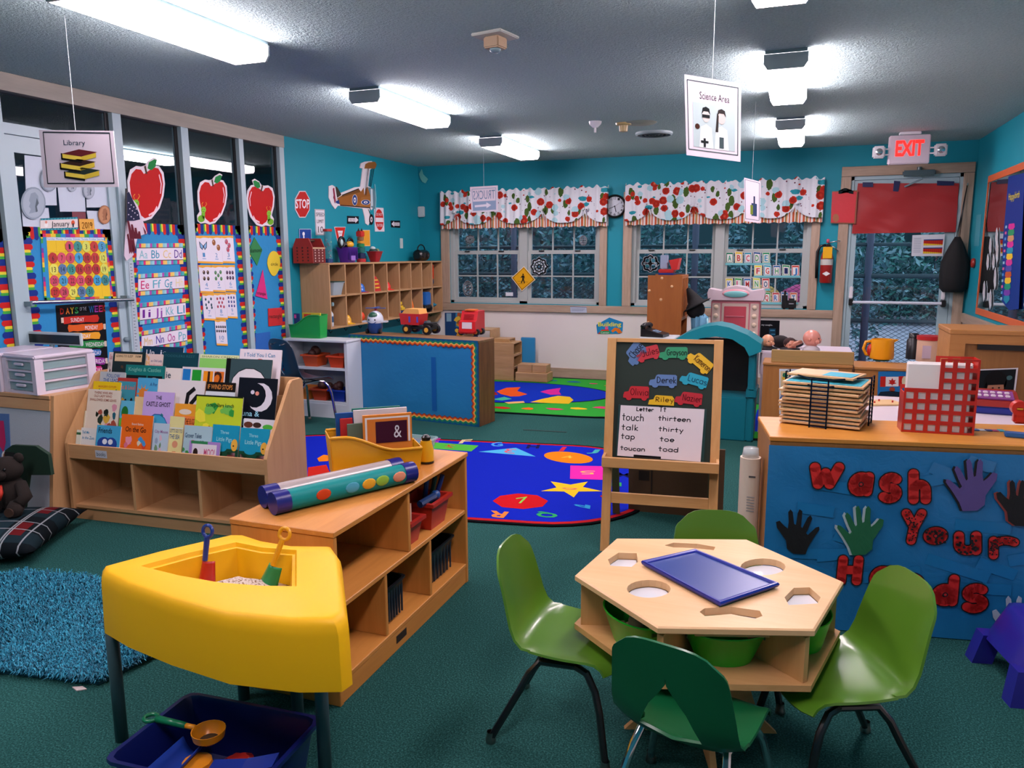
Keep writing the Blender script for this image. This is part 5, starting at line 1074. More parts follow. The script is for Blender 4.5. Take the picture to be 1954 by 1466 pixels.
for i, (x, y, h) in enumerate(sorted(((1890, 470, 18), (1885, 500, 16), (1896, 500, 16), (1903, 482, 22), (1899, 532, 22), (1878, 556, 20), (1890, 572, 20), (1902, 452, 18), (1941, 500, 22), (1934, 570, 22)))):
    o = card('mirror_tag', 'pale feather-shaped tag on the wall mirror, %s from the left' % ['first', 'second', 'third', 'fourth', 'fifth', 'sixth', 'seventh', 'eighth', 'ninth', 'tenth'][i], 'tag', pt, [(x-2.6, y+h*.2), (x-1, y-h*.7), (x+.8, y-h), (x+2, y-h*.3), (x+1.5, y+h*.6), (x-1, y+h)], C('#b9c0c6', .5, 'print'), .002, 0, 'tags on the mirror')
    Art(pt, (x-3, y-h), (x+3, y-h), (x+3, y+h), (x-3, y+h), off=.003).line([(.5, .2), (.55, .5), (.45, .7)], .003, '#c98a5a').line([(.6, .3), (.4, .4)], .002, '#4a6a9a').out(o)
tag(B().lathe([(.001, 0), (.045, 0), (.05, .015), (.04, .03), (.001, .035)], 16).out('alarm_bell', C('#8f231c', .3, 'plastic'), None, True), 'small round red alarm on the right wall beside the mirror', 'alarm')
o = bpy.data.objects['alarm_bell']; o.location = (XR-.001, 8.72, 1.4); o.rotation_euler = (0, -pi/2, 0)
q = [(1861, 420), (1871, 418), (1868, 468), (1858, 470)]; o = card('wall_lettering_strip', 'pale faded paper strip with small print on the right wall', 'label', PRW, [(1864, 410), (1873, 409), (1868, 470), (1859, 470)], C('#3f93a2', .6), .001)
# ================================================================ blue papered cupboard with toys on top
M_OAK = wood('#7a5230', '#4f321c', 'z', 1.2); M_OAKX = wood('#8a6a4a', '#6a4c32', 'x', 1.)
rz = math.radians(-6.9); L_, D_, H_ = 1.412, .285, .765; org = V((-3.97, 6.30, 0))
ex, ey = V((math.cos(rz), math.sin(rz), 0)), V((-math.sin(rz), math.cos(rz), 0))
t = thing('papered_cupboard', 'low oak cupboard covered in blue paper with a wavy rainbow border', 'cupboard', org+ex*L_/2+ey*D_/2, rz)
B().bb(-L_/2, L_/2, -D_/2+.004, D_/2, 0, H_-.02).out('body', M_OAK, t); B().bb(-L_/2-.003, L_/2+.003, -D_/2, D_/2+.002, H_-.02, H_, .003, 1).out('top_board', M_OAKX, t)
def crinkle(w3, m, par, name, seed, amp=.004, nu=40, nv=24, n=None):
    """wrinkled paper over a quad of points TL TR BR BL"""
    a, b_, c_, d_ = w3; n = n or (b_-a).cross(a-d_).normalized(); g = random.Random(seed); nz = [(g.uniform(0, 6), g.uniform(-22, 22), g.uniform(-22, 22)) for _ in range(9)]
    f = lambda u, v: (a*(1-u)+b_*u)*(1-v)+(d_*(1-u)+c_*u)*v+n*(amp*(1+.28*sum(math.sin(p+x*u+y*v) for p, x, y in nz))*(1-abs(2*u-1)**8))
    return B().grid(f, nu, nv).out(name, m, par, True, True)
Wc = lambda x, z, o=0: org+ex*x-ey*o+V((0, 0, z))
crinkle([Wc(0, H_-.02, .001), Wc(L_, H_-.02, .001), Wc(L_, .0, .001), Wc(0, .0, .001)], C('#1273a6', .6, 'paper'), t, 'blue_paper', 4)
A = Art(None, Wc(0, H_), Wc(L_, H_), Wc(L_, 0), Wc(0, 0), n=-ey, off=.009)
A.rect(.655, .22, .69, .86, '#15589a', 1)
def wavy(A, p, q, inw, Lm, cols, wds, per=.055, amp=.007):
    n = max(8, int(Lm/per)*6); 
    for k, (c, w_) in enumerate(zip(cols, wds)):
        for i in range(n):
            a0, a1 = i/n, (i+1)/n
            f = lambda a: (w_+(amp*math.sin(a*Lm/per*2*pi) if w_ > .006 else 0))
            P = [p+(q-p)*a0, p+(q-p)*a1, p+(q-p)*a1+inw*f(a1), p+(q-p)*a0+inw*f(a0)]
            A.face(P, c, 2+k*.5)
WC = ['#8f2f1c', '#d8622a', '#dcc05a', '#1f7a5a', '#12527a']; WD = [.068, .058, .045, .036, .018]
for p, q, i_ in ((Wc(0, H_), Wc(L_, H_), V((0, 0, -1))), (Wc(0, 0), Wc(L_, 0), V((0, 0, 1))), (Wc(0, 0), Wc(0, H_), ex), (Wc(L_, 0), Wc(L_, H_), -ex)): wavy(A, p, q, i_, (q-p).length, WC, WD)
A.out(t, 'wavy_border')
def top(xpx, ypx, z=H_): return onz((xpx, ypx), z)
# toy helicopter
p = top(717, 636); t = thing('toy_helicopter', 'white and blue smiling toy helicopter on the papered cupboard', 'toy helicopter', (p.x, p.y, H_), math.radians(10))
B().sph((0, 0, .13), (.075, .1, .085), 18, 12).out('body', PL('#c3ccd6'), t, True); B().loft([[(.07*s_*math.cos(a), .085*s_*math.sin(a)-.01, z) for a in (2*pi*i/16 for i in range(16))] for z, s_ in ((.005, .75), (.05, 1), (.1, .98))]).out('base', PL('#143a78'), t, True, angle=SH)
B().sph((0, -.055, .17), (.045, .04, .035)).out('windshield', PL('#2a5a44'), t, True); B().cyl((0, .02, .2), (0, .02, .235), .012).out('mast', PL('#a8323a'), t)
B().bb(-.1, .1, .005, .035, .235, .242, .003).out('rotor_blade', PL('#3a5fa8'), t); B().bb(-.015, .015, -.08, .12, .242, .248, .003).out('rotor_blade', PL('#3a5fa8'), t)
for s_ in (-1, 1):
    B().loft([[(s_*x, y, z) for y, z in ((-.03, .105), (.03, .105), (.03, .12), (-.03, .12))] for x in (.06, .12)]).out('wing', PL('#c3ccd6'), t); B().sph((s_*.03, -.092, .135), .008, 8, 6).out('eye', PL('#23262c'), t, True); B().cyl((s_*.055, -.05, .025), (s_*.075, -.05, .025), .025).out('wheel', PL('#16181c'), t, True, angle=SH)
B().tube([(.035*math.cos(a), -.093+.004, .115+.015*math.sin(a)) for a in (pi+pi*i/8 for i in range(9))], .004, 5).out('smile', PL('#143a78'), t, True)
def wheels(t, P, r, w_, c='#121317', hub='#d9a23c'):
    for x, y in P:
        wl_ = B().cyl((x, y-w_/2, r), (x, y+w_/2, r), r, n=18).out('wheel', PL(c), t, True, angle=SH)
        for s_ in (-1, 1): B().cyl((x, y+s_*w_*.5, r), (x, y+s_*(w_*.5+.004), r), r*.5, n=12).out('hub_cap', PL(hub), wl_, True, angle=SH)
p = top(800, 637); t = thing('toy_dump_truck', 'red toy truck with orange load and yellow wheel hubs', 'toy truck', (p.x, p.y+.02, H_), math.radians(-8))
B().bb(-.17, .17, -.05, .05, .045, .07, .006).out('chassis', PL('#15161a'), t); B().loft([[(x, s_*.07, z) for x, z in ((-.17, .085), (.03, .085), (.05, .19), (-.19, .19))] for s_ in (-1, 1)]).out('bed', PL('#b81f24'), t); B().loft([[(x, s_*.066, z) for x, z in ((-.16, .19), (.04, .19), (.03, .235), (-.12, .235))] for s_ in (-1, 1)]).out('load', C('#dba052', .7), t)
B().bb(.06, .18, -.055, .055, .07, .105, .012).out('cab', PL('#15161a'), t); B().bb(.07, .1, -.04, .04, .1, .125, .006).out('engine', C('#9aa4aa', .3, 'metal'), t); wheels(t, [(-.1, -.07), (-.1, .07), (.13, -.07), (.13, .07)], .045, .035)
for x in (-.08, .01): B().bb(x, x+.02, -.073, -.07, .11, .165).out('sticker', PL('#4a4ab0'), t)
p = top(893, 641); t = thing('toy_fire_truck', 'red toy truck seen from the front with white grille', 'toy truck', (p.x, p.y+.08, H_), math.radians(-2))
B().loft([[(s_*(.083-.012*k), y, z) for y, z in ((-.09, .03), (.12, .03), (.12, .225), (-.02+.0, .225), (-.06, .14), (-.09, .13))] for s_, k in ((-1, 0), (1, 0))]).out('body', PL('#c21f28'), t); B().bb(-.09, .09, -.105, .1, .02, .055, .012).out('bumper', PL('#b81a20'), t)
B().bb(-.052, .05, -.094, -.09, .065, .125, .002).out('grille', PL('#cfc6d2'), t); B().bb(-.05, .05, -.04, .06, .225, .238, .005).out('roof_lamp', PL('#d9702a'), t)
for k in range(4): B().bb(-.05, .05, -.062+.006*k, -.058+.006*k, .15+.013*k, .154+.013*k).out('louvre', PL('#9a1820'), t)
wheels(t, [(-.075, -.05), (.075, -.05), (-.075, .06), (.075, .06)], .032, .03)
# poster behind and wooden boxes
q = [(849, 597), (912, 596), (912, 652), (850, 652)]; o = card('nutrition_poster', 'blue poster with food photographs low on the cream wall', 'poster', PB, q, C('#1f3f6a', .5, 'print'), .003)
Art(PB, *q, off=.0045).rect(.05, .02, .2, .3, '#7fa3b8').rect(.33, .0, .98, .5, '#3a7fa0').blobs(26, ['#c98a2c', '#b5542a', '#4a7a3a', '#d9b23c', '#8a5a2c'], 4, .35, .05, .95, .95, .1).out(o)
M_BLK1 = wood('#b99468', '#a07c50', 'x', .8)
def hollow(label, x0, x1, y0, y1, z0, z1, axis='x', rzv=0):
    t = thing('hollow_block', label, 'block', ((x0+x1)/2, (y0+y1)/2, z0), rzv, 'large wooden hollow blocks'); a, b_, h = (x1-x0)/2, (y1-y0)/2, z1-z0; k = .014
    for n_, q in (('top_board', (-a, a, -b_, b_, h-k, h)), ('bottom_board', (-a, a, -b_, b_, 0, k))): B().bb(*q, .002, 1).out(n_, M_BLK1, t)
    if axis == 'x':
        for y in (-b_, b_-k): B().bb(-a, a, y, y+k, k, h-k).out('side_board', M_BLK1, t)
    else:
        for x in (-a, a-k): B().bb(x, x+k, -b_, b_, k, h-k).out('side_board', M_BLK1, t)
    return t
NM = ['bottom', 'middle', 'top']
RX = .0135
for k in range(3):
    hollow('%s hollow block of the right wooden stack by the wall' % NM[k], -3.43, -3.12, 8.52, 8.82, RX+.1505*k, RX+.15+.1505*k)
    hollow('%s hollow block of the left wooden stack behind the cupboard' % NM[k], -3.76, -3.445, 8.52, 8.82, RX+.1505*k, RX+.15+.1505*k)
hollow('open wooden block lying on top of the left stack', -3.8, -3.42, 8.55, 8.85, RX+.4525, RX+.60, 'y')
hollow('small hollow block beside the open block on the left stack', -3.40, -3.2, 8.6, 8.8, RX+.4525, RX+.49)
def unitblk(label, *q): return tag(B().bb(*q, .004, 1).out('unit_block', M_BLK1), label, 'block', 'large wooden hollow blocks')
unitblk('long flat wooden block at the base of the low pile', -3.10, -2.70, 8.52, 8.74, RX, RX+.105); unitblk('left wooden block on the low pile', -3.08, -2.90, 8.54, 8.72, RX+.1055, RX+.2); unitblk('right wooden block on the low pile', -2.895, -2.72, 8.54, 8.72, RX+.1055, RX+.2)
tag(B().bb(-3.15, -2.97, 8.86, 8.9, RX, .50, .006).out('blue_board', C('#2a7fb0', .4, 'plastic')), 'blue framed board standing behind the block stacks', 'board')
# ================================================================ rugs
def roundrect(cx, cy, a, b_, r, rot, n=9):
    P = []
    for sx, sy, q0 in ((1, 1, 0), (-1, 1, 90), (-1, -1, 180), (1, -1, 270)):
        for i in range(n+1):
            q = math.radians(q0+90*i/n); x, y = sx*(a-r)+r*math.cos(q), sy*(b_-r)+r*math.sin(q); P.append((cx+x*math.cos(rot)-y*math.sin(rot), cy+x*math.sin(rot)+y*math.cos(rot)))
    return P
def m_pile(c, c2):
    m = mk('pile_'+c[1:], c, .95, spec=.05); nt = NT(m); n = nt.noise(nt.tc(), 220, 2); nt.col(nt.ramp(n, [(.3, c), (.7, c2)])); nt.bump(n, .6, .004); return m
PILE = {}
def pile(c):
    if c not in PILE:
        l_ = lin(c); PILE[c] = m_pile(c, c)
    return PILE[c]
def rug(label, cx, cy, a, b_, r, rot, layers):
    t = thing('rug', label, 'rug', (cx, cy, 0), 0)
    for i, (nm, sh_, c) in enumerate(layers): B().prism(roundrect(cx, cy, a-sh_, b_-sh_, max(.05, r-sh_), rot), .0005 if i == 0 else .0075+.0008*i, .0085+.0008*(i+.5)).out(nm, pile(c), t, world=True)
    return t
fl = Plane((0, 0, .0112), (0, 0, 1))
r1 = rug('blue alphabet and number rug with red edge', -2.43, 4.67, 1.62, .94, .64, math.radians(9), [('black_binding', 0, '#0b0d12'), ('red_band', .025, '#a81a22'), ('blue_field', .06, '#0f22a6')])
A = Art(fl, (0, 0), (1, 0), (1, 1), (0, 1), off=.0, step=.0003)
A.c = [V((0, 0, 0))]*4
sx = lambda P: [(840+x*400/1954, 860+y*400/1954) for x, y in P]      # traced from the rug close-ups
sy = lambda P: [(560+x*680/1954, 680+y*680/1954) for x, y in P]
A.pxp(fl, sx([(490, 470), (560, 422), (725, 400), (905, 418), (1005, 470), (955, 522), (775, 546), (575, 527)]), pile('#b8141c')); A.pxt(fl, '7', *sx([(720, 495), (830, 480), (705, 445)]), pile('#7fbf4a'))
A.pxp(fl, sx([(1030, 288), (1215, 318), (1375, 290), (1330, 340), (1515, 380), (1290, 382), (1245, 437), (1155, 382), (940, 378), (1085, 345)]), pile('#e0b824')); A.pxt(fl, '6', *sx([(1290, 350), (1130, 345), (1280, 372)]), pile('#c86a5a'))
A.pxp(fl, sx([(1213, 140), (1560, 148), (1560, 275), (1210, 263)]), pile('#d8289a')); A.pxt(fl, '5', *sx([(1440, 190), (1300, 190), (1450, 222)]), pile('#e0a860'))
A.pxp(fl, [(x, y) for x, y in sx([(1195+228*math.cos(a), 65+52*math.sin(a)+20*math.cos(a)) for a in (2*pi*i/24 for i in range(24))])], pile('#dc7a14')); A.pxt(fl, '4', *sx([(1130, 75), (1240, 70), (1125, 52)]), pile('#d9b23c'))
A.pxp(fl, sy([(1015, 524), (1220, 502), (1328, 550)]), pile('#4aa8d0')); A.pxt(fl, '3', *sy([(1210, 535), (1150, 528), (1225, 512)]), pile('#c85a6a'))
A.pxp(fl, sy([(760, 472), (1015, 490), (975, 522), (740, 505)]), pile('#4aa83a')); A.pxt(fl, '2', *sy([(880, 503), (830, 498), (890, 488)]), pile('#b8242a'))
A.pxp(fl, sy([(80, 610), (180, 595), (200, 640), (150, 660), (78, 660)]), pile('#b8241a')); A.pxp(fl, sy([(130, 560), (165, 540), (200, 545), (190, 575), (140, 578)]), pile('#dc7a14'))
for ch, q, c in (('E', sy([(755, 470), (795, 472), (770, 448)]), '#b03a9a'), ('F', sy([(905, 478), (965, 475), (925, 458)]), '#c9b98a'), ('G', sy([(1085, 496), (1150, 492), (1080, 474)]), '#3f8fd0'), ('H', sy([(1275, 505), (1345, 505), (1285, 485)]), '#15164a'), ('I', sy([(1455, 520), (1480, 520), (1475, 498)]), '#c0283a'), ('J', sy([(1610, 528), (1670, 528), (1625, 512)]), '#3f9fa0'),
                 ('R', sx([(640, 575), (470, 562), (590, 630)]), '#dc7a34'), ('Q', sx([(1100, 590), (900, 575), (1090, 632)]), '#2f9f5a'), ('P', sx([(1400, 515), (1250, 485), (1395, 545)]), '#2f8fc0'), ('O', sx([(1640, 420), (1490, 410), (1640, 452)]), '#a81a22'), ('N', sx([(1690, 300), (1600, 295), (1690, 335)]), '#2f9f5a'), ('M', sx([(1780, 215), (1640, 205), (1780, 255)]), '#101440')): A.pxt(fl, ch, *q, pile(c), 2, .03)
A.out(r1, 'woven_figures')
r2 = rug('green rug with a blue oval pond of sea animals by the far wall', -2.75, 7.83, 1.6, 1.1, .75, math.radians(4), [('black_binding', 0, '#0a1014'), ('green_field', .04, '#2f9a34')])
A = Art(fl, (0, 0), (1, 0), (1, 1), (0, 1), off=0, step=.0003); A.c = [V((0, 0, 0))]*4
E_ = lambda rx, ry: [V((-3.0+rx*math.cos(a)-.1*ry*math.sin(a)*0, 7.82+ry*math.sin(a)+.07*rx*math.cos(a), .0112)) for a in (2*pi*i/40 for i in range(40))]
A.face(E_(1.22, .66), pile('#0c1420'), 0); A.face(E_(1.19, .635), pile('#0f2ea6'), 1)
s7 = lambda P: [(860+x*.2047, 560+y*.2047) for x, y in P]
A.pxp(fl, s7([(430, 915), (520, 880), (650, 875), (620, 910), (715, 940), (640, 960), (560, 962), (470, 940)]), pile('#d8521c'), 2); A.pxp(fl, s7([(835, 918), (900, 900), (1025, 882), (1010, 915), (1030, 945), (930, 945)]), pile('#c8288a'), 2)
A.pxp(fl, s7([(740, 1015), (850, 985), (1000, 955), (1110, 965), (1145, 995), (1100, 1030), (900, 1022)]), pile('#dcb424'), 2); A.pxp(fl, s7([(300, 930), (420, 920), (440, 945), (320, 960)]), pile('#8f1a1c'), 2); A.pxp(fl, s7([(385, 990), (500, 965), (570, 985), (480, 1000)]), pile('#3fae8a'), 2); A.pxp(fl, s7([(500, 1015), (680, 1005), (690, 1020), (540, 1030)]), pile('#dcae6a'), 2)
g = random.Random(9)
for k in range(34):
    a = 2*pi*k/34; c_ = V((-2.8+1.42*math.cos(a), 7.82+.88*math.sin(a)+.07*math.cos(a), .0112)); r = .05*g.uniform(.7, 1.3); col = g.choice(['#dcb424', '#b8241a', '#c8386a', '#1f5f98', '#d8641c', '#16602a', '#dcae6a'])
    A.face([c_+V((r*1.5*g.uniform(.6, 1.1)*math.cos(2*pi*j/7), r*g.uniform(.6, 1.1)*math.sin(2*pi*j/7), 0)) for j in range(7)], pile(col), 1)
A.out(r2, 'woven_figures')
r3 = rug('blue and green rug in the play kitchen corner', .25, 7.2, .85, .8, .2, 0, [('black_binding', 0, '#0a1014'), ('green_field', .05, '#2f9a34'), ('blue_field', .3, '#0f2ea6')])
tag(B().bb(-.1, .1, -.012, .012, 0, .003).out('floor_strip', C('#14302e', .9)), 'dark thin strip stuck on the carpet between the rugs', 'strip'); o = bpy.data.objects['floor_strip']; p = onz((1037, 822)); q = onz((1080, 826)); o.location = ((onz((1000, 820)).x+q.x)/2, (onz((1000, 820)).y+q.y)/2, .0005); o.scale.x = 1.9; o.rotation_euler = (0, 0, .1)
# ================================================================ easel with name tags
M_MAPLE = wood('#c99a62', '#b8834a', 'z', .7); M_MAPLEX = wood('#c99a62', '#b8834a', 'x', .7)
rz = math.radians(6.5); t = thing('easel', 'wooden double-sided easel with dark green chalkboard', 'easel', (-.595, 3.73, 0), rz); eas = t
Wd, Ht, Ln = .53, 1.075, .19
pt = lambda x, z, o=0.: (x, z*Ln/Ht-o, z)
def bar(x0, x1, z0, z1, th, m, nm, o=0):
    a = [pt(x0, z0, o+th), pt(x1, z0, o+th), pt(x1, z1, o+th), pt(x0, z1, o+th)]; c_ = [pt(x0, z0, o), pt(x1, z0, o), pt(x1, z1, o), pt(x0, z1, o)]
    return B().solid(a, c_).out(nm, m, t)
for s_ in (-1, 1):
    bar(s_*Wd/2-.022, s_*Wd/2+.022, 0, Ht, .03, M_MAPLE, 'front_leg', -.005)
    B().solid([(s_*Wd/2-.02, .54, 0), (s_*Wd/2+.02, .54, 0), (s_*Wd/2+.02, .2, 1.05), (s_*Wd/2-.02, .2, 1.05)], [(s_*Wd/2-.02, .565, 0), (s_*Wd/2+.02, .565, 0), (s_*Wd/2+.02, .225, 1.05), (s_*Wd/2-.02, .225, 1.05)]).out('rear_leg', wood('#5c5a3a', '#4a482c', 'z', .7), t)
bar(-Wd/2+.0225, Wd/2-.0225, .245, .295, .02, M_MAPLEX, 'lower_rail'); bar(-Wd/2+.0225, Wd/2-.0225, Ht-.018, Ht, .02, M_MAPLEX, 'top_rail')
bar(-Wd/2+.0225, Wd/2-.0225, .47, Ht-.018, .012, C('#0a2014', .6), 'chalkboard', -.006)
tr = B().bb(-Wd/2-.02, Wd/2+.02, -.035, -.018, .445, .498, .003, 1).out('tray_lip', M_MAPLEX, t); B().bb(-Wd/2-.02, Wd/2+.02, -.018, .075, .445, .458).out('tray_floor', M_MAPLEX, t)
for s_ in (-1, 1): B().bb(s_*(Wd/2+.013)-.007, s_*(Wd/2+.013)+.007, -.018, .06, .458, .498).out('tray_end', M_MAPLE, t)
for z in (.62, 1.02): B().solid([(-Wd/2+.021, .54-.34*z/1.05, z), (Wd/2-.021, .54-.34*z/1.05, z), (Wd/2-.021, .55-.34*z/1.05, z+.03), (-Wd/2+.021, .55-.34*z/1.05, z+.03)], [(-Wd/2+.021, .56-.34*z/1.05, z), (Wd/2-.021, .56-.34*z/1.05, z), (Wd/2-.021, .57-.34*z/1.05, z+.03), (-Wd/2+.021, .57-.34*z/1.05, z+.03)]).out('rear_rail', M_MAPLEX, t)
M_ = WM(t); nn = (M_.to_3x3() @ V((0, -Ht, Ln))).normalized(); pE = Plane(M_ @ V((0, .94*Ln-.0075, .94*Ht)), nn)
s6 = lambda x, y: (1150+x*250/1466, 640+y*250/1466)
VAN = [(0, .62), (.04, .42), (.2, .36), (.26, .06), (.32, 0), (.95, 0), (1, .08), (1, .8), (.93, .82), (.9, .95), (.82, 1), (.74, .95), (.71, .84), (.33, .84), (.3, .95), (.22, 1), (.14, .95), (.11, .84), (0, .82)]
def van(nm, c, cx, cy, w_, h, ang, fl_=False, cut=False, tc='#14141a', col=''):
    a = math.radians(ang)
    def f(u, v):
        x, y = (u-.5)*w_, (v-.5)*h; return s6(cx+x*math.cos(a)-y*math.sin(a), cy+x*math.sin(a)+y*math.cos(a))
    P = [f(*p) for p in (VAN if not cut else [(0, .95), (.04, .5), (.2, .42), (.26, .06), (.32, 0), (.92, .02), (1, .3), (1, .95)])]
    o = tag(B().sheet(pE, P, .001, .003).out('name_tag', C(c, .25, 'plastic')), '%s van-shaped name tag reading %s' % (col, nm), 'name tag', 'van name tags on the easel')
    A = Art(pE, f(.28, .12), f(.98, .12), f(.98, .8), f(.28, .8), off=.0045); A.hand(nm, 0, .34, 1, .74, .0017, tc, 1, .05); A.out(o, 'handwriting')
van('Chase', '#5272a0', 368, 208, 250, 190, -52, col='slate blue'); van('Jules', '#b82430', 500, 210, 270, 160, -14, tc='#5a0f14', col='red'); van('Grayson', '#1f8a5c', 790, 205, 320, 145, 0, col='green'); van('Kameron', '#d9ac14', 1082, 300, 300, 165, 40, tc='#5a3a0a', col='yellow'); van('Derek', '#5a78a8', 675, 515, 310, 150, 2, col='slate blue'); van('Lucas', '#1f98b0', 1020, 505, 310, 150, 16, tc='#1a4a62', col='turquoise'); van('Olivia', '#b8202a', 375, 650, 285, 160, 2, tc='#5a0f14', col='red'); van('Riley', '#d9ac14', 655, 730, 290, 115, 3, cut=True, tc='#5a3a0a', col='yellow'); van('Nazier', '#b01f2c', 960, 715, 305, 155, 7, tc='#5a0f14', col='dark red')
q = [s6(205, 782), s6(1140, 828), s6(1095, 1415), s6(165, 1345)]
wbp = Plane(pE.p+nn*.012, nn)
o = thing('whiteboard', 'small dry-erase board with handwritten T words resting on the easel tray', 'whiteboard', M_ @ V((0, .05, .4585)), rz)
B().sheet(pE, [s6(180, 775), s6(1165, 825), s6(1130, 1425), s6(150, 1350)], .001, .008).out('dark_frame', C('#1c3a38', .4, 'plastic'), o, world=True)
B().sheet(pE, q, .0092, .002).out('white_face', C('#d6ccd0', .3, 'print'), o, world=True)
A = Art(pE, *q, off=.0118); ink = '#16151a'
for wd_, x0, x1, y0, y1 in (('Letter', 385, 575, 822, 856), ('Tt', 640, 715, 822, 858), ('touch', 225, 465, 905, 965), ('talk', 218, 405, 1020, 1068), ('tap', 212, 365, 1120, 1165), ('toucan', 205, 480, 1255, 1302), ('thirteen', 632, 985, 925, 975), ('thirty', 635, 905, 1045, 1090), ('toe', 650, 805, 1155, 1195), ('toad', 635, 850, 1265, 1310)):
    def uv(x, y):
        u = (x-(205-40*(y-800)/580))/935; v0 = 782+46*u+ (1345-782+ (1415-828-563)*u)*0; return u, (y-(782+46*u))/(563+24*u)
    u0, va = uv(x0, y0); u1, vb = uv(x1, y1); dv = .022*(u1-u0)
    A.hand(wd_, u0, va-dv, u1, vb-dv, .0021, ink, 1, .03)
A.rect(.2, .955, .53, .998, '#0c0c10', 1.5); A.out(o, 'handwriting')
# magnetic clip and cardboard behind
cb = thing('cardboard_sheet', 'brown cardboard sheet with dark scribbles standing behind the easel', 'cardboard', (-.6, 4.36, 0), math.radians(3), rx=math.radians(6))
B().bb(-.27, .27, 0, .012, 0, .42).out('sheet', C('#4f3820', .8, 'paper'), cb); B().bb(-.14, -.132, -.0015, -.0005, .05, .38).out('fold_line', C('#1f160c', .8), cb); B().bb(-.21, -.15, -.0015, -.0005, .2, .26).out('scribble', C('#1f160c', .8), cb)
# ================================================================ wash-your-hands cabinet
rz = math.radians(9.46); wo = V((-.066, 3.126, 0)); ex, ey = V((math.cos(rz), math.sin(rz), 0)), V((-math.sin(rz), math.cos(rz), 0)); CL, CD, CZ = 1.2, .38, .79
M_OTOP = wood('#c98a3c', '#b87428', 'x', .6); M_CAB = wood('#a8713c', '#94602e', 'z', .7); M_CABX = wood('#b07a44', '#9a6835', 'x', .7)
t = thing('low_cabinet', 'long low wooden cabinet with a blue handwashing poster on its back', 'cabinet', wo+ex*CL/2+ey*CD/2, rz)
B().bb(-CL/2, CL/2, -CD/2+.004, CD/2, 0, CZ-.02).out('body', M_CAB, t); B().bb(-CL/2-.004, CL/2+.004, -CD/2-.004, CD/2+.004, CZ-.02, CZ, .003, 1).out('top_board', M_OTOP, t)
pW = Plane(wo-ey*.004, -ey); Wq = lambda x, z, o=.0: wo+ex*x-ey*o+V((0, 0, z))
po = thing('handwashing_poster', 'big blue paper poster reading Wash Your Hands with paper hands', 'poster', Wq(CL/2, .005, .01), rz)
crinkle([Wq(-.005, CZ-.035, .003), Wq(CL, CZ-.035, .003), Wq(CL, .004, .003), Wq(-.005, .004, .003)], C('#1a72a8', .45, 'paper'), po, 'blue_paper', 8, .004, 60, 40)
A = Art(None, Wq(0, CZ-.03), Wq(CL, CZ-.03), Wq(CL, 0), Wq(0, 0), n=-ey, off=.0125)
M_TP = mk('clear_tape', '#2276ac', .15)
g = random.Random(6)
for k in range(16):
    u, v = g.uniform(.13, .85), g.uniform(.05, .85); a = g.uniform(-.5, .5); w_, h = g.uniform(.04, .1), .03
    A.poly([(u+x*math.cos(a)-y*math.sin(a)*.6, v+x*math.sin(a)*1.4+y*math.cos(a)) for x, y in ((-w_, -h), (w_, -h), (w_, h), (-w_, h))], M_TP, .2+.05*k)
A.out(po, 'clear_tape')
# fat red letters, each a paper cut-out with black outline
def blet(ch, px0, px1, ybase, ytop, slant=0, r=13, patt=None, lb=''):
    """letter traced between pixels px0..px1 (width) and ybase..ytop on the poster"""
    wd, st = SF[ch]; hh = 1.6 if ch.isupper() or ch in 'hdt' else 1.
    if ch in 'hd': st = [[(x, y*1.6/1.7) for x, y in p] for p in st]
    f = lambda q: pW.hit((px0+r+(px1-px0-2*r)*q[0]/max(.1, wd-.08)+slant*q[1]/hh, ybase-r-(ybase-ytop-2*r)*q[1]/hh))
    rad = (pW.hit((px0+r, ybase))-pW.hit((px0, ybase))).length
    o = thing('paper_letter', lb, 'paper letter', f((wd/2, 0)), 0, 'red letters on the handwashing poster'); n = pW.n
    b = B()
    for p in st: capsule(b, [f(q) for q in p], rad, n, .0155, 14)
    b.out('black_outline', C('#120a0c', .6), o, world=True)
    b = B()
    for p in st: capsule(b, [f(q) for q in p], rad-.0045, n, .0165, 14)
    b.out('red_paper', C('#d0221e', .5, 'paper'), o, world=True)
    if ch in 'ao' or (ch in 'd'):
        c_ = f((.44, .5)); b = B(); capsule(b, [c_], rad*.42, n, .0172, 12); b.out('inner_ring', C('#120a0c', .6), o, world=True); b = B(); capsule(b, [c_], rad*.42-.004, n, .0178, 12); b.out('inner_spot', C('#b81e1c', .5, 'paper'), o, world=True)
    if patt:
        g = random.Random(ord(ch)); b = B()
        for p in st:
            for k in range(26):
                i = g.randrange(len(p)-1) if len(p) > 1 else 0; q0, q1 = V(f(p[i])), V(f(p[min(i+1, len(p)-1)])); c_ = q0+(q1-q0)*g.random()+ex*g.uniform(-.7, .7)*rad+V((0, 0, g.uniform(-.7, .7)*rad))
                capsule(b, [c_], .003 if patt == 1 else .0055, n, .0174, 6)
        b.out('dot_pattern', C('#120a0c', .6), o, world=True)
    return o
Lw = lambda w_, c: 'red paper letter %s of the word %s on the poster' % (c, w_)
blet('W', 1533, 1606, 936, 878, 6, 12, lb=Lw('Wash', 'W')); blet('a', 1612, 1664, 948, 896, 4, 12, lb=Lw('Wash', 'a')); blet('s', 1667, 1719, 961, 897, 4, 12, lb=Lw('Wash', 's')); blet('h', 1726, 1776, 963, 890, 0, 12, lb=Lw('Wash', 'h'))
blet('Y', 1714, 1768, 1040, 966, 0, 11, 1, Lw('Your', 'Y')); blet('o', 1755, 1806, 1040, 1000, 2, 12, 2, Lw('Your', 'o')); blet('u', 1811, 1872, 1060, 1008, 0, 12, 2, Lw('Your', 'u')); blet('r', 1876, 1937, 1068, 1018, 0, 11, 1, Lw('Your', 'r'))
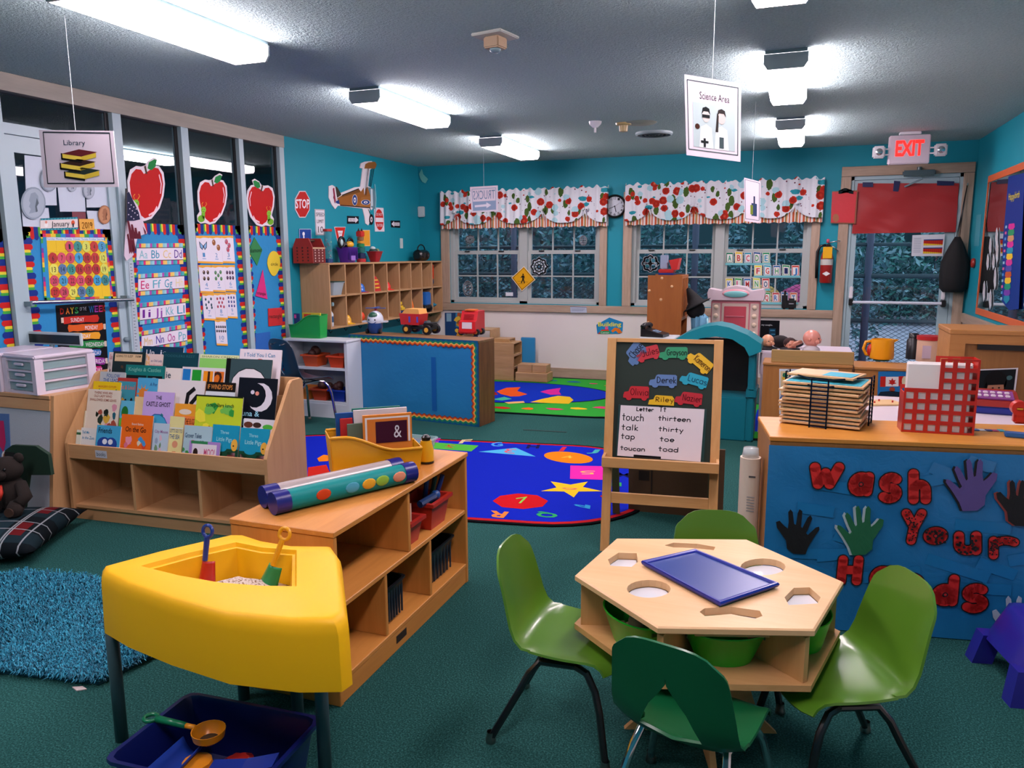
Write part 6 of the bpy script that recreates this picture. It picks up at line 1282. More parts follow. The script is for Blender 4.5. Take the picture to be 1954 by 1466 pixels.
blet('H', 1590, 1647, 1117, 1054, 3, 11, lb=Lw('Hands', 'H')); blet('a', 1652, 1705, 1128, 1074, 4, 12, lb=Lw('Hands', 'a')); blet('n', 1712, 1764, 1140, 1088, 0, 11, lb=Lw('Hands', 'n')); blet('d', 1771, 1826, 1157, 1090, 4, 12, lb=Lw('Hands', 'd')); blet('s', 1824, 1883, 1170, 1107, 4, 12, lb=Lw('Hands', 's'))
s4 = lambda x, y: (1420+x*.341, 820+y*.341)
HAND = [(.33, 1), (.6, .99), (.74, .88), (.76, .7), (.86, .56), (.96, .42), (.98, .3), (.9, .27), (.8, .38), (.72, .44), (.7, .3), (.71, .08), (.66, .02), (.61, .08), (.58, .34), (.54, .36), (.5, .1), (.46, .02), (.4, .06), (.41, .2), (.43, .4), (.4, .43), (.28, .2), (.22, .15), (.18, .22), (.26, .42), (.32, .54), (.28, .58), (.1, .42), (.03, .4), (.02, .46), (.16, .66), (.27, .84)]
def hand_(label, x0, y0, x1, y1, c, fl_=False, sh=None, cut=1e9):
    P = [((1-u) if fl_ else u, v) for u, v in HAND]
    f = lambda u, v, dx=0: (x0+(x1-x0)*u+dx, y0+(y1-y0)*v)
    o = tag(B().sheet(pW, [f(*p) for p in P], .0150, .0015).out('paper_hand', C(c, .6, 'paper')), label, 'paper hand', 'paper hands on the poster')
    if sh: B().sheet(pW, [f(*p, dx=-5) for p in P], .0138, .001).out('layer_behind', C(sh, .6, 'paper'), o, world=True)
hand_('purple paper hand beside the word Wash', 1800, 872, 1902, 973, '#5d4a86', False, '#0c0a10'); hand_('black paper hand at the left of the poster', 1478, 968, 1564, 1055, '#0a080b', True); hand_('green paper hand above the word Hands', 1594, 961, 1686, 1057, '#17633c', False, '#a8b8bc'); hand_('black paper hand cut by the right picture edge', 1896, 912, 1990, 1002, '#0a080b', True, '#8a3a34'); hand_('white paper hand behind the purple stool', 1888, 1132, 1985, 1235, '#a8b4c8', True)
# scalloped edge strip of cardboard between cabinet and easel
t = thing('rolled_poster', 'cream rolled poster tube standing beside the blue poster', 'poster roll', (-.145, 3.28, 0)); B().lathe([(.001, .0), (.042, 0), (.042, .66), (.001, .66)], 16).out('roll', C('#c9b9a6', .6, 'paper'), t, True, angle=SH)
B().lathe([(.0, .66), (.036, .66), (.03, .70), (.001, .7)], 14).out('plastic_wrap', mk('wrap', '#c9d2d2', .2, alpha=.5), t, True)
A = Art(None, *[V((-.145+a, 3.28-.0425, z)) for a, z in ((-.02, .6), (.025, .6), (.025, .4), (-.02, .4))], n=(0, -1, 0), off=.001); A.rect(.4, .05, 1, .09, '#4a4a4a'); [A.rect(.3, .5+.06*k, 1, .52+.06*k, '#8a8a8a') for k in range(6)]; A.out(t)
# red magazine holder with white binders
def holder():
    p = onz((1718, 824), CZ); q = onz((1857, 832), CZ); rzv = math.atan2(q.y-p.y, q.x-p.x); w_ = (q-p).length; h = .30; d = .095
    t = thing('magazine_holder', 'red grid plastic magazine holder on the low cabinet', 'magazine holder', (p+q)/2+V((0, .0475, .0005)), rzv, rx=0); M_ = C('#b02318', .35, 'plastic')
    cols, rows = 6, 7; cw_, ch_ = w_/cols, h/rows; bw = .008
    for y, nm in ((-d/2, 'front_grid'), (d/2-.004, 'back_grid')):
        b = B(); lim = lambda c: 7 if c >= 3 else 4
        for c in range(cols+1):
            hh = max(lim(min(c, 5)), lim(max(c-1, 0)))*ch_; x = -w_/2+c*cw_; b.bb(max(-w_/2, x-bw), min(w_/2, x+bw), y, y+.004, 0, hh)
        for r in range(rows+1):
            x0 = -w_/2 if r <= 4 else -w_/2+3*cw_; z = r*ch_; b.bb(x0, w_/2, y+.0002, y+.0038, max(0, z-bw), min(h, z+bw))
        b.out(nm, M_, t)
    B().bb(-w_/2, w_/2, -d/2+.004, d/2-.004, 0, .004).out('bottom', M_, t); B().bb(w_/2-.004, w_/2, -d/2+.004, d/2-.004, .004, h).out('spine', M_, t); B().bb(-w_/2, -w_/2+.004, -d/2+.004, d/2-.004, .004, .16).out('low_front', M_, t)
    for k, (dx, hh, lb) in enumerate(((-.005, .272, 'front white binder in the red magazine holder'), (.002, .275, 'middle white binder in the red magazine holder'), (.004, .27, 'rear white binder in the red magazine holder'))):
        bo = thing('binder', lb, 'binder', WM(t) @ V((dx, -.026+.027*k, .0045)), rzv, 'white binders'); B().bb(-w_/2+.012, w_/2-.016, -.011, .011, 0, hh, .003, 1).out('cover', C('#d6d0cc', .4, 'plastic'), bo); B().bb(-w_/2+.018, w_/2-.022, -.0113, -.011, .006, hh-.006).out('clear_sleeve', C('#dcd6d2', .35, 'plastic'), bo)
holder()
# wire puzzle rack with wooden puzzles
p = onz((1560, 812), CZ); rzv = math.radians(-13); c0 = V((.135, 3.46, CZ)); bw_, bd_ = .315, .235
t = thing('puzzle_rack', 'dark blue wire rack full of wooden puzzle boards', 'rack', c0, rzv); M_WIRE = C('#14243e', .35, 'metal'); RH = .205
for x, y in ((-.03, -bd_/2-.012), (.035, -bd_/2-.012), (bw_/2+.014, .03), (bw_/2+.014, .1), (-bw_/2-.014, .03), (-bw_/2-.014, .1)):
    B().cyl((x, y, .0), (x, y, RH), .0035, n=6).out('upright', M_WIRE, t)
for k in range(13):
    z = .006+k*.0165; B().cyl((-.03, -bd_/2-.012, z), (.035, -bd_/2-.012, z), .002, n=5).out('rung', M_WIRE, t)
    for s_ in (-1, 1): B().cyl((s_*(bw_/2+.014), .03, z), (s_*(bw_/2+.014), .1, z), .002, n=5).out('rung', M_WIRE, t)
for z in (RH-.002, RH-.03):
    B().tube([(-bw_/2-.014, .03, z), (-.03, -bd_/2-.012, z)], .003, 6).out('top_wire', M_WIRE, t); B().tube([(bw_/2+.014, .03, z), (.035, -bd_/2-.012, z)], .003, 6).out('top_wire', M_WIRE, t)
g = random.Random(12); M_PZ = wood('#d0a878', '#bd9262', 'x', .5); ordn = ['lowest', 'second', 'third', 'fourth', 'fifth', 'sixth', 'seventh', 'eighth', 'ninth', 'tenth', 'eleventh', 'topmost']
for k in range(11):
    o = thing('puzzle_board', 'wooden puzzle board in the wire rack, %s from the bottom' % ordn[k] if k < 10 else 'topmost puzzle board with a teal and peach picture in the wire rack', 'puzzle', WM(t) @ V((g.uniform(-.006, .008), g.uniform(-.0, .012), .0075+k*.0165)), rzv+g.uniform(-.05, .05), 'wooden puzzles in the rack')
    B().bb(-bw_/2, bw_/2, -bd_/2, bd_/2, 0, .009, .001, 1).out('tray', M_PZ, o); B().bb(-bw_/2+.012, bw_/2-.012, -bd_/2+.012, bd_/2-.012, .009, .011).out('picture', C('#3a98a8' if k in (9, 10) else g.choice(['#8fa0a2', '#b0a070', '#a8b8a0']), .5, 'print'), o)
o = thing('puzzle_board', 'loose puzzle board lying tilted on top of the wire rack', 'puzzle', WM(t) @ V((.0, .03, RH-.006)), rzv-.12, 'wooden puzzles in the rack', rx=.0); B().bb(-.14, .13, -.09, .09, 0, .009, .001, 1).out('tray', M_PZ, o); B().bb(-.128, .118, -.078, .078, .009, .0105).out('picture', C('#cfa27a', .5, 'print'), o); B().bb(.0, .118, -.078, .04, .0105, .0112).out('sky_piece', C('#2f98ac', .5, 'print'), o)
# crayons strip, red toy, blue tray at the right end
p = onz((1875, 822), CZ); t = thing('pencil_strip', 'flat strip of coloured paper scraps beside the magazine holder', 'paper scraps', (p.x, p.y, CZ+.0005), rz); [B().bb(-.06+.024*k, -.04+.024*k, -.012, .012+.004*(k % 3), 0, .003+.001*(k % 2)).out('scrap', C(c, .5), t) for k, c in enumerate(('#7a4aa0', '#3a6aa8', '#b0b4c0', '#2f3f7a', '#a03a6a', '#3a98a8'))]
p = onz((1945, 835), CZ); tag(B().box((p.x+.03, p.y, CZ+.009), (.16, .05, .017), .004, rz-.3).out('blue_tray', C('#1f5a92', .4, 'plastic')), 'long blue plastic toy piece at the right end of the cabinet', 'toy')
p = onz((1952, 812), CZ); t = thing('stapler_toy', 'red plastic toy with a yellow slot at the picture edge', 'toy', (p.x+.02, p.y+.04, CZ+.0005)); B().bb(-.05, .06, -.02, .02, 0, .05, .008).out('base', PL('#b82418'), t); B().cyl((-.03, -.022, .065), (-.03, .022, .065), .032, n=16).out('dial', PL('#b82418'), t, True, angle=SH); B().bb(-.045, -.02, -.026, -.022, .06, .07, .002).out('slot', PL('#d9a22c'), t)
# ================================================================ white table with cash register and photograph
M_WT = C('#cfc3c8', .35, 'plastic'); wz = .57
t = thing('white_table', 'low white play table behind the puzzle rack', 'table', (.83, 5.0, 0)); B().prism(roundrect(0, 0, .46, .52, .08, 0), wz-.025, wz, .004).out('top', M_WT, t)
for a, c_ in ((-.38, -.44), (.38, -.44), (-.38, .44), (.38, .44)): B().cyl((a, c_, 0), (a, c_, wz-.025), .02).out('leg', M_ALU, t, True)
p = onz((1675, 770), wz); t = thing('peg_puzzle', 'wooden puzzle with small red pegs lying on the white table', 'puzzle', (p.x+.02, p.y, wz+.0005), .4); B().bb(-.11, .11, -.08, .08, 0, .01, .002).out('board', wood('#d9b888', '#c9a672'), t); [B().cyl((x, y, .01), (x, y, .022), .005).out('peg', PL('#b82a2a'), t) for x, y in ((-.06, -.03), (.0, .03), (.06, -.02))]
p = onz((1890, 790), wz); t = thing('toy_cash_register', 'red toy cash register with blue drawer on the white table', 'toy cash register', (p.x, p.y+.1, wz+.0005), math.radians(-5))
B().bb(-.15, .15, -.12, .12, 0, .045, .008).out('drawer', PL('#10247e'), t); B().loft([[(s_*.145, y, z) for y, z in ((-.12, .046), (.12, .046), (.12, .115), (.02, .115), (-.11, .08))] for s_ in (-1, 1)]).out('case', PL('#8f1f16'), t); B().loft([[(s_*.1+.02, y, z) for y, z in ((-.1, .084), (.01, .113), (.005, .123), (-.105, .094))] for s_ in (-1, 1)]).out('keypad', PL('#7a3a7c'), t)
for i in range(5):
    for j in range(2): B().box((-.055+.036*i, -.075+.045*j, .104+.012*j), (.024, .03, .012), .003).out('key', PL('#d9c9d2'), t)
# tall brown cabinet by the mirror
x0, x1, y0, y1, zc_ = .95, 1.58, 5.65, 6.1, 1.01
t = thing('brown_cabinet', 'tall brown wooden cabinet turned with its back to the room', 'cabinet', ((x0+x1)/2, (y0+y1)/2, 0))
B().bb(x0, x0+.09, y0, y1, 0, zc_-.03).out('side_panel', M_CABX, t, world=True); B().bb(x1-.05, x1, y0, y1, 0, zc_-.03).out('side_panel', M_CABX, t, world=True); B().bb(x0-.005, x1, y0-.005, y1, zc_-.03, zc_, .003, 1).out('top_board', M_CABX, t, world=True); B().bb(x0+.09, x1-.05, y0+.02, y0+.04, 0, zc_-.05).out('back_panel', wood('#8f6234', '#7c5228', 'z', .5), t, world=True); B().bb(x0+.09, x1-.05, y0, y0+.02, zc_-.09, zc_-.031).out('top_rail', M_CABX, t, world=True); B().bb(x0+.16, x1-.05, y0-.001, y0+.0195, zc_-.125, zc_-.0905).out('painted_shade_strip', M_BLK, t, world=True)  # last piece: solid black bar, painted shade under the top rail
pq = Plane((0, y0+.012, 0), (0, -1, 0)); q = [(1868, 705), (1943, 702), (1934, 775), (1862, 778)]
o = card('child_photo', 'photograph of a child with dark fringe against a dark background', 'photograph', pq, q, C('#c9c6cc', .4, 'print'), .002, 0)
A = Art(pq, *q, off=.003); A.rect(.03, .03, .95, .98, '#0e1418').disc(.45, .35, .3, .3, '#0a0a0c', 2, 18).poly([(.15, .3), (.75, .3), (.72, .62), (.18, .6)], '#0a0a0c', 2).disc(.47, .52, .22, .26, '#9a6a52', 3, 18).poly([(.22, .25), (.72, .25), (.7, .42), (.24, .42)], '#0a0a0c', 4).disc(.4, .5, .03, .02, '#1a0f0c', 4).disc(.56, .5, .03, .02, '#1a0f0c', 4).disc(.48, .6, .03, .02, '#7a4a3a', 4).disc(.48, .68, .06, .02, '#8a3a34', 4).disc(.8, .25, .08, .06, '#3a5a5c', 2).disc(.86, .85, .08, .1, '#8a6a3c', 2); A.out(o)
# play kitchen cabinets
def kcab(name, label, x0, x1, y0, y1, h, door=True):
    t = thing(name, label, 'cabinet', ((x0+x1)/2, (y0+y1)/2, 0)); B().bb(x0, x1, y0, y1, 0, h-.02).out('body', M_CAB, t, world=True); B().bb(x0-.005, x1+.005, y0-.008, y1, h-.02, h, .003, 1).out('top_board', M_CABX, t, world=True); return t
t = kcab('play_cabinet', 'brown play cabinet with a raised back board and groceries poster', -.215, .42, 6.25, 6.55, .665)
B().bb(-.16, .43, 6.27, 6.29, .665, .765, .004, 1).out('raised_board', wood('#8f7a4c', '#a8824c', 'x', .6), t, world=True)
pk = Plane((0, 6.25, 0), (0, -1, 0)); q = [(1487, 704), (1600, 705), (1600, 790), (1487, 790)]; o = card('groceries_poster', 'white Groceries picture poster on the play cabinet', 'poster', pk, q, C('#bfc9d2', .5, 'print'), .002)
Art(pk, *q, off=.0035).text('Groceries', .76, .07, .98, .13, '#1c2a3c').rect(.02, .05, .16, .95, '#c9b48a').blobs(14, ['#b8322a', '#2a6a4a', '#c9a23c', '#3a5a8a'], 3, .03, .1, .5, .9, .05, 2).rect(.2, .3, .95, .34, '#c9b48a').out(o)
t = kcab('play_cabinet', 'plain brown play cabinet under the yellow pitcher', .44, 1.2, 6.25, 6.6, .66)
pk2 = Plane((0, 6.25, 0), (0, -1, 0)); q = [(1676, 709), (1730, 708), (1730, 757), (1674, 756)]; o = card('flag_picture', 'blue picture card with a red and white maple leaf flag', 'picture', pk2, q, C('#1d6aa6', .5, 'print'), .003)
A = Art(pk2, *q, off=.0045); A.rect(.08, .2, .27, .62, '#b0221c').rect(.27, .22, .72, .6, '#d6d2d2').rect(.72, .2, .9, .58, '#b0221c').poly([(.5, .26), (.54, .36), (.62, .34), (.58, .44), (.65, .48), (.52, .52), (.5, .58), (.48, .52), (.36, .48), (.42, .44), (.38, .34), (.46, .36)], '#b0221c', 2).disc(.5, .72, .1, .1, '#8f3a2a', 2).poly([(.0, 1), (.1, .82), (.5, .78), (1, .86), (1, 1)], '#142434', 2).disc(.93, .4, .1, .2, '#c9c2a2', 2).out(o)
p = onz((1683, 690), .66); t = thing('toy_pitcher', 'yellow plastic pitcher with a red handle inside', 'pitcher', (p.x, p.y+.06, .6605), 0); tag(t, 'yellow plastic pitcher standing on the play cabinet', 'pitcher')
B().lathe([(.001, .016), (.085, .016), (.09, .03), (.082, .17), (.078, .17), (.084, .03), (.001, .02)], 20).out('jug', PL('#dc9612'), t, True, angle=SH); B().lathe([(.001, 0), (.06, 0), (.06, .016), (.001, .016)], 16).out('foot', PL('#2a6a5a'), t, True, angle=SH); B().tube([(-.078, 0, .15), (-.12, 0, .145), (-.135, 0, .09), (-.115, 0, .045), (-.085, 0, .04)], .012, 8).out('handle', PL('#dc9612'), t, True); B().loft([[(.07, -.03, .14), (.07, .03, .14), (.115, 0, .168)], [(.07, -.03, .17), (.07, .03, .17), (.12, 0, .172)]]).out('spout', PL('#dc9612'), t)
B().sph((-.085, .0, .08), (.025, .03, .05)).out('red_inner', PL('#b82418'), t, True)
p = onz((1772, 690), .66); t = thing('food_canister', 'cream canister with red lid behind the magazine holder', 'canister', (p.x, p.y+.02, .6605)); B().lathe([(.001, 0), (.09, 0), (.09, .17), (.001, .17)], 20).out('can', PL('#c9a68e'), t, True, angle=SH); B().lathe([(.001, .17), (.095, .17), (.095, .2), (.001, .2)], 20).out('lid', PL('#a81f24'), t, True, angle=SH); B().bb(-.06, .0, -.0925, -.088, .03, .13).out('label', C('#b9a8b8', .5, 'print'), t)
t = thing('dark_jar', 'dark glass jar left of the cream canister', 'jar', (p.x-.10, p.y+.13, .6605)); B().lathe([(.001, 0), (.05, 0), (.05, .15), (.035, .17), (.035, .2), (.001, .2)], 16).out('jar', C('#1c1f24', .2, 'plastic'), t, True, angle=SH); B().lathe([(.037, .17), (.037, .205), (.001, .205)], 16).out('lid', M_BLK, t, True)
# white doll bed with three dolls
t = thing('doll_bed', 'white toy doll bed behind the brown play cabinet', 'doll bed', (.1, 6.95, 0)); B().bb(-.36, .36, -.28, .28, .5, .70, .01).out('bed_frame', C('#cfc2ce', .4, 'plastic'), t); [B().bb(a-.03, a+.03, b_-.03, b_+.03, 0, .5).out('leg', C('#c2b9c4', .4, 'plastic'), t) for a, b_ in ((-.32, -.24), (.32, -.24), (-.32, .24), (.32, .24))]
def doll(label, px_, py_, r, skin, body, hair=None, turn=0., bodyc='#14141a', lie=False):
    c_ = ony((px_, py_), 6.82); t = thing('baby_doll', label, 'doll', (c_.x, 6.82, .7005)); hz = c_.z-.7005; R = MX.Rotation(turn, 4, 'Z')
    b = B(R); b.sph((0, 0, hz), (r*.92, r, r*1.02), 18, 12); b.sph((0, -r*.98, hz-r*.1), (r*.13, r*.16, r*.15), 8, 6); b.sph((-r*.9, 0, hz-r*.05), (r*.12, r*.16, r*.22), 8, 6); b.sph((r*.9, 0, hz-r*.05), (r*.12, r*.16, r*.22), 8, 6); b.sph((-r*.4, -r*.72, hz-r*.35), (r*.35, r*.3, r*.3), 8, 6); b.sph((r*.4, -r*.72, hz-r*.35), (r*.35, r*.3, r*.3), 8, 6); b.out('head', C(skin, .45, 'plastic'), t, True)
    for s_ in (-1, 1): B(R).sph((s_*r*.36, -r*.86, hz+r*.06), (r*.12, r*.08, r*.1), 8, 6).out('eye', C('#1c1412', .3, 'plastic'), t, True)
    B(R).sph((0, -r*.93, hz-r*.45), (r*.16, r*.08, r*.07), 8, 6).out('mouth', C('#8a3a34', .4, 'plastic'), t, True)
    bh = max(.03, hz-r*.8); B(R).loft([[(a*math.cos(q), b_*math.sin(q), z) for q in (2*pi*i/14 for i in range(14))] for z, a, b_ in ((0, .085, .07), (bh*.5, .08, .065), (bh, .035, .035))]).out('body', C(bodyc, .7, 'fabric'), t, True)
    if hair: B(R).sph((0, r*.2, hz+r*.25), (r*1.12, r*1.05, r*.95), 12, 8).out('hair', C(hair, .9, 'fabric'), t, True)
    return t
doll('bald baby doll in dark clothes looking right', 1465, 651, .055, '#c98f6c', .1, None, math.radians(35)); doll('doll with reddish brown hair lying down with a raised arm', 1508, 658, .05, '#b97a62', .1, '#2c1210', math.radians(20)); doll('large bald pink baby doll in a white shirt', 1549, 646, .07, '#c98474', .1, None, math.radians(75), '#b9b2b6')
t = bpy.data.objects['baby_doll.001']; B().tube([(.03, -.06, .06), (.08, -.07, .08), (.02, -.08, .05)], [.02, .018, .014], 8).out('arm', C('#b97a62', .45, 'plastic'), t, True)
c_ = ony((1488, 660), 6.86); t = thing('dark_doll_hair', 'dark haired doll lying face away between the other dolls', 'doll', (c_.x, 6.95, .7005)); B().sph((0, 0, .055), (.08, .06, .055)).out('hair', C('#140c0e', .9, 'fabric'), t, True); B().sph((.1, .05, .035), (.09, .05, .035)).out('body', C('#1a1a22', .8, 'fabric'), t, True)
q = [(1449, 611), (1488, 612), (1486, 662), (1447, 662)]; o = card('cough_poster', 'black poster with white words my coughs on the cream wall', 'poster', PB, q, C('#0b0d12', .4, 'print'), .003)
Art(PB, *q, off=.0045).text('my coughs.', .12, .14, .66, .2, '#d2d6da').rect(.5, .3, .82, .9, '#14364a').rect(.55, .35, .78, .4, '#3a7a98', 2).rect(.6, .5, .8, .54, '#3a7a98', 2).out(o)
# ================================================================ teal arched play cupboard
M_TL = C('#0c6a78', .4, 'plastic'); M_TL2 = C('#12808c', .4, 'plastic')
t = thing('arched_play_cupboard', 'teal plastic play cupboard with an arched dark opening', 'play cupboard', (-.585, 6.5, 0)); hw, dd = .315, .17
for s_ in (-1, 1): B().bb(s_*(hw-.06), s_*hw, -dd, dd, 0, .78, .012).out('pillar', M_TL, t); B().bb(s_*(hw-.07), s_*(hw+.012), -dd-.008, dd, .36, .43, .008).out('band', M_TL, t)
B().bb(-hw+.06, hw-.06, dd-.02, dd, 0, .8).out('back_panel', C('#0a0d10', .6, 'plastic'), t); B().bb(-hw+.06, hw-.06, -dd+.01, dd-.02, 0, .36, .008).out('base_unit', M_TL, t)
ar = [(-hw*1.1, .74), (-hw*1.1, .80), (-hw*.75, .87), (-hw*.3, .925), (0, .94), (hw*.3, .925), (hw*.75, .87), (hw*1.1, .80), (hw*1.1, .74), (hw*1.0, .725)]; inn = [(hw*.82, .70), (hw*.7, .77), (hw*.4, .83), (0, .85), (-hw*.4, .83), (-hw*.7, .77), (-hw*.82, .70), (-hw*1.0, .725)]
B().solid([(x, -dd-.03, z) for x, z in ar+inn], [(x, dd+.01, z) for x, z in ar+inn]).out('arched_roof', M_TL2, t)
# dress-up wardrobe
x0, x1, y0, y1, h = -1.345, -1.02, 7.42, 7.85, 1.30
M_WD = wood('#a8622a', '#97541f', 'z', .5); t = thing('dress_up_stand', 'orange-brown dress-up stand with slatted side', 'wardrobe', ((x0+x1)/2, (y0+y1)/2, 0)); B().bb(x0, x1, y0, y0+.018, 0, h).out('end_panel', M_WD, t, world=True); B().bb(x0, x1, y1-.018, y1, 0, h).out('end_panel', M_WD, t, world=True); B().bb(x0, x0+.018, y0+.018, y1-.018, .0, h-.1).out('back_panel', M_WD, t, world=True)
for k in range(5): B().bb(x1-.03, x1, y0+.03+.08*k, y0+.055+.08*k, .9, h-.03).out('slat', M_WD, t, world=True)
B().bb(x1-.03, x1, y0+.018, y1-.018, h-.03, h).out('top_rail', M_WD, t, world=True); B().bb(x1-.03, x1, y0+.018, y1-.018, .87, .9).out('lower_rail', M_WD, t, world=True)
pz = Plane((0, y0, 0), (0, -1, 0))
for q in ((1263, 531), (1282, 547), (1239, 555), (1261, 572), (1237, 616)): c_ = pz.hit(q); B().sph(c_, (.014, .006, .014), 8, 6).out('knob', C('#d9a878', .5), t, True, True)
c_ = pz.hit((1275, 519)); t = thing('toy_chair', 'red plastic toy chair on a blue base on top of the dress-up stand', 'toy chair', (-1.19, 7.62, h+.0005)); B().bb(-.08, .07, -.08, .08, 0, .02, .004).out('base', PL('#142a78'), t); B().bb(-.08, .07, -.08, .08, .02, .055, .008).out('seat', PL('#b81f1c'), t); B().loft([[(x, s_*.08, z) for x, z in ((.05, .05), (.1, .05), (.12, .16), (.02, .14))] for s_ in (-1, 1)]).out('backrest', PL('#c0231f'), t); B().bb(-.07, .0, -.03, .03, .06, .19, .004).out('paper_figure', C('#8fa0b8', .5), t)
t = thing('dress_up_hat', 'black witch hat hanging on the dress-up stand', 'hat', (-.91, 7.6, 1.03)); B(MX.Rotation(-.5, 4, 'Y')).lathe([(.12, -.03), (.15, -.02), (.08, .0), (.06, .06), (.02, .16), (.001, .17)], 16).out('hat', C('#08080a', .8, 'fabric'), t, True); B().sph((0, 0, -.06), (.09, .1, .09)).out('crown_lining', C('#060608', .9), t, True)
t = thing('dress_up_dress', 'pale blue dress-up dress hanging on the stand', 'dress', (-.87, 7.62, .35)); B().loft([[((a+.018*math.sin(6*q))*math.cos(q), (b_+.015*math.sin(9*q))*math.sin(q), z) for q in (2*pi*i/36 for i in range(36))] for z, a, b_ in ((.0, .13, .16), (.15, .12, .15), (.3, .11, .13), (.42, .06, .09), (.54, .07, .1), (.58, .03, .05))]).out('dress', C('#5c93b0', .7, 'fabric'), t, True)
t = bpy.data.objects['dress_up_dress']; B().sph((.0, .0, .26), (.13, .15, .09)).out('ruffle', C('#4a7488', .8, 'fabric'), t, True); B().tube([(.075, -.04, .54), (.085, -.05, .46), (.09, -.02, .4)], .01, 6).out('ribbon', C('#9cd2de', .5), t, True)
t = thing('side_table', 'small white side table hidden behind the easel', 'table', (-1.1, 6.65, 0)); B().bb(-.14, .16, -.17, .17, .775, .80, .005).out('top', C('#b9c0c4', .4), t); [B().bb(a-.015, a+.015, b_-.015, b_+.015, 0, .775).out('leg', C('#b9c0c4', .4), t) for a, b_ in ((-.11, -.14), (.14, -.14), (-.11, .14), (.14, .14))]
t = thing('desk_phone', 'black desk telephone behind the easel', 'telephone', (-1.13, 6.63, .8005), math.radians(-10)); B().loft([[(x, s_*.08, z) for x, z in ((-.1, 0), (.1, 0), (.1, .025), (-.1, .075))] for s_ in (-1, 1)]).out('base', M_BLK, t); B().tube([(-.075, -.09, .085), (-.075, -.06, .1), (-.075, .06, .1), (-.075, .09, .085)], [.025, .018, .018, .025], 8).out('handset', M_BLK, t, True)
for i in range(3):
    for j in range(4): B().box((.0+.02*i, -.04+.022*j, .052-.0052*i), (.012, .014, .008)).out('key', C('#7f97b0', .4), t)
# pink play vanity
vy = 7.85; x0, x1 = ony((1356, 600), vy).x, ony((1450, 600), vy).x; cxv = (x0+x1)/2; hwv = (x1-x0)/2
t = thing('play_vanity', 'pink play vanity with light bulbs and a pale arched top', 'play vanity', (cxv, vy+.12, 0)); M_PK = C('#d07a84', .4, 'plastic'); M_PK2 = C('#c24c58', .4, 'plastic'); M_CRM = C('#d6bcae', .4, 'plastic'); vh = ony((1400, 573), vy).z
B().bb(-hwv, hwv, -.12, .12, 0, vh, .012).out('body', M_PK, t); B().bb(-hwv*.55, hwv*.55, -.128, -.118, vh-.62, vh-.03, .004).out('mirror_frame', M_CRM, t); B().bb(-hwv*.45, hwv*.45, -.134, -.126, vh-.58, vh-.06, .003).out('panel', M_PK2, t)
for k in range(4): B().bb(-hwv*.38, hwv*.38, -.139, -.132, vh-.16-.12*k, vh-.152-.12*k).out('groove', M_PK, t)
for s_ in (-1, 1):
    B().bb(s_*hwv*.78-.04, s_*hwv*.78+.04, -.127, -.118, vh-.62, vh-.03, .004).out('bulb_strip', M_CRM, t)
    for k in range(7): B().sph((s_*hwv*.78, -.13, vh-.07-.085*k), (.024, .014, .024), 10, 7).out('bulb', C('#d9c2a8', .3, 'plastic'), t, True)
tp = [(-hwv*1.12, 0), (hwv*1.12, 0), (hwv*1.16, .07), (hwv*1.1, .11), (hwv*.6, .09), (hwv*.4, .125), (0, .14), (-hwv*.4, .125), (-hwv*.6, .09), (-hwv*1.1, .11), (-hwv*1.16, .07)]
B().solid([(x, -.15, vh+z) for x, z in tp], [(x, .13, vh+z) for x, z in tp]).out('arched_top', C('#cdb9c0', .4, 'plastic'), t); B().sph((0, -.15, vh+.065), (hwv*.55, .012, .045), 18, 9).out('oval_plate', C('#cf8f98', .4, 'plastic'), t, True); B().sph((0, -.158, vh+.06), (hwv*.48, .008, .032), 18, 9).out('name_plate', C('#6fb0b0', .4, 'plastic'), t, True)
p = V((ony((1362, 620), vy).x-.09, vy+.02, 0)); t = thing('teal_scoop', 'teal plastic toy fin beside the pink vanity', 'toy', (cxv-hwv-.055, vy, 0)); B().bb(-.02, .03, -.02, .02, 0, .62, .008).out('post', M_TL2, t); B().sph((-.0, 0, .74), (.05, .03, .13)).out('fin', M_TL2, t, True)
# black camera bag on the sill
p = ony((1505, 585), YB-.02); t = thing('camera_bag', 'small black camera standing on the window sill', 'camera', (p.x, YB+.0, .8915)); B().bb(-.02, .075, -.025, .03, 0, .12, .02).out('body', M_BLK, t); B().bb(-.075, -.018, -.025, .03, 0, .17, .016).out('grip', M_BLK, t); B().cyl((-.045, .0, .17), (-.045, 0, .205), .012).out('dial', M_BLK, t); B().bb(-.0, .05, -.027, -.024, .06, .068).out('logo_plate', C('#a8b0b8', .3), t)
# purple step stool
t = thing('step_stool', 'purple plastic step stool at the right picture edge', 'step stool', (.93, 3.0, 0), math.radians(12)); M_PU = C('#241f86', .3, 'plastic', coat=.3)
B().loft([[(s_[0]*a, s_[1]*b_, z) for s_ in ((-1, -.6), (-.85, -1), (.85, -1), (1, -.6), (1, .6), (.85, 1), (-.85, 1), (-1, .6))] for z, a, b_ in ((.11, .20, .15), (.2, .165, .125), (.245, .15, .11), (.255, .135, .095))]).out('step', M_PU, t, True, angle=math.radians(50))
for a in (-1, 1):
    for b_ in (-1, 1): B().loft([[(a*(x+i*.035), b_*(y+j*.03), z) for i, j in ((-1, -1), (1, -1), (1, 1), (-1, 1))] for x, y, z in ((.195, .145, 0), (.172, .127, .12))]).out('foot', M_PU, t)
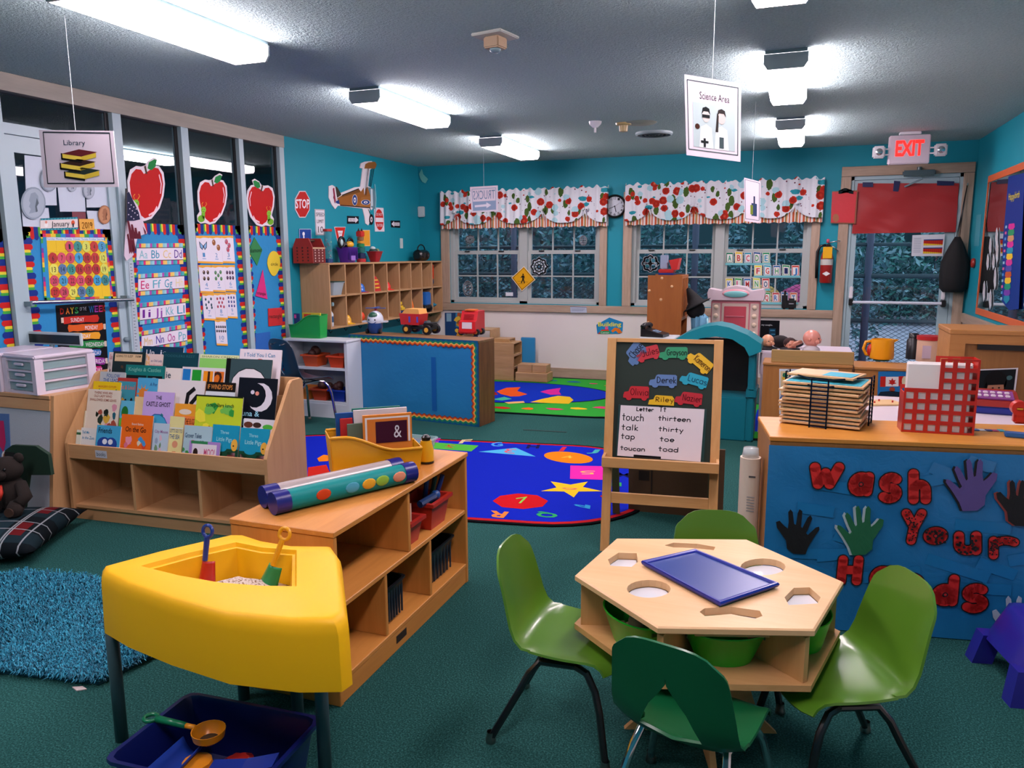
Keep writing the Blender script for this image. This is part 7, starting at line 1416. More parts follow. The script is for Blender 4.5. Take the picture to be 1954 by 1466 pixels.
# ================================================================ book display
rz = math.radians(3.5); bo = V((-3.86, 3.115, 0)); ex, ey = V((math.cos(rz), math.sin(rz), 0)), V((-math.sin(rz), math.cos(rz), 0)); BL = 1.325
M_BIR = wood('#c79a6c', '#b5875a', 'x', .5); M_BIRZ = wood('#c79a6c', '#b5875a', 'z', .5)
bc = thing('book_display', 'birch book display case with sloping tiers above three open cubbies', 'bookcase', bo+ex*BL/2, rz); K = lambda x, y, z: bo+ex*x+ey*y+V((0, 0, z))
pr = [(0, .04), (0, .455), (.02, .50), (.25, .815), (.275, .83), (.36, .83), (.375, .81), (.375, 0), (.03, 0), (.03, .04)]
for x in (0, BL-.02): B().solid([K(x, y, z) for y, z in pr], [K(x+.02, y, z) for y, z in pr]).out('side_panel', M_BIRZ, bc, world=True)
def kb(x0, x1, y0, y1, z0, z1, m, nm): return B().solid([K(x0, y0, z0), K(x1, y0, z0), K(x1, y1, z0), K(x0, y1, z0)], [K(x0, y0, z1), K(x1, y0, z1), K(x1, y1, z1), K(x0, y1, z1)]).out(nm, m, bc, world=True)
lip = kb(.02, BL-.02, .003, .018, .37, .45, M_BIR, 'front_lip'); kb(.02, BL-.02, .018, .375, .36, .378, M_BIR, 'cubby_roof'); kb(.02, BL-.02, .012, .36, .075, .093, M_BIR, 'cubby_floor'); kb(.02, BL-.02, .03, .045, 0, .075, M_BIR, 'kick_board'); kb(.02, BL-.02, .36, .375, .0, .83, M_BIR, 'back_panel')
for k in (1, 2): kb(BL*k/3-.009, BL*k/3+.009, .014, .36, .093, .36, M_BIRZ, 'divider')
TY = lambda k: .03+.064*k
TZ = lambda k: .384+.084*k
for k in range(1, 5): kb(.02, BL-.02, TY(k)-.008, TY(k)-.002, TZ(k)-.084, TZ(k)+.02, M_BIR, 'tier_board')
A = Art(None, K(.1, .003, .44), K(.3, .003, .44), K(.3, .003, .38), K(.1, .003, .38), n=-ey); A.rect(.55, .2, .95, .9, '#b9bcc4').text('books', .6, .35, .9, .72, '#1c2a3a'); A.out(bc, 'label_sticker')
ln = math.radians(14); bn_ = (ey*-math.cos(ln)+V((0, 0, math.sin(ln)))).normalized(); bu = (ey*math.sin(ln)+V((0, 0, math.cos(ln))))
sb = lambda x, y: (120+x*.2592, 650+y*.2592)
BOOKS = [  # tier, x0, x1, top (close-up pixels), cover colour, label, art
 (4, 590, 890, 40, '#123048', 'navy book peeking out at the back of the display', [('t', 'Un', .1, .08, .3, .2, '#c9ccd2'), ('t', 'is', .45, .08, .6, .2, '#c9ccd2')], .03),
 (4, 275, 372, 82, '#cfc2bf', 'white book titled Chick in the back tier', [('t', 'Chick', .25, .06, .95, .2, '#b0485c'), ('b', 5, ['#232a2c', '#6a6a6c'], 1, .2, .35, .8, .6, .14)]),
 (4, 374, 612, 78, '#1b2a2c', 'dark striped book Going to Sleep on the Farm', [('r', .06, .06, .9, .26, '#d2b48c'), ('t', 'GOING TO SLEEP', .1, .09, .62, .15, '#3a2a1c'), ('t', 'FARM', .7, .09, .86, .15, '#3a2a1c'), ('b', 6, ['#c98a4a', '#4a3a2a'], 2, .1, .4, .9, .6, .1)]),
 (4, 740, 1003, 84, '#0f3a44', 'dark teal book behind the Old Lady book', [('t', 'TODDLERS REST', .05, .06, .9, .12, '#2a5a62')]),
 (4, 618, 738, 98, '#d6bfb8', 'peach bordered book about an Old Lady who swallowed', [('t', 'an Old Lady', .3, .15, .98, .21, '#3a5a82'), ('t', 'swallowed', .2, .26, .98, .34, '#c07a82'), ('b', 5, ['#dca26a', '#d9b27a'], 3, .0, .02, .25, .3, .08)]),
 (4, 1012, 1300, 100, '#7fbf5f', 'light green book with author name along the top', [('r', 0, 0, 1, .1, '#c9cfa0'), ('t', 'SHARON CREECH', .05, .03, .95, .08, '#6a7a4a')]),
 (4, 1306, 1615, 60, '#cfc6cc', 'white book titled I Told You I Can', [('t', 'I Told You I Can', .12, .08, .85, .16, '#1f6f98'), ('d', .5, .25, .1, .05, '#b8322a'), ('d', .25, .27, .1, .03, '#8a2a3a')]),
 (3, 262, 462, 226, '#a9b0b4', 'grey book titled Follow the Leader', [('t', 'FOLLOW', .28, .06, .8, .17, '#23508a'), ('t', 'THE LEADER', .15, .2, .9, .3, '#23508a')]),
 (3, 466, 756, 176, '#15706c', 'teal book titled Knights and Castles', [('t', 'Knights & Castles', .08, .06, .9, .15, '#6fb0a0'), ('r', .04, .25, .55, .6, '#0c1c1e'), ('r', .58, .25, .95, .6, '#0c1c1e'), ('d', .75, .35, .1, .06, '#b9bcc2')]),
 (3, 760, 878, 200, '#d2c9c2', 'cream book with large letters ie', [('t', 'ie', .05, .1, .35, .25, '#1f3a4a'), ('d', .3, .45, .15, .08, '#1f8a82')]),
 (3, 882, 1202, 192, '#c9c4c8', 'white book with blue, green and orange panels', [('r', .02, .05, .2, .6, '#1f6fb0'), ('r', .24, .06, .45, .6, '#1f8a2a'), ('r', .5, .08, .72, .6, '#d9861c'), ('r', .75, .08, .97, .6, '#c9661c'), ('t', '12', .6, .08, .95, .5, '#3a1c10')]),
 (3, 1207, 1545, 130, '#33484c', 'grey-green book with a white moon circle and black spine', [('r', 0, 0, .1, 1, '#0b0c0e'), ('d', .53, .5, .4, .34, '#0b0c0e'), ('d', .53, .5, .385, .325, '#cfc9cc')]),
 (2, 192, 430, 296, '#d9b814', 'bright yellow book in the middle tier', [('t', 'MARGERY CUYLER', .2, .1, .85, .15, '#b8641c'), ('b', 4, ['#4a8a3a'], 2, .0, .2, .9, .3, .05)]),
 (2, 406, 552, 272, '#a83a34', 'red edged book Hot and Loud in the middle tier', [('r', .05, .08, .95, .9, '#3a8a9a'), ('t', 'Hot & Loud', .1, .16, .9, .26, '#c05a4a'), ('b', 5, ['#1c1414', '#c9953c'], 6, .2, .45, .9, .6, .12)]),
 (2, 556, 704, 272, '#4a9cc4', 'blue book with an orange sun face', [('d', .3, .35, .2, .13, '#c9772c'), ('s', .3, .35, .36, '#c9772c'), ('t', 'A Por', .62, .1, .98, .17, '#2a4a7a')]),
 (2, 706, 1052, 282, '#cfc9c9', 'white book with black bunny ears peeping up', [('l', [(.64, .55), (.66, .3), (.78, .18)], .012, '#141416'), ('l', [(.74, .5), (.85, .34), (.92, .36)], .012, '#141416'), ('d', .7, .6, .12, .1, '#d9b83c')]),
 (2, 1058, 1276, 302, '#c2c9cf', 'black topped book If Wind Stops', [('r', 0, 0, 1, .2, '#15100e'), ('t', 'IF WIND STOPS', .06, .05, .9, .15, '#c9823c'), ('t', 'Millicent', .28, .36, .8, .44, '#8a6a98')]),
 (2, 1300, 1585, 270, '#0a0f1a', 'black Luna and Lionel book with a crescent moon', [('d', .58, .36, .32, .27, '#cfc9d2'), ('d', .46, .33, .27, .23, '#0a0f1a'), ('r', .3, .3, .42, .5, '#8a7fc0'), ('r', .46, .33, .54, .52, '#3a9cc0'), ('d', .5, .29, .05, .04, '#d98a7a'), ('d', .38, .27, .05, .04, '#c9c2d2'), ('t', 'una &', .15, .62, .6, .72, '#8fc9dc'), ('t', 'Lionel', .2, .78, .7, .9, '#8fc9dc')]),
 (1, 138, 170, 515, '#c9bfa2', 'thin cream book at the left end of the second tier', []),
 (1, 172, 428, 355, '#d2c6b4', 'cream book There Was an Old Lady Who Swallowed Some Leaves', [('t', 'THERE WAS AN', .2, .04, .75, .09, '#8a3a2a'), ('t', 'OLD LADY WHO', .2, .11, .75, .16, '#8a3a2a'), ('t', 'SWALLOWED SOME LEAVES', .08, .19, .9, .24, '#8a3a2a'), ('b', 16, ['#c98a9a', '#23342a', '#9a4a3a', '#c9a23c', '#1f5a6a', '#15201a'], 5, .08, .34, .92, .9, .09)]),
 (1, 430, 530, 440, '#5aa8c4', 'sky blue book with a green tree and red ladybug', [('r', 0, .45, 1, 1, '#5fae3f'), ('d', .35, .3, .25, .16, '#1f6a2a'), ('d', .8, .5, .3, .14, '#a81c1c'), ('d', .85, .42, .12, .08, '#15100f')]),
 (1, 532, 600, 412, '#d2b888', 'plain cream book beside the lilac book', []),
 (1, 600, 826, 372, '#b49ad0', 'lilac book titled The Castle Ghost', [('t', 'THE', .4, .08, .6, .15, '#1c1c2a'), ('t', 'CASTLE GHOST', .1, .2, .9, .29, '#1c1c2a'), ('d', .5, .78, .4, .35, '#2a5a9a'), ('d', .5, .78, .38, .33, '#3f98bc'), ('r', .36, .5, .43, .9, '#1f2f4a'), ('b', 5, ['#2a7a8a', '#3a2a8a', '#6ab0c0'], 7, .5, .5, .8, .8, .08)]),
 (1, 830, 985, 462, '#d9922c', 'orange book When the Bugs in the second tier', [('r', .05, .3, 1, .6, '#d97a3a'), ('t', 'WHEN THE BUGS', .18, .36, .98, .5, '#3a120c'), ('d', .5, .2, .3, .07, '#cfc4b4')]),
 (1, 988, 1330, 397, '#b3c42a', 'lime green book reading caterpillars lunch', [('r', 0, 0, 1, .03, '#15200c'), ('t', 'caterpillars lunch', .22, .15, .82, .22, '#15200c'), ('b', 9, ['#2f8f3a', '#6ab04a', '#d9cf3a'], 11, .0, .2, .95, .75, .12), ('b', 6, ['#d98a1c', '#b8421c', '#d9b52f'], 4, .1, .7, .6, .85, .09)]),
 (1, 1334, 1575, 572, '#cfccd2', 'white book with children faces and a green frog', [('d', .15, .2, .14, .1, '#5a2f22'), ('d', .42, .2, .13, .09, '#3a2420'), ('d', .75, .25, .16, .09, '#4aa83a')]),
 (0, 88, 136, 656, '#c9cfc0', 'thin green and white book at the left end of the front tier', [('r', 0, .1, 1, .2, '#2a5a3a')]),
 (0, 138, 250, 640, '#cfcfca', 'small white Tell Me in the Zoo book in front', [('t', 'Tell Me', .08, .12, .55, .22, '#2f7fa8'), ('t', 'in the Zoo', .12, .32, .9, .43, '#2f7fa8'), ('b', 4, ['#c9a23c', '#b8862c'], 3, .1, .75, .9, .9, .07)]),
 (0, 254, 430, 620, '#3f9ac0', 'blue Friends book with two owls in the front tier', [('t', 'Friends', .08, .08, .65, .25, '#15202a'), ('d', .35, .6, .28, .22, '#23408a'), ('d', .65, .6, .25, .22, '#23408a'), ('d', .38, .53, .1, .09, '#cfd6dc'), ('d', .62, .53, .1, .09, '#cfd6dc'), ('d', .5, .82, .3, .12, '#c9803c')]),
 (0, 436, 668, 540, '#d9651a', 'orange board book titled On the Go', [('t', 'Board Babies', .35, .19, .72, .24, '#e0c9b8'), ('t', 'On the Go', .16, .28, .82, .4, '#2a120a'), ('b', 4, ['#d98a9a', '#c96a82'], 8, .18, .55, .35, .85, .08), ('b', 4, ['#3f8ac0', '#c9442c', '#c9c2a8'], 9, .6, .55, .8, .8, .08), ('l', [(.2, .93), (.75, .93)], .002, '#6a2a0c')]),
 (0, 672, 786, 606, '#a9bcc9', 'pale blue City Mouse book in the front tier', [('t', 'City Mouse', .1, .18, .95, .26, '#8a5a8a'), ('b', 6, ['#8a9ab0', '#c9a8b8', '#6a8a6a'], 10, .2, .4, .9, .9, .1)]),
 (0, 792, 896, 556, '#d2c98a', 'yellow and white Lets Go to the Sea book', [('t', "LET'S GO TO", .08, .28, .95, .36, '#4a6a8a'), ('t', 'THE SEA', .08, .4, .8, .5, '#4a6a8a'), ('r', 0, .25, 1, .27, '#c9cfd2'), ('d', .5, .62, .2, .08, '#c98a6a'), ('r', .35, .78, .6, .9, '#b8421c')]),
 (0, 898, 1102, 622, '#9cb8bf', 'pale Grover Takes book in the front tier', [('t', 'Grover Takes', .05, .2, .65, .32, '#23405a'), ('t', 'of B', .55, .38, .75, .48, '#23405a'), ('d', .35, .46, .12, .08, '#b84a62'), ('b', 4, ['#3f8a4a', '#c98aa8'], 3, .0, .6, .3, .95, .08)]),
 (0, 1106, 1306, 616, '#1a8cac', 'left of the two matching Three Little Pigs books', 'pigs'), (0, 1312, 1526, 640, '#1a8cac', 'right of the two matching Three Little Pigs books', 'pigs')]
PIGS = [('t', 'Three', .3, .14, .62, .22, '#8fc9d2'), ('t', 'Little Pigs', .18, .3, .75, .4, '#8fc9d2'), ('r', 0, .58, 1, 1, '#15402a'), ('d', .38, .58, .2, .08, '#1a8cac'), ('d', .85, .48, .12, .15, '#d9a23c'), ('d', .82, .5, .03, .02, '#15100c'), ('r', .05, .66, .3, .95, '#c98a98'), ('r', .62, .66, .9, .95, '#c98a98'), ('d', .45, .9, .16, .12, '#c9a0a8'), ('l', [(.62, .74), (.9, .74)], .002, '#7a2a2a'), ('l', [(.62, .82), (.9, .82)], .002, '#7a2a2a')]
def paint(A, art):
    for a in art:
        k = a[0]
        if k == 't': A.text(a[1], *a[2:6], a[6], 4, bold=.01)
        elif k == 'r': A.rect(*a[1:5], a[5], 1)
        elif k == 'd': A.disc(*a[1:5], a[5], 2+.3*art.index(a))
        elif k == 'b': A.blobs(*a[1:9], 2)
        elif k == 'l': A.line(a[1], a[2], a[3], 4)
        elif k == 's':
            for i in range(10): q = 2*pi*i/10; A.poly([(a[1]+.17*math.cos(q-.2), a[2]+.11*math.sin(q-.2)), (a[1]+.17*math.cos(q+.2), a[2]+.11*math.sin(q+.2)), (a[1]+a[3]*math.cos(q), a[2]+a[3]*.62*math.sin(q))], a[4], 1.5)
cnt = {}
def book(tier, x0, x1, yt, c, lb, art, dp=None):
    k = cnt.get(tier, 0); cnt[tier] = k+1; dd = .004+.0105*(k % 2) if dp is None else dp
    base = K(0, TY(tier)+.002+dd, TZ(tier)+.003); pl = Plane(base, bn_); a, b_ = pl.hit(sb(x0, yt)), pl.hit(sb(x1, yt)); u0, u1 = (a-base).dot(ex), (b_-base).dot(ex); h = (a-base).dot(bu)
    u0, u1 = max(.025, u0), min(BL-.025, u1)
    o = thing('book', lb, 'book', base+ex*(u0+u1)/2, rz, 'picture books in the display'); P = lambda u, v, d=0: base+ex*u+bu*v-bn_*d; th = .009
    B().solid([P(u0, 0), P(u1, 0), P(u1, h), P(u0, h)], [P(u0, 0, .0015), P(u1, 0, .0015), P(u1, h, .0015), P(u0, h, .0015)]).out('front_cover', C(c, .35, 'print'), o, world=True)
    B().solid([P(u0+.002, .003, .0016), P(u1-.002, .003, .0016), P(u1-.002, h-.003, .0016), P(u0+.002, h-.003, .0016)], [P(u0+.002, .003, th), P(u1-.002, .003, th), P(u1-.002, h-.003, th), P(u0+.002, h-.003, th)]).out('pages', C('#cfc8bc', .8), o, world=True)
    if art:
        A = Art(None, P(u0, h), P(u1, h), P(u1, 0), P(u0, 0), n=bn_, off=.0004, step=.0001); paint(A, PIGS if art == 'pigs' else art); A.out(o, 'cover_print')
for s_ in BOOKS: book(*s_)
book(0, 934, 1160, 735, '#9a7ab8', 'small purple bordered book with the word Moo', [('r', .1, .12, .9, .95, '#cfc9cf'), ('r', .05, .0, .6, .12, '#2f7a4a'), ('t', 'MOO!', .5, .3, .85, .6, '#b84a72'), ('d', .22, .5, .08, .2, '#2a1a14')], -.008)
# ================================================================ flannel board unit with drawers, bear, cushion
ux0, ux1, uy0, uy1, uz = -4.56, -3.9, 3.02, 3.5, .725
t = thing('storage_unit', 'wooden unit with a slanted white felt board front', 'storage unit', ((ux0+ux1)/2, (uy0+uy1)/2, 0)); B().solid([(ux1-.025, uy0, 0), (ux1-.025, uy1, 0), (ux1-.025, uy1, uz), (ux1-.025, uy0+.09, uz)], [(ux1, uy0, 0), (ux1, uy1, 0), (ux1, uy1, uz), (ux1, uy0+.09, uz)]).out('side_panel', M_BIRZ, t, world=True); B().bb(ux0, ux1-.025, uy0+.08, uy1, uz-.02, uz).out('top_board', M_BIR, t, world=True); B().bb(ux0, ux1-.025, uy1-.02, uy1, 0, uz-.02).out('back_panel', M_BIR, t, world=True)
for z0, z1, nm in ((.64, .70, 'top_rail'), (.03, .06, 'bottom_rail')): B().solid([(ux0, uy0+.125*z0-.008, z0), (ux1-.025, uy0+.125*z0-.008, z0), (ux1-.025, uy0+.125*z1-.008, z1), (ux0, uy0+.125*z1-.008, z1)], [(ux0, uy0+.125*z0+.02, z0), (ux1-.025, uy0+.125*z0+.02, z0), (ux1-.025, uy0+.125*z1+.02, z1), (ux0, uy0+.125*z1+.02, z1)]).out(nm, M_BIR, t, world=True)
fb = B().solid([(ux0, uy0+.008, .06), (ux1-.03, uy0+.008, .06), (ux1-.03, uy0+.08, .64), (ux0, uy0+.08, .64)], [(ux0, uy0+.02, .06), (ux1-.03, uy0+.02, .06), (ux1-.03, uy0+.092, .64), (ux0, uy0+.092, .64)]).out('felt_board', C('#a8aeb4', .9, 'fabric'), t, world=True)
B().cyl((ux1-.003, 3.2, .66), (ux1+.003, 3.2, .66), .006).out('screw_cap', C('#7a4a2a'), t)
pf = Plane((0, uy0+.008, .06), (0, -.58, .072)); o = card('felt_picture', 'blue felt picture with pink and green figures at the left edge', 'picture', pf, [(-30, 788), (18, 790), (24, 925), (-30, 925)], C('#4a6a9a', .8, 'fabric'), .003, .001)
Art(pf, (-30, 788), (18, 790), (24, 925), (-30, 925), off=.005).poly([(.6, .1), (.8, .1), (.85, .4), (.75, .55), (.55, .4)], '#b8285a').disc(.8, .6, .12, .08, '#d9cfc2', 1).disc(.8, .6, .06, .05, '#7a4a2a', 2).poly([(.55, .7), (.95, .7), (1, 1), (.5, 1)], '#2a6a3a', 1).out(o)
def drawers(label, cx, cy, rzv, w_=.30, d=.36, h=.225):
    t = thing('drawer_unit', label, 'drawer unit', (cx, cy, uz+.0005), rzv, 'white plastic drawer units'); M_W = C('#cfc6d2', .35, 'plastic'); clr = mk('frosted', '#9fc0c2', .25, alpha=.6) if 'frosted' not in bpy.data.materials else bpy.data.materials['frosted']
    B().bb(-w_/2, w_/2, -d/2, d/2, h-.025, h, .008).out('top', M_W, t); B().bb(-w_/2, w_/2, -d/2, d/2, 0, .015).out('bottom', M_W, t)
    for a in (-1, 1):
        for b_ in (-1, 1): B().bb(a*(w_/2-.035), a*w_/2, b_*(d/2-.05), b_*d/2, .015, h-.025).out('corner_post', M_W, t)
    for k in range(3):
        z = .018+.061*k; dr = B().bb(-w_/2+.02, w_/2-.02, -d/2+.012, d/2-.012, z, z+.045).out('drawer', clr, t); B().bb(-w_/2+.012, w_/2-.012, -d/2+.004, d/2-.004, z+.047, z+.058).out('rail', M_W, t); B().bb(-.04, .04, -d/2-.002, -d/2+.012, z+.022, z+.038, .003).out('handle', M_W, dr)
    B().bb(-w_/2+.06, .02, -d/2+.03, -d/2+.12, .142, .175).out('white_box', C('#d6d9d6', .5), t)
drawers('white plastic drawer unit with three clear drawers', -4.13, 3.29, math.radians(-6), .3, .37); drawers('second white drawer unit cut by the left picture edge', -4.435, 3.29, 0, .26, .37)
t = thing('framed_board', 'dark board in a white frame at the left edge behind the drawers', 'board', (-4.42, 3.55, 0)); B().bb(-.2, .26, -.01, .01, .95, 1.03, .004).out('frame', C('#b9c4c6', .4), t); B().bb(-.19, .25, -.012, -.0095, .96, 1.015).out('panel', C('#141c1c', .3), t); B().cyl((0, 0, 0), (0, 0, .95), .015).out('pole', M_ALUD, t)
# plaid floor cushion
def m_plaid():
    m = mk('plaid_cloth', '#10181c', .9, spec=.1); nt = NT(m); x, y, z = nt.sep(nt.tc('Object'))
    def band(v, per, lo, hi, ph=0): f = nt.math('FRACT', nt.math('ADD', nt.math('MULTIPLY', v, 1/per), ph)); return nt.math('MULTIPLY', nt.math('GREATER_THAN', f, lo), nt.math('LESS_THAN', f, hi))
    c = nt.mix(nt.math('MULTIPLY', band(x, .3, .1, .45), .8), '#0b1216', '#1c3038'); c = nt.mix(nt.math('MULTIPLY', band(y, .3, .1, .45), .5), c, '#1c3038')
    c = nt.mix(nt.math('MULTIPLY', band(x, .3, .55, .75), band(y, .3, .3, .8)), c, '#5a1418')
    for v, lo in ((x, .5), (x, .82), (y, .5), (y, .82), (x, .54)): c = nt.mix(nt.math('MULTIPLY', band(v, .3, lo, lo+.025), .7), c, '#9aa0a4')
    nt.col(c); nt.bump(nt.noise(nt.tc(), 300, 2), .4, .001); return m
M_PLAID = m_plaid()
def cushion(label, cx, cy, rzv, s_, h, m, z0=0, name='floor_cushion'):
    t = thing(name, label, 'cushion', (cx, cy, z0), rzv)
    def f(top): return lambda u, v: (s_*(u-.5)*(1-.10*(1-abs(2*v-1)**2)*abs(2*u-1)**4), s_*(v-.5)*(1-.10*(1-abs(2*u-1)**2)*abs(2*v-1)**4), h/2+(1 if top else -1)*h/2*((1-abs(2*u-1)**2.6)*(1-abs(2*v-1)**2.6))**.5)
    b = B().grid(f(True), 22, 22).grid(f(False), 22, 22); bmesh.ops.remove_doubles(b.b, verts=b.b.verts, dist=1e-4); b.out('cover', m, t, True); return t
cushion('large plaid floor cushion in front of the felt board', -3.86, 2.66, math.radians(28), .66, .16, M_PLAID); cushion('second plaid cushion behind the yellow sand table', -2.32, 2.72, math.radians(12), .55, .15, M_PLAID)
t = cushion('small red and green cushion between the book display and the low shelf', -2.12, 2.82, math.radians(20), .3, .1, C('#1c5a2c', .9, 'fabric'), .151, 'small_cushion'); B().tube([(-.16, -.16, .05), (.16, -.16, .05)], .02, 6).out('red_edge', C('#8f1c22', .9, 'fabric'), t, True)
# teddy bear
t = thing('teddy_bear', 'dark brown teddy bear with a red bow sitting on the plaid cushion', 'teddy bear', (-3.9, 2.8, .15), math.radians(20)); M_BR = C('#1a100a', .95, 'fabric')
b = B().sph((0, 0, .1), (.085, .075, .1), 14, 10).sph((0, -.01, .235), (.078, .07, .07), 14, 10).sph((0, -.075, .22), (.036, .03, .028), 10, 8)
for s_ in (-1, 1): b.sph((s_*.062, .0, .295), (.028, .016, .028), 8, 6).tube([(s_*.07, -.02, .16), (s_*.115, -.06, .1), (s_*.1, -.1, .07)], [.03, .034, .03], 8).tube([(s_*.05, -.04, .045), (s_*.09, -.12, .045), (s_*.095, -.145, .05)], [.04, .042, .036], 8)
b.out('fur_body', M_BR, t, True)
for s_ in (-1, 1): B().sph((s_*.028, -.072, .25), .008, 8, 6).out('eye', M_BLK, t, True); B().cyl((s_*.098, -.175, .05), (s_*.098, -.182, .05), .024).out('foot_pad', C('#3a2416', .9), t)
B().sph((0, -.105, .228), (.012, .008, .009), 8, 6).out('nose', M_BLK, t, True); B().tube([(0, -.075, .165), (.012, -.1, .13), (.004, -.1, .09)], [.008, .014, .006], 6).out('bow', C('#b82a16', .7, 'fabric'), t, True)
pl_ = Plane((0, 2.93, 0), (0, -1, 0)); o = card('tree_puzzle_box', 'dark green and black story prop leaning behind the teddy bear', 'story prop', pl_, [(16, 858), (30, 848), (74, 850), (98, 866), (104, 905), (60, 905), (50, 985), (28, 985), (20, 920)], C('#123020', .7), .02, 0); B().sheet(pl_, [(16, 860), (34, 862), (46, 985), (28, 985)], .021, .003).out('dark_trunk', C('#0a0a0b', .8), o, world=True)
# shag rug
P = [onz(p) for p in ((-70, 1125), (35, 1097), (175, 1108), (255, 1150), (345, 1222), (300, 1252), (190, 1308), (120, 1300), (0, 1286), (-90, 1290))]
t = thing('shag_rug', 'turquoise shaggy rug at the lower left', 'rug', (-2.8, 2.1, 0)); B().prism([(p.x, p.y) for p in P], .001, .012).out('backing', C('#0c4a58', .9), t, world=True)
m = mk('shag', '#1580a0', .7); nt = NT(m); nt.col(nt.ramp(nt.n('NewGeometry').outputs['Random Per Island'], [(0, '#0a4a60'), (.4, '#12708c'), (1, '#2fa0bc')]))
g = random.Random(4); vs, fs = [], []; c0 = sum(P, V())/len(P)
for i in range(26000):
    k = g.randrange(len(P)); a, b_ = P[k], P[(k+1) % len(P)]; r1_, r2_ = math.sqrt(g.random()), g.random(); p = c0*(1-r1_)+(a*(1-r2_)+b_*r2_)*r1_
    d = V((g.gauss(.2, 1), g.gauss(-.3, 1), 0)).normalized(); L = g.uniform(.02, .042); s_ = V((-d.y, d.x, 0))*.0022; h = g.uniform(.008, .03); n0 = len(vs)
    vs += [tuple(p+V((0, 0, .011))-s_), tuple(p+V((0, 0, .011))+s_), tuple(p+d*L*.6+s_+V((0, 0, .012+h))), tuple(p+d*L*.6-s_+V((0, 0, .012+h))), tuple(p+d*L+V((0, 0, .012+h*.6)))]; fs += [(n0, n0+1, n0+2, n0+3), (n0+3, n0+2, n0+4)]
me = bpy.data.meshes.new('shag_pile'); inv = WM(t).inverted(); me.from_pydata([tuple(inv @ V(v)) for v in vs], [], fs); me.materials.append(m); o = bpy.data.objects.new('shag_pile', me); COL.objects.link(o); o.parent = t; o['kind'] = 'stuff'
p = onz((150, 1316)); tag(B().prism([(p.x-.03, p.y), (p.x+.005, p.y-.012), (p.x+.03, p.y+.008), (p.x, p.y+.016)], .0005, .004).out('paper_scrap', C('#c9bcb8', .7)), 'tiny white paper scrap on the carpet beside the shaggy rug', 'paper scrap')
# ================================================================ low shelf
X0, X1, Y0, Y1, HZ = -1.775, -1.365, 2.025, 3.105, .618; M_MPY, M_MPZ = wood('#cf8c44', '#b97834', 'y', .5), wood('#cf8c44', '#b97834', 'z', .5)
ls = thing('low_shelf', 'low two-tier maple shelf with its open side facing right', 'shelf', ((X0+X1)/2, (Y0+Y1)/2, 0))
for nm, q, m in (('top_board', (X0, X1+.004, Y0-.004, Y1+.004, HZ-.02, HZ), M_MPY), ('end_panel', (X0, X1, Y0, Y0+.02, 0, HZ-.02), M_MPZ), ('end_panel', (X0, X1, Y1-.02, Y1, 0, HZ-.02), M_MPZ), ('back_panel', (X0, X0+.01, Y0+.02, Y1-.02, 0, HZ-.02), M_MPY), ('middle_shelf', (X0+.01, X1-.004, Y0+.02, Y1-.02, .333, .352), M_MPY), ('bottom_shelf', (X0+.01, X1-.002, Y0+.02, Y1-.02, .075, .093), M_MPY), ('kick_board', (X1-.02, X1-.004, Y0+.02, Y1-.02, 0, .075), M_MPY), ('divider', (X0+.01, X1-.006, 2.546, 2.564, .352, HZ-.02), M_MPZ), ('divider', (X0+.01, X1-.006, 2.353, 2.371, .093, .333), M_MPZ), ('divider', (X0+.01, X1-.006, 2.723, 2.741, .093, .333), M_MPZ)): B().bb(*q, .0025, 1).out(nm, m, ls, world=True)
B().bb(X1-.0045, X1-.0025, 2.42, 2.5, .03, .06).out('maker_plate', C('#2a1a10', .6), ls, world=True)
bin_((-1.46, 2.64, .3525), '#a8241c', 'front red bin with pencils in the low shelf', .15, .11, .1, 0, 'red bins in the low shelf', 'red_bin'); bin_((-1.46, 2.86, .3525), '#b02a1c', 'rear red bin with blue tools in the low shelf', .16, .17, .12, 0, 'red bins in the low shelf', 'red_bin')
for k, (y, c, z) in enumerate(((2.62, '#c9c2c2', .52), (2.65, '#b8342a', .5), (2.66, '#d2b49a', .51))): tag(B().bb(-1.50, -1.42, y-.005, y+.005, .36, z).out('booklet', C(c, .5, 'print')), ('pale', 'red', 'tan')[k]+' thin booklet in the front red bin', 'booklet')
for k, (y, c) in enumerate(((2.84, '#14346e'), (2.88, '#123a2a'), (2.91, '#1a2c6a'))): tag(B().tube([(-1.46, y, .362), (-1.44+.02*k, y+.01, .56)], .011, 8).out('marker', C(c, .4, 'plastic'), None, True, angle=SH), ('blue', 'dark green', 'navy')[k]+' upright tool handle in the rear red bin', 'tool')
t = thing('toy_hammer', 'dark blue toy tool hanging over the rear red bin', 'toy tool', (-1.42, 2.78, .48)); B().tube([(0, -.04, 0), (.02, .06, .01)], .016, 8).out('handle', PL('#14305c'), t, True, angle=SH); B().sph((.02, .07, .01), .022, 8, 6).out('knob', PL('#16407a'), t, True)
for y0_, y1_, lb in ((2.39, 2.56, 'black lattice basket in the middle lower cubby'), (2.76, 3.03, 'black lattice basket in the far lower cubby')):
    t = basket((-1.5, (y0_+y1_)/2, .0935), .2, y1_-y0_, .15, C('#101318', .5, 'plastic'), lb, 'lattice_basket', taper=.8)
    for k in range(7):
        q = (k+.5)/7-.5; B().box((.095, q*(y1_-y0_)*.85, .075), (.006, .006, .12)).out('lattice_bar', C('#23303c', .5, 'plastic'), t)
t = thing('book_bin', 'yellow plastic book bin on the low shelf', 'bin', (-1.615, 2.72, HZ+.0005), math.radians(40)); bookbin(t, '#dc9a14', .37, .15, .095, .165); yb = t
M_ = WM(t); g = random.Random(8)
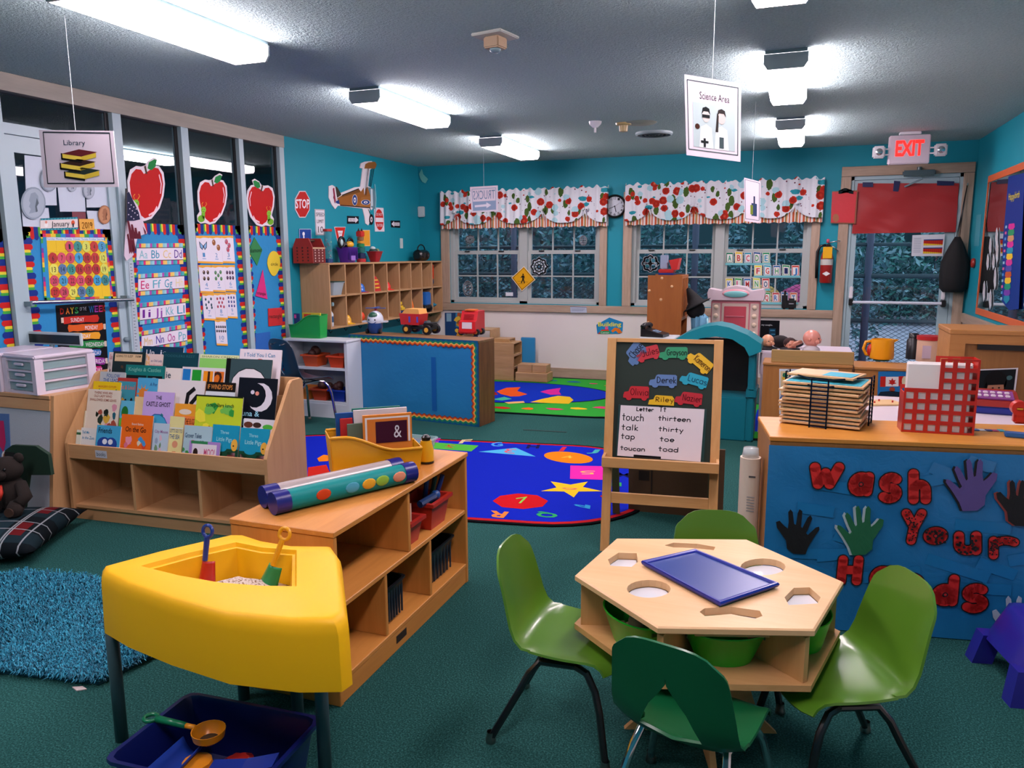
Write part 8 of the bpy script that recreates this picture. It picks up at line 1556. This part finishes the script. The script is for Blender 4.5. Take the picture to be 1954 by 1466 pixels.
for k, (x, y, w_, h, c, lb) in enumerate(((.05, -.045, .2, .235, '#d07a2c', 'orange framed music book with a white treble clef'), (-.06, -.02, .1, .2, '#5c6a5a', 'small photo book in the yellow bin'), (.03, -.0, .22, .25, '#c9c2c2', 'white book in the yellow bin'), (-.05, .02, .2, .24, '#1f4a8a', 'blue book in the yellow bin'), (.02, .04, .2, .25, '#1f6a5a', 'teal book at the back of the yellow bin'), (-.11, .0, .05, .22, '#b02a2a', 'thin red book in the yellow bin'))):
    o = thing('book', lb, 'book', M_ @ V((x, y, .0055)), math.radians(40)+g.uniform(-.03, .03), 'books in the yellow bin'); B().bb(-w_/2, w_/2, -.006, .006, 0, h).out('cover', C(c, .4, 'print'), o)
    if k == 0: W_ = lambda a, z: WM(o) @ V((a, -.006, z)); A = Art(None, W_(-w_/2, h), W_(w_/2, h), W_(w_/2, 0), W_(-w_/2, 0), n=(WM(o).to_3x3() @ V((0, -1, 0)))); A.rect(.04, .04, .96, .5, '#d9cfc9').rect(.08, .07, .92, .5, '#c9702a', 1.5).rect(.25, .12, .9, .5, '#3a0f24', 2).text('&', .62, .2, .78, .42, '#cfc9cf', 3); A.out(o, 'cover_print')
p = onz((810, 889), HZ); t = thing('glue_bottle', 'yellow bottle with black cap on the low shelf', 'bottle', (-1.455, 2.88, HZ+.0005)); B().lathe([(.001, 0), (.03, 0), (.032, .01), (.032, .06), (.026, .085), (.024, .1), (.001, .1)], 16).out('bottle', PL('#d9a012'), t, True, angle=SH); B().lathe([(.001, .1), (.018, .1), (.02, .115), (.01, .125), (.001, .126)], 12).out('cap', M_BLK, t, True, angle=SH); B().lathe([(.0325, .002), (.0325, .012)], 16).out('base_band', M_BLK, t)
t = basket((-1.56, 2.99, HZ+.0005), .16, .12, .07, mk('clear_box', '#9fc0c2', .15, alpha=.45), 'clear plastic box with green pieces on the low shelf', 'clear_box', 'box'); B().sph((0, 0, .03), (.05, .035, .025)).out('green_pieces', C('#1f5a2c', .5), t, True)
def tubex(label, a, b_, r, m, m2, name, art=False):
    a, b_ = V(a), V(b_); d = (b_-a).normalized(); t = thing(name, label, 'poster tube', (a+b_)/2-V((0, 0, r))); B().cyl(a+d*.05, b_-d*.05, r, n=20).out('tube', m, t, True, True, angle=SH)
    for p, q in ((a, a+d*.055), (b_, b_-d*.055)): B().tube([p, q], r*1.06, 16).out('end_cap', m2, t, True, True, angle=SH)
    if art:
        sd = d.cross(V((0, 0, 1))).normalized(); g = random.Random(3)
        for k, (f, c) in enumerate(((.3, '#c2421c'), (.5, '#4a9ab0'), (.62, '#d9a02c'), (.72, '#8ab03c'), (.85, '#d98a6a'))):
            c_ = a+(b_-a)*f+sd*r*.99+V((0, 0, r*.1)); b3 = B(); b3.sph((0, 0, 0), (.03, .004, .02), 10, 6); b3.b.transform(MX.Translation(c_) @ MX.Rotation(math.atan2(d.y, d.x), 4, 'Z')); b3.out('printed_fish', C(c, .5, 'print'), t, True, True)
zt_ = HZ+.0405; tubex('turquoise printed poster tube lying across the low shelf', (-1.655, 2.10, zt_), (-1.385, 2.62, zt_), .038, C('#14807e', .3, 'print'), PL('#1a1a6e'), 'poster_tube', True)
tubex('clear and cream poster tube behind the turquoise one', (-1.735, 2.15, zt_), (-1.465, 2.66, zt_), .038, C('#a89a96', .2, 'plastic', coat=.5), PL('#1a1a6e'), 'poster_tube')
# ================================================================ yellow sand table
zT, zB = .59, .395; ot = [(196, 1078), (300, 1050), (440, 1018), (462, 1018), (500, 1030), (560, 1040), (634, 1041), (648, 1060), (660, 1170), (640, 1182), (560, 1183), (430, 1170), (320, 1140), (240, 1112), (196, 1090)]
ob = [(193, 1178), (240, 1170), (400, 1140), (470, 1140), (560, 1150), (640, 1160), (656, 1180), (664, 1262), (640, 1268), (540, 1270), (420, 1254), (320, 1228), (240, 1206), (192, 1188)]
TP = [onz(p, zT) for p in ot]; cT = sum(TP, V())/len(TP)
sc_ = lambda k, z, dz=0: [V((cT.x+(p.x-cT.x)*k, cT.y+(p.y-cT.y)*k, z)) for p in TP]
M_YEL = mk('yellow_tub', '#f0b40c', .5, spec=.3); t = thing('sand_table', 'yellow fan-shaped sand table on grey legs', 'sand table', (cT.x, cT.y, 0))
def inner(k, z):
    I = [onz(p, zT) for p in ((268, 1080), (360, 1055), (450, 1035), (500, 1045), (566, 1050), (566, 1085), (566, 1119), (500, 1118), (420, 1112), (340, 1098))]; c = sum(I, V())/len(I); return [V((c.x+(p.x-c.x)*k, c.y+(p.y-c.y)*k, z)) for p in I]
b = B().loft([sc_(.985, zB-.0), sc_(1.03, zB), sc_(1.02, zT-.045), sc_(1.005, zT-.02), sc_(.975, zT-.004), sc_(.94, zT)], caps=False); vo = b.vs([p for p in sc_(.94, zT)]); vi = b.vs(inner(1, zT))
bm = b.b; es = []
for L_ in (vo, vi): es += [bm.edges.new((L_[i], L_[(i+1) % len(L_)])) for i in range(len(L_))]
bmesh.ops.triangle_fill(bm, use_beauty=True, edges=es); b.loft([inner(1, zT), inner(.97, zT-.012), inner(.92, zT-.014), inner(.82, zT-.16)], caps=False); b.face(inner(.82, zT-.16)); bmesh.ops.remove_doubles(bm, verts=bm.verts, dist=1e-4); b.out('tub', M_YEL, t, True, True, angle=math.radians(45))
for p in ((233, 1412), (622, 1500), (466, 1333)): q = onz(p); B().cyl((q.x, q.y, .0), (q.x, q.y, zB+.02), .019, n=14).out('leg', C('#3a5054', .45, 'paint'), t, True, True)
q = onz((640, 1375)); B().cyl((q.x-.07, q.y-.1, 0), (q.x-.07, q.y-.1, zB+.02), .019, n=14).out('leg', C('#3a5054', .45, 'paint'), t, True, True)
m = mk('sand', '#c9b8a8', .95); nt = NT(m); nt.col(nt.ramp(nt.noise(nt.tc(), 130, 2), [(.36, '#7a5a3c'), (.42, '#c9b9ab'), (.62, '#cdbfb4'), (.68, '#8a6a52')], 'CONSTANT')); nt.bump(nt.noise(nt.tc(), 160, 2), .8, .006)
cI = sum(inner(1, 0), V())/10; b = B().loft([inner(.83, zT-.155), inner(.85, zT-.11), inner(.6, zT-.085), inner(.3, zT-.06), inner(.05, zT-.05)]); o = tag(b.out('sand_heap', m, None, True), 'speckled pale sand heaped in the yellow table', 'sand'); o['kind'] = 'stuff'
def spade(label, tip, top_, ch_, cb_, name='toy_shovel'):
    tip, top_ = V(tip), V(top_); d = (top_-tip).normalized(); t = thing(name, label, 'toy shovel', tip); s_ = d.cross(V((0, 1, 0))).normalized(); h0 = tip+d*.055
    B().tube([h0, top_-d*.03], [.008, .009], 8).out('handle', PL(ch_), t, True, True, angle=SH); B().tube([top_+(d*math.cos(a)+s_*math.sin(a))*.018-d*.012 for a in (2*pi*i/14 for i in range(14))], .006, 6, closed=True).out('grip_ring', PL(ch_), t, True, True)
    n_ = s_.cross(d); b = B(); b.grid(lambda u, v: tip+d*(v*.065-.012)+s_*((u-.5)*.06*(1-.3*v))+n_*(.02*(2*u-1)**2), 8, 8, .003); b.out('blade', PL(cb_), t, True, True)
a = onz((388, 1104), zT-.07); b_ = onz((383, 1032), zT+.02); spade('toy spade with blue handle and red blade in the sand', a, (a.x+.005, a.y+.03, zT+.085), '#14307e', '#b0221c'); a = onz((508, 1112), zT-.07); spade('toy rake with yellow handle and green head in the sand', a, (a.x+.045, a.y+.05, zT+.085), '#dc9a14', '#14804a')
# blue bin with sand toys under the table
ob_ = thing('sand_toy_bin', 'dark blue plastic bin under the sand table', 'bin', (-1.45, 1.545, 0), math.radians(3)); l, w_, h = .455, .33, .165
ring = lambda s_, z, e=0: [(x*(l*s_/2+e-r)+r*math.cos(q), y*(w_*s_/2+e-r)+r*math.sin(q), z) for r in (.03,) for x, y, q0 in ((1, 1, 0), (-1, 1, pi/2), (-1, -1, pi), (1, -1, 1.5*pi)) for q in (q0, q0+pi/4, q0+pi/2)]
B().loft([ring(.85, 0), ring(.97, h), ring(1, h, .006), ring(1, h+.012, .006), ring(.97, h+.012), ring(.95, h), ring(.84, .006)]).out('tub', C('#0e1a5e', .3, 'plastic', coat=.2), ob_, True, angle=SH)
def ladle(label, c, r, hd, cc, chd, z):
    t = thing('toy_sieve', label, 'sand toy', (c[0], c[1], z)); B().lathe([(r*.55, 0), (r*.9, r*.3), (r, r*.75), (r*1.05, r*.75), (r*.95, r*.25), (r*.5, -.004), (.001, -.004)], 20).out('bowl', PL(cc), t, True, angle=SH); B().lathe([(r*.6, .0045), (.001, .0045)], 16).out('mesh_plate', C('#3a2a14', .6), t)
    B().tube([(-r, 0, r*.7), (-r-.03, 0, r*.72)], .008, 8).out('neck', PL(cc), t, True); B().tube([(-r-.03, 0, r*.72), (-r-hd, .0, r*.8)], [.009, .011], 8).out('handle', PL(chd), t, True); B().tube([(-r-hd-.02+.02*math.cos(a), .018*math.sin(a), r*.8) for a in (2*pi*i/12 for i in range(12))], .006, 6, closed=True).out('grip_ring', PL(chd), t, True); return t
q = onz((398, 1398), .17); t = ladle('orange sieve ladle with green handle across the blue bin', (q.x, q.y), .045, .13, '#dc8a14', '#14754a', .145); t.rotation_euler = (0, 0, math.radians(4))
q = onz((330, 1455), .12); t = thing('toy_scoop', 'blue toy scoop lying in the blue bin', 'sand toy', (q.x, q.y, .05)); b = B(); b.grid(lambda u, v: ((u-.5)*.09*(1-.2*v), (v-.5)*.16, .03+.04*(2*u-1)**2+.02*v), 8, 8, .004); b.out('scoop', PL('#16368e'), t, True)
q = onz((375, 1440), .13); t = thing('sand_mould', 'orange round sand mould in the blue bin', 'sand toy', (q.x, q.y, .06)); B().lathe([(.001, .0), (.04, 0), (.045, .02), (.04, .05), (.001, .055)], 12).out('mould', PL('#d9861c'), t, True, angle=SH)
q = onz((452, 1440), .12); t = thing('sand_mould', 'red scalloped sand mould in the blue bin', 'sand toy', (q.x, q.y, .055)); B().loft([[(r*(1+.08*math.cos(8*a))*math.cos(a), r*(1+.08*math.cos(8*a))*math.sin(a), z) for a in (2*pi*i/32 for i in range(32))] for r, z in ((.05, 0), (.055, .03), (.03, .05))]).out('mould', PL('#a8221c'), t, True, angle=SH)
q = onz((455, 1445), .16); t = thing('toy_boat', 'blue and red toy boat with a yellow bar in the blue bin', 'sand toy', (q.x+.03, q.y-.02, .1), math.radians(18)); B().loft([[(x, s_*w_, z) for s_, w_ in ((-1, .03), (1, .03))]+[(x, 0, z-.03)] for x, z in ((-.09, .05), (0, .055), (.09, .075))]).out('hull', PL('#14308a'), t); B().bb(-.09, .08, -.04, -.03, .05, .06).out('yellow_bar', PL('#dca21c'), t); B().bb(.0, .08, -.02, .03, .0, .03, .006).out('red_keel', PL('#b0221c'), t)
# ================================================================ hexagonal discovery table and chairs
zH = .515; hexp = [onz(p, zH) for p in ((1176, 1027), (1425, 1029), (1610, 1110), (1555, 1202), (1255, 1197), (1097, 1097))]; cH = sum(hexp, V())/6; M_BT = wood('#dcb484', '#d0a473', 'x', .4); M_BTD = wood('#c99a66', '#b9884f', 'z', .6); M_BTX = wood('#c99a66', '#b9884f', 'x', .6)
ht = thing('discovery_table', 'hexagonal birch discovery table with shaped viewing holes', 'table', (cH.x, cH.y, 0)); hs = lambda k, z: [V((cH.x+(p.x-cH.x)*k, cH.y+(p.y-cH.y)*k, z)) for p in hexp]
HOLES = [disc_px(1238, 1124, 42, 17, 20), disc_px(1456, 1082, 43, 16, 20), [(1160, 1068), (1180, 1055), (1215, 1056), (1218, 1072), (1205, 1082), (1165, 1080)], [(1497, 1140), (1515, 1122), (1545, 1121), (1566, 1140), (1560, 1152), (1505, 1155)], [(1335, 1168), (1345, 1161), (1395, 1158), (1450, 1166), (1455, 1176), (1440, 1181), (1395, 1172), (1345, 1176)], [(1268, 1041), (1285, 1036), (1330, 1038), (1365, 1044), (1362, 1050), (1320, 1046), (1285, 1045)]]
b = B(); bm = b.b
def cap(z):
    es = []; L0 = b.vs([V((p.x, p.y, z)) for p in hs(.985, z)]); rings = [L0]
    for H_ in HOLES: rings.append(b.vs([onz(p, zH).to_2d().to_3d()+V((0, 0, z)) for p in H_]))
    for L_ in rings: es += [bm.edges.new((L_[i], L_[(i+1) % len(L_)])) for i in range(len(L_))]
    bmesh.ops.triangle_fill(bm, use_beauty=True, edges=es)
cap(zH); cap(zH-.022)
for H_ in HOLES: b.loft([[onz(p, zH).to_2d().to_3d()+V((0, 0, z)) for p in H_] for z in (zH, zH-.022)], caps=False)
b.loft([hs(.985, zH), hs(1, zH-.004), hs(1, zH-.018), hs(.985, zH-.022)], caps=False); bmesh.ops.remove_doubles(bm, verts=bm.verts, dist=1e-5); b.out('table_top', M_BT, ht, world=True)
for H_ in HOLES: I = [onz(p, zH) for p in H_]; c = sum(I, V())/len(I); B().solid([V((c.x+(p.x-c.x)*.97, c.y+(p.y-c.y)*.97, zH-.03)) for p in I], [V((c.x+(p.x-c.x)*.97, c.y+(p.y-c.y)*.97, zH-.023)) for p in I]).out('clear_window', mk('lens', '#cfd2d6', .06, spec=.8) if 'lens' not in bpy.data.materials else bpy.data.materials['lens'], ht, world=True)
B().solid(hs(1, .335), hs(1, .353)).out('lower_shelf', M_BTX, ht, world=True)
for i in range(6):
    p = hexp[i]; d = (cH-p); d.z = 0; d.normalize(); s_ = V((-d.y, d.x, 0))*.009; a = V((p.x, p.y, 0))+d*.02; e = V((p.x, p.y, 0))+d*(.34 if i % 3 else .33); B().solid([a-s_+V((0, 0, .353)), e-s_+V((0, 0, .353)), e-s_+V((0, 0, zH-.031)), a-s_+V((0, 0, zH-.031))], [a+s_+V((0, 0, .353)), e+s_+V((0, 0, .353)), e+s_+V((0, 0, zH-.031)), a+s_+V((0, 0, zH-.031))]).out('divider', M_BTD, ht, world=True)
def leaf(ang):
    d = V((math.cos(ang), math.sin(ang), 0)); s_ = V((-d.y, d.x, 0))*.009; pr_ = [(-.2, .335), (-.17, .24), (-.15, .15), (-.18, .06), (-.24, 0), (.24, 0), (.18, .06), (.15, .15), (.17, .24), (.2, .335)]; c = V((cH.x, cH.y, 0)); B().solid([c+d*x-s_+V((0, 0, z)) for x, z in pr_], [c+d*x+s_+V((0, 0, z)) for x, z in pr_]).out('base_panel', M_BTX, ht, world=True)
leaf(math.radians(17)); leaf(math.radians(107))
e = (hexp[3]+hexp[4])/2; d = (cH-e).to_2d().to_3d().normalized(); x_ = (hexp[3]-hexp[4]).to_2d().to_3d().normalized(); c = e.to_2d().to_3d()+d*.07; B().solid([c-x_*.1-d*.04+V((0, 0, zH-.04)), c+x_*.1-d*.04+V((0, 0, zH-.04)), c+x_*.1+d*.04+V((0, 0, zH-.04)), c-x_*.1+d*.04+V((0, 0, zH-.04))], [c-x_*.1-d*.04+V((0, 0, zH-.031)), c+x_*.1-d*.04+V((0, 0, zH-.031)), c+x_*.1+d*.04+V((0, 0, zH-.031)), c-x_*.1+d*.04+V((0, 0, zH-.031))]).out('window_holder', M_BTX, ht, world=True)
tr = [onz(p, zH+.018) for p in ((1223, 1070), (1326, 1047), (1488, 1113), (1375, 1151))]; c = sum(tr, V())/4; tq = lambda k, z: [V((c.x+(p.x-c.x)*k, c.y+(p.y-c.y)*k, z)) for p in tr]
o = thing('blue_tray', 'blue plastic tray lying on the discovery table', 'tray', (c.x, c.y, zH+.0005)); B().loft([tq(.93, zH+.001), tq(.98, zH+.006), tq(1, zH+.014), tq(.98, zH+.019), tq(.93, zH+.019), tq(.90, zH+.013)], caps=False).out('rim', C('#0f1f8a', .3, 'plastic', coat=.2), o, True, True, angle=math.radians(50)); B().solid(tq(.905, zH+.002), tq(.905, zH+.0125)).out('tray_floor', C('#17367e', .45, 'plastic'), o, world=True)
def oval(label, pa, pb_, z, fill, rot, L=.235):
    a, b_ = onz(pa, z), onz(pb_, z); c = (a+b_)/2; d = (cH-c).to_2d().to_3d().normalized(); c = c+d*.045; t = thing('oval_tub', label, 'tub', (c.x, c.y, .3535), rot, 'green oval tubs'); h = z-.3535; r = L/2
    b = B().lathe([(.001, .002), (r*.66, 0), (r*.7, .01), (r, h), (r*1.03, h+.002), (r*1.03, h+.006), (r*.98, h+.005), (r*.68, .012), (.001, .008)], 28, sy=.66); b.out('tub', C('#16a81f', .3, 'plastic', coat=.2), t, True, angle=SH)
    for s_ in (-1, 1): B().bb(s_*r*.92-.002, s_*r*.92+.002, -.02, .02, h-.024, h-.012).out('grip_slot', C('#0a4a12', .6), t)
    fill(t)
M_DRY = C('#5c5a3c', .95, 'paper')
def shells(t): B().sph((.02, 0, .07), (.035, .03, .04), 9, 7).out('dried_sponge', M_DRY, t, True); [B().sph((-.03+.015*k, -.02+.012*k, .045), (.018, .015, .012), 7, 5).out('shell', C('#8f8562', .8), t, True) for k in range(3)]
def stones(t): [B().sph((-.04+.02*k, .01*(k % 3)-.01, .03), (.02, .016, .012), 7, 5).out('stone', C('#16241a', .5), t, True) for k in range(5)]
oval('green oval tub with dried shells under the left of the table', (1122, 1152), (1255, 1200), .445, shells, math.radians(-42)); oval('green oval tub with dark stones under the front of the table', (1308, 1212), (1478, 1216), .445, stones, math.radians(17)); oval('green oval tub at the right side under the table', (1558, 1190), (1590, 1172), .445, stones, math.radians(75), .19)
chair('child_chair', 'olive green child chair on the left of the discovery table', (-.605, 2.19, 0), math.radians(-90), M_OLIVE, M_BLKLEG, .305, .60, .34, .33, grp='child chairs at the table'); chair('child_chair', 'olive green child chair behind the discovery table', (-.19, 2.6, 0), math.radians(193), M_OLIVE, M_BLKLEG, .30, .565, .34, .33, grp='child chairs at the table'); chair('child_chair', 'olive green child chair on the right of the discovery table', (.155, 2.235, 0), math.radians(116), M_OLIVE, M_BLKLEG, .305, .60, .34, .33, grp='child chairs at the table')
chair('child_chair', 'dark green child chair with a triangular slot and chrome legs', (-.195, 1.91, 0), math.radians(-14), M_DKGRN, M_CHROME, .305, .60, .345, .33, hole=lambda v: max(0, .5*(1-(v-.54)/.24)) if .54 < v < .78 else 0, ribs=True, grp='child chairs at the table')
# ================================================================ hanging signs and ceiling fittings
def hang(name, label, q, Y, art, th=.003, rot=0, zs=None):
    pl = Plane((0, Y, 0), (0, -1, 0)); P = [pl.hit(p) for p in q]; t = thing(name, label, 'hanging sign', ((P[2]+P[3])/2)); n = V((0, -1, 0)); B().solid(P, [p+n*th for p in P]).out('laminated_sheet', C('#cfc3cc', .25, 'plastic', coat=.4), t, world=True)
    A = Art(None, *P, n=n, off=th+.0005); art(A); A.out(t); m_ = (P[0]+P[1])/2; B().cyl(m_+n*th/2, V((m_.x, m_.y+n.y*th/2, ZC)), .0012, n=5).out('string', C('#a8b4b8', .5), t, world=True); return t
def lib(A):
    A.frame(.06, .04, .95, .93, .003, '#232a30').text('Library', .33, .17, .62, .26, '#1f3a4a')
    for v, c, dx in ((.36, '#5a1f24', .03), (.53, '#33201a', 0), (.68, '#23302a', .05)): A.poly([(.26+dx, v+.05), (.5+dx, v-.03), (.74+dx, v+.02), (.52+dx, v+.1)], c, 2).poly([(.26+dx, v+.05), (.52+dx, v+.1), (.52+dx, v+.18), (.26+dx, v+.13)], '#d9c24a', 2).poly([(.52+dx, v+.1), (.72+dx, v+.03), (.72+dx, v+.11), (.52+dx, v+.18)], '#c9b03a', 2).line([(.26+dx, v+.05), (.26+dx, v+.14), (.52+dx, v+.19)], .005, '#15120f', 3)
hang('library_sign', 'laminated Library sign with a stack of books hanging from the ceiling', [(75, 248), (217, 250), (227, 357), (85, 358)], 2.86, lib)
def sci(A):
    A.frame(.05, .06, .95, .92, .0018, '#3a4a4c').text('Science Area', .27, .18, .8, .27, '#15191c').rect(.14, .32, .9, .88, '#9fb0b0')
    for u, hc, sk in ((.38, '#14181a', '#b9b0aa'), (.66, '#2a2624', '#b5aca6')): A.poly([(u-.13, .88), (u-.1, .62), (u, .58), (u+.1, .62), (u+.13, .88)], '#c3cbca', 2).disc(u, .48, .07, .075, sk, 3).poly([(u-.08, .46), (u-.06, .38), (u, .36), (u+.06, .38), (u+.08, .46), (u+.04, .42), (u-.04, .42)], hc, 4)
    A.rect(.31, .46, .45, .5, '#15191c', 5).poly([(.58, .42), (.55, .66), (.6, .66), (.61, .45)], '#2a2624', 4).disc(.22, .62, .045, .035, '#3a1f14', 3).rect(.28, .79, .42, .82, '#1a1f20', 4).rect(.33, .76, .37, .87, '#1a1f20', 4).rect(.62, .72, .7, .86, '#3a4a4c', 4)
hang('science_sign', 'laminated Science Area sign with two children hanging from the ceiling', [(1306, 142), (1414, 160), (1413, 309), (1310, 296)], 3.35, sci)
hang('trucks_sign', 'white sign with the word TRUCKS reversed and an arrow', [(897, 357), (950, 354), (950, 403), (900, 406)], 6.7, lambda A: A.text('TRUCKS', .1, .16, .9, .5, '#6a7f98', mirror=True).rect(.07, .58, .93, .92, '#7f93ac').poly([(.14, .72), (.58, .70), (.58, .63), (.76, .75), (.58, .86), (.58, .79), (.14, .8)], '#cfc9d2', 2).frame(.07, .09, .93, .93, .003, '#8f9fb2'))
hang('block_sign', 'narrow curled sign with a picture of green bottles near the right curtain', [(1420, 339), (1451, 347), (1450, 426), (1421, 422)], 6.2, lambda A: A.frame(.06, .04, .94, .94, .0018, '#5a6672').rect(.45, .55, .8, .85, '#2a3a5a').rect(.38, .6, .55, .82, '#6a7a2a', 2).rect(.58, .38, .68, .56, '#23304a', 2))
p = onz((945, 66), ZC); t = thing('smoke_detector', 'square ceiling smoke detector above the room centre', 'smoke detector', (p.x, p.y, ZC-.09), math.radians(-12)); B().bb(-.09, .09, -.09, .09, .075, .0895, .004).out('mount_plate', C('#b9bcb4', .5, 'plastic'), t); B().bb(-.045, .045, -.045, .045, .02, .075, .006).out('housing', C('#b59a7c', .5, 'plastic'), t); B().sph((0, 0, .018), (.03, .03, .018)).out('sensor_dome', C('#7f9aa2', .2, 'plastic'), t, True)
p = onz((1136, 232), ZC); t = thing('sprinkler_head', 'white sprinkler head on the ceiling', 'sprinkler', (p.x, p.y, ZC-.09)); B().lathe([(.001, .0895), (.055, .0895), (.05, .07), (.02, .04), (.001, .04)], 16).out('escutcheon', M_WHITE, t, True, angle=SH); B().cyl((0, 0, .0), (0, 0, .04), .01).out('nozzle', M_WHITE, t)
p = onz((1190, 235), ZC); t = thing('heat_detector', 'yellowed round heat detector on the ceiling', 'heat detector', (p.x, p.y, ZC-.07)); B().lathe([(.001, .0695), (.07, .0695), (.065, .055), (.04, .05), (.035, .0), (.001, .0)], 18).out('housing', C('#b8a06a', .5, 'plastic'), t, True, angle=SH)
p = onz((1222, 234), ZC); tag(B().lathe([(.001, ZC-.012), (.13, ZC-.008), (.14, ZC-.0005), (.001, ZC-.0005)], 24, (p.x, p.y, 0)).out('ceiling_plate', C('#8f988c', .6), None, True, angle=SH), 'flat round cover plate on the ceiling', 'cover plate')
p = onz((1248, 253), ZC); t = thing('air_vent', 'round ceiling air vent with concentric rings', 'air vent', (p.x, p.y, ZC-.03))
for r in (.17, .13, .095, .06, .03): B().lathe([(r, .0295), (r, .012), (r-.014, .002), (r-.02, .004), (r-.008, .0295)], 26).out('ring', C('#9fb0b4', .4) if r > .15 else C('#3a4c50', .5), t, True, angle=SH)
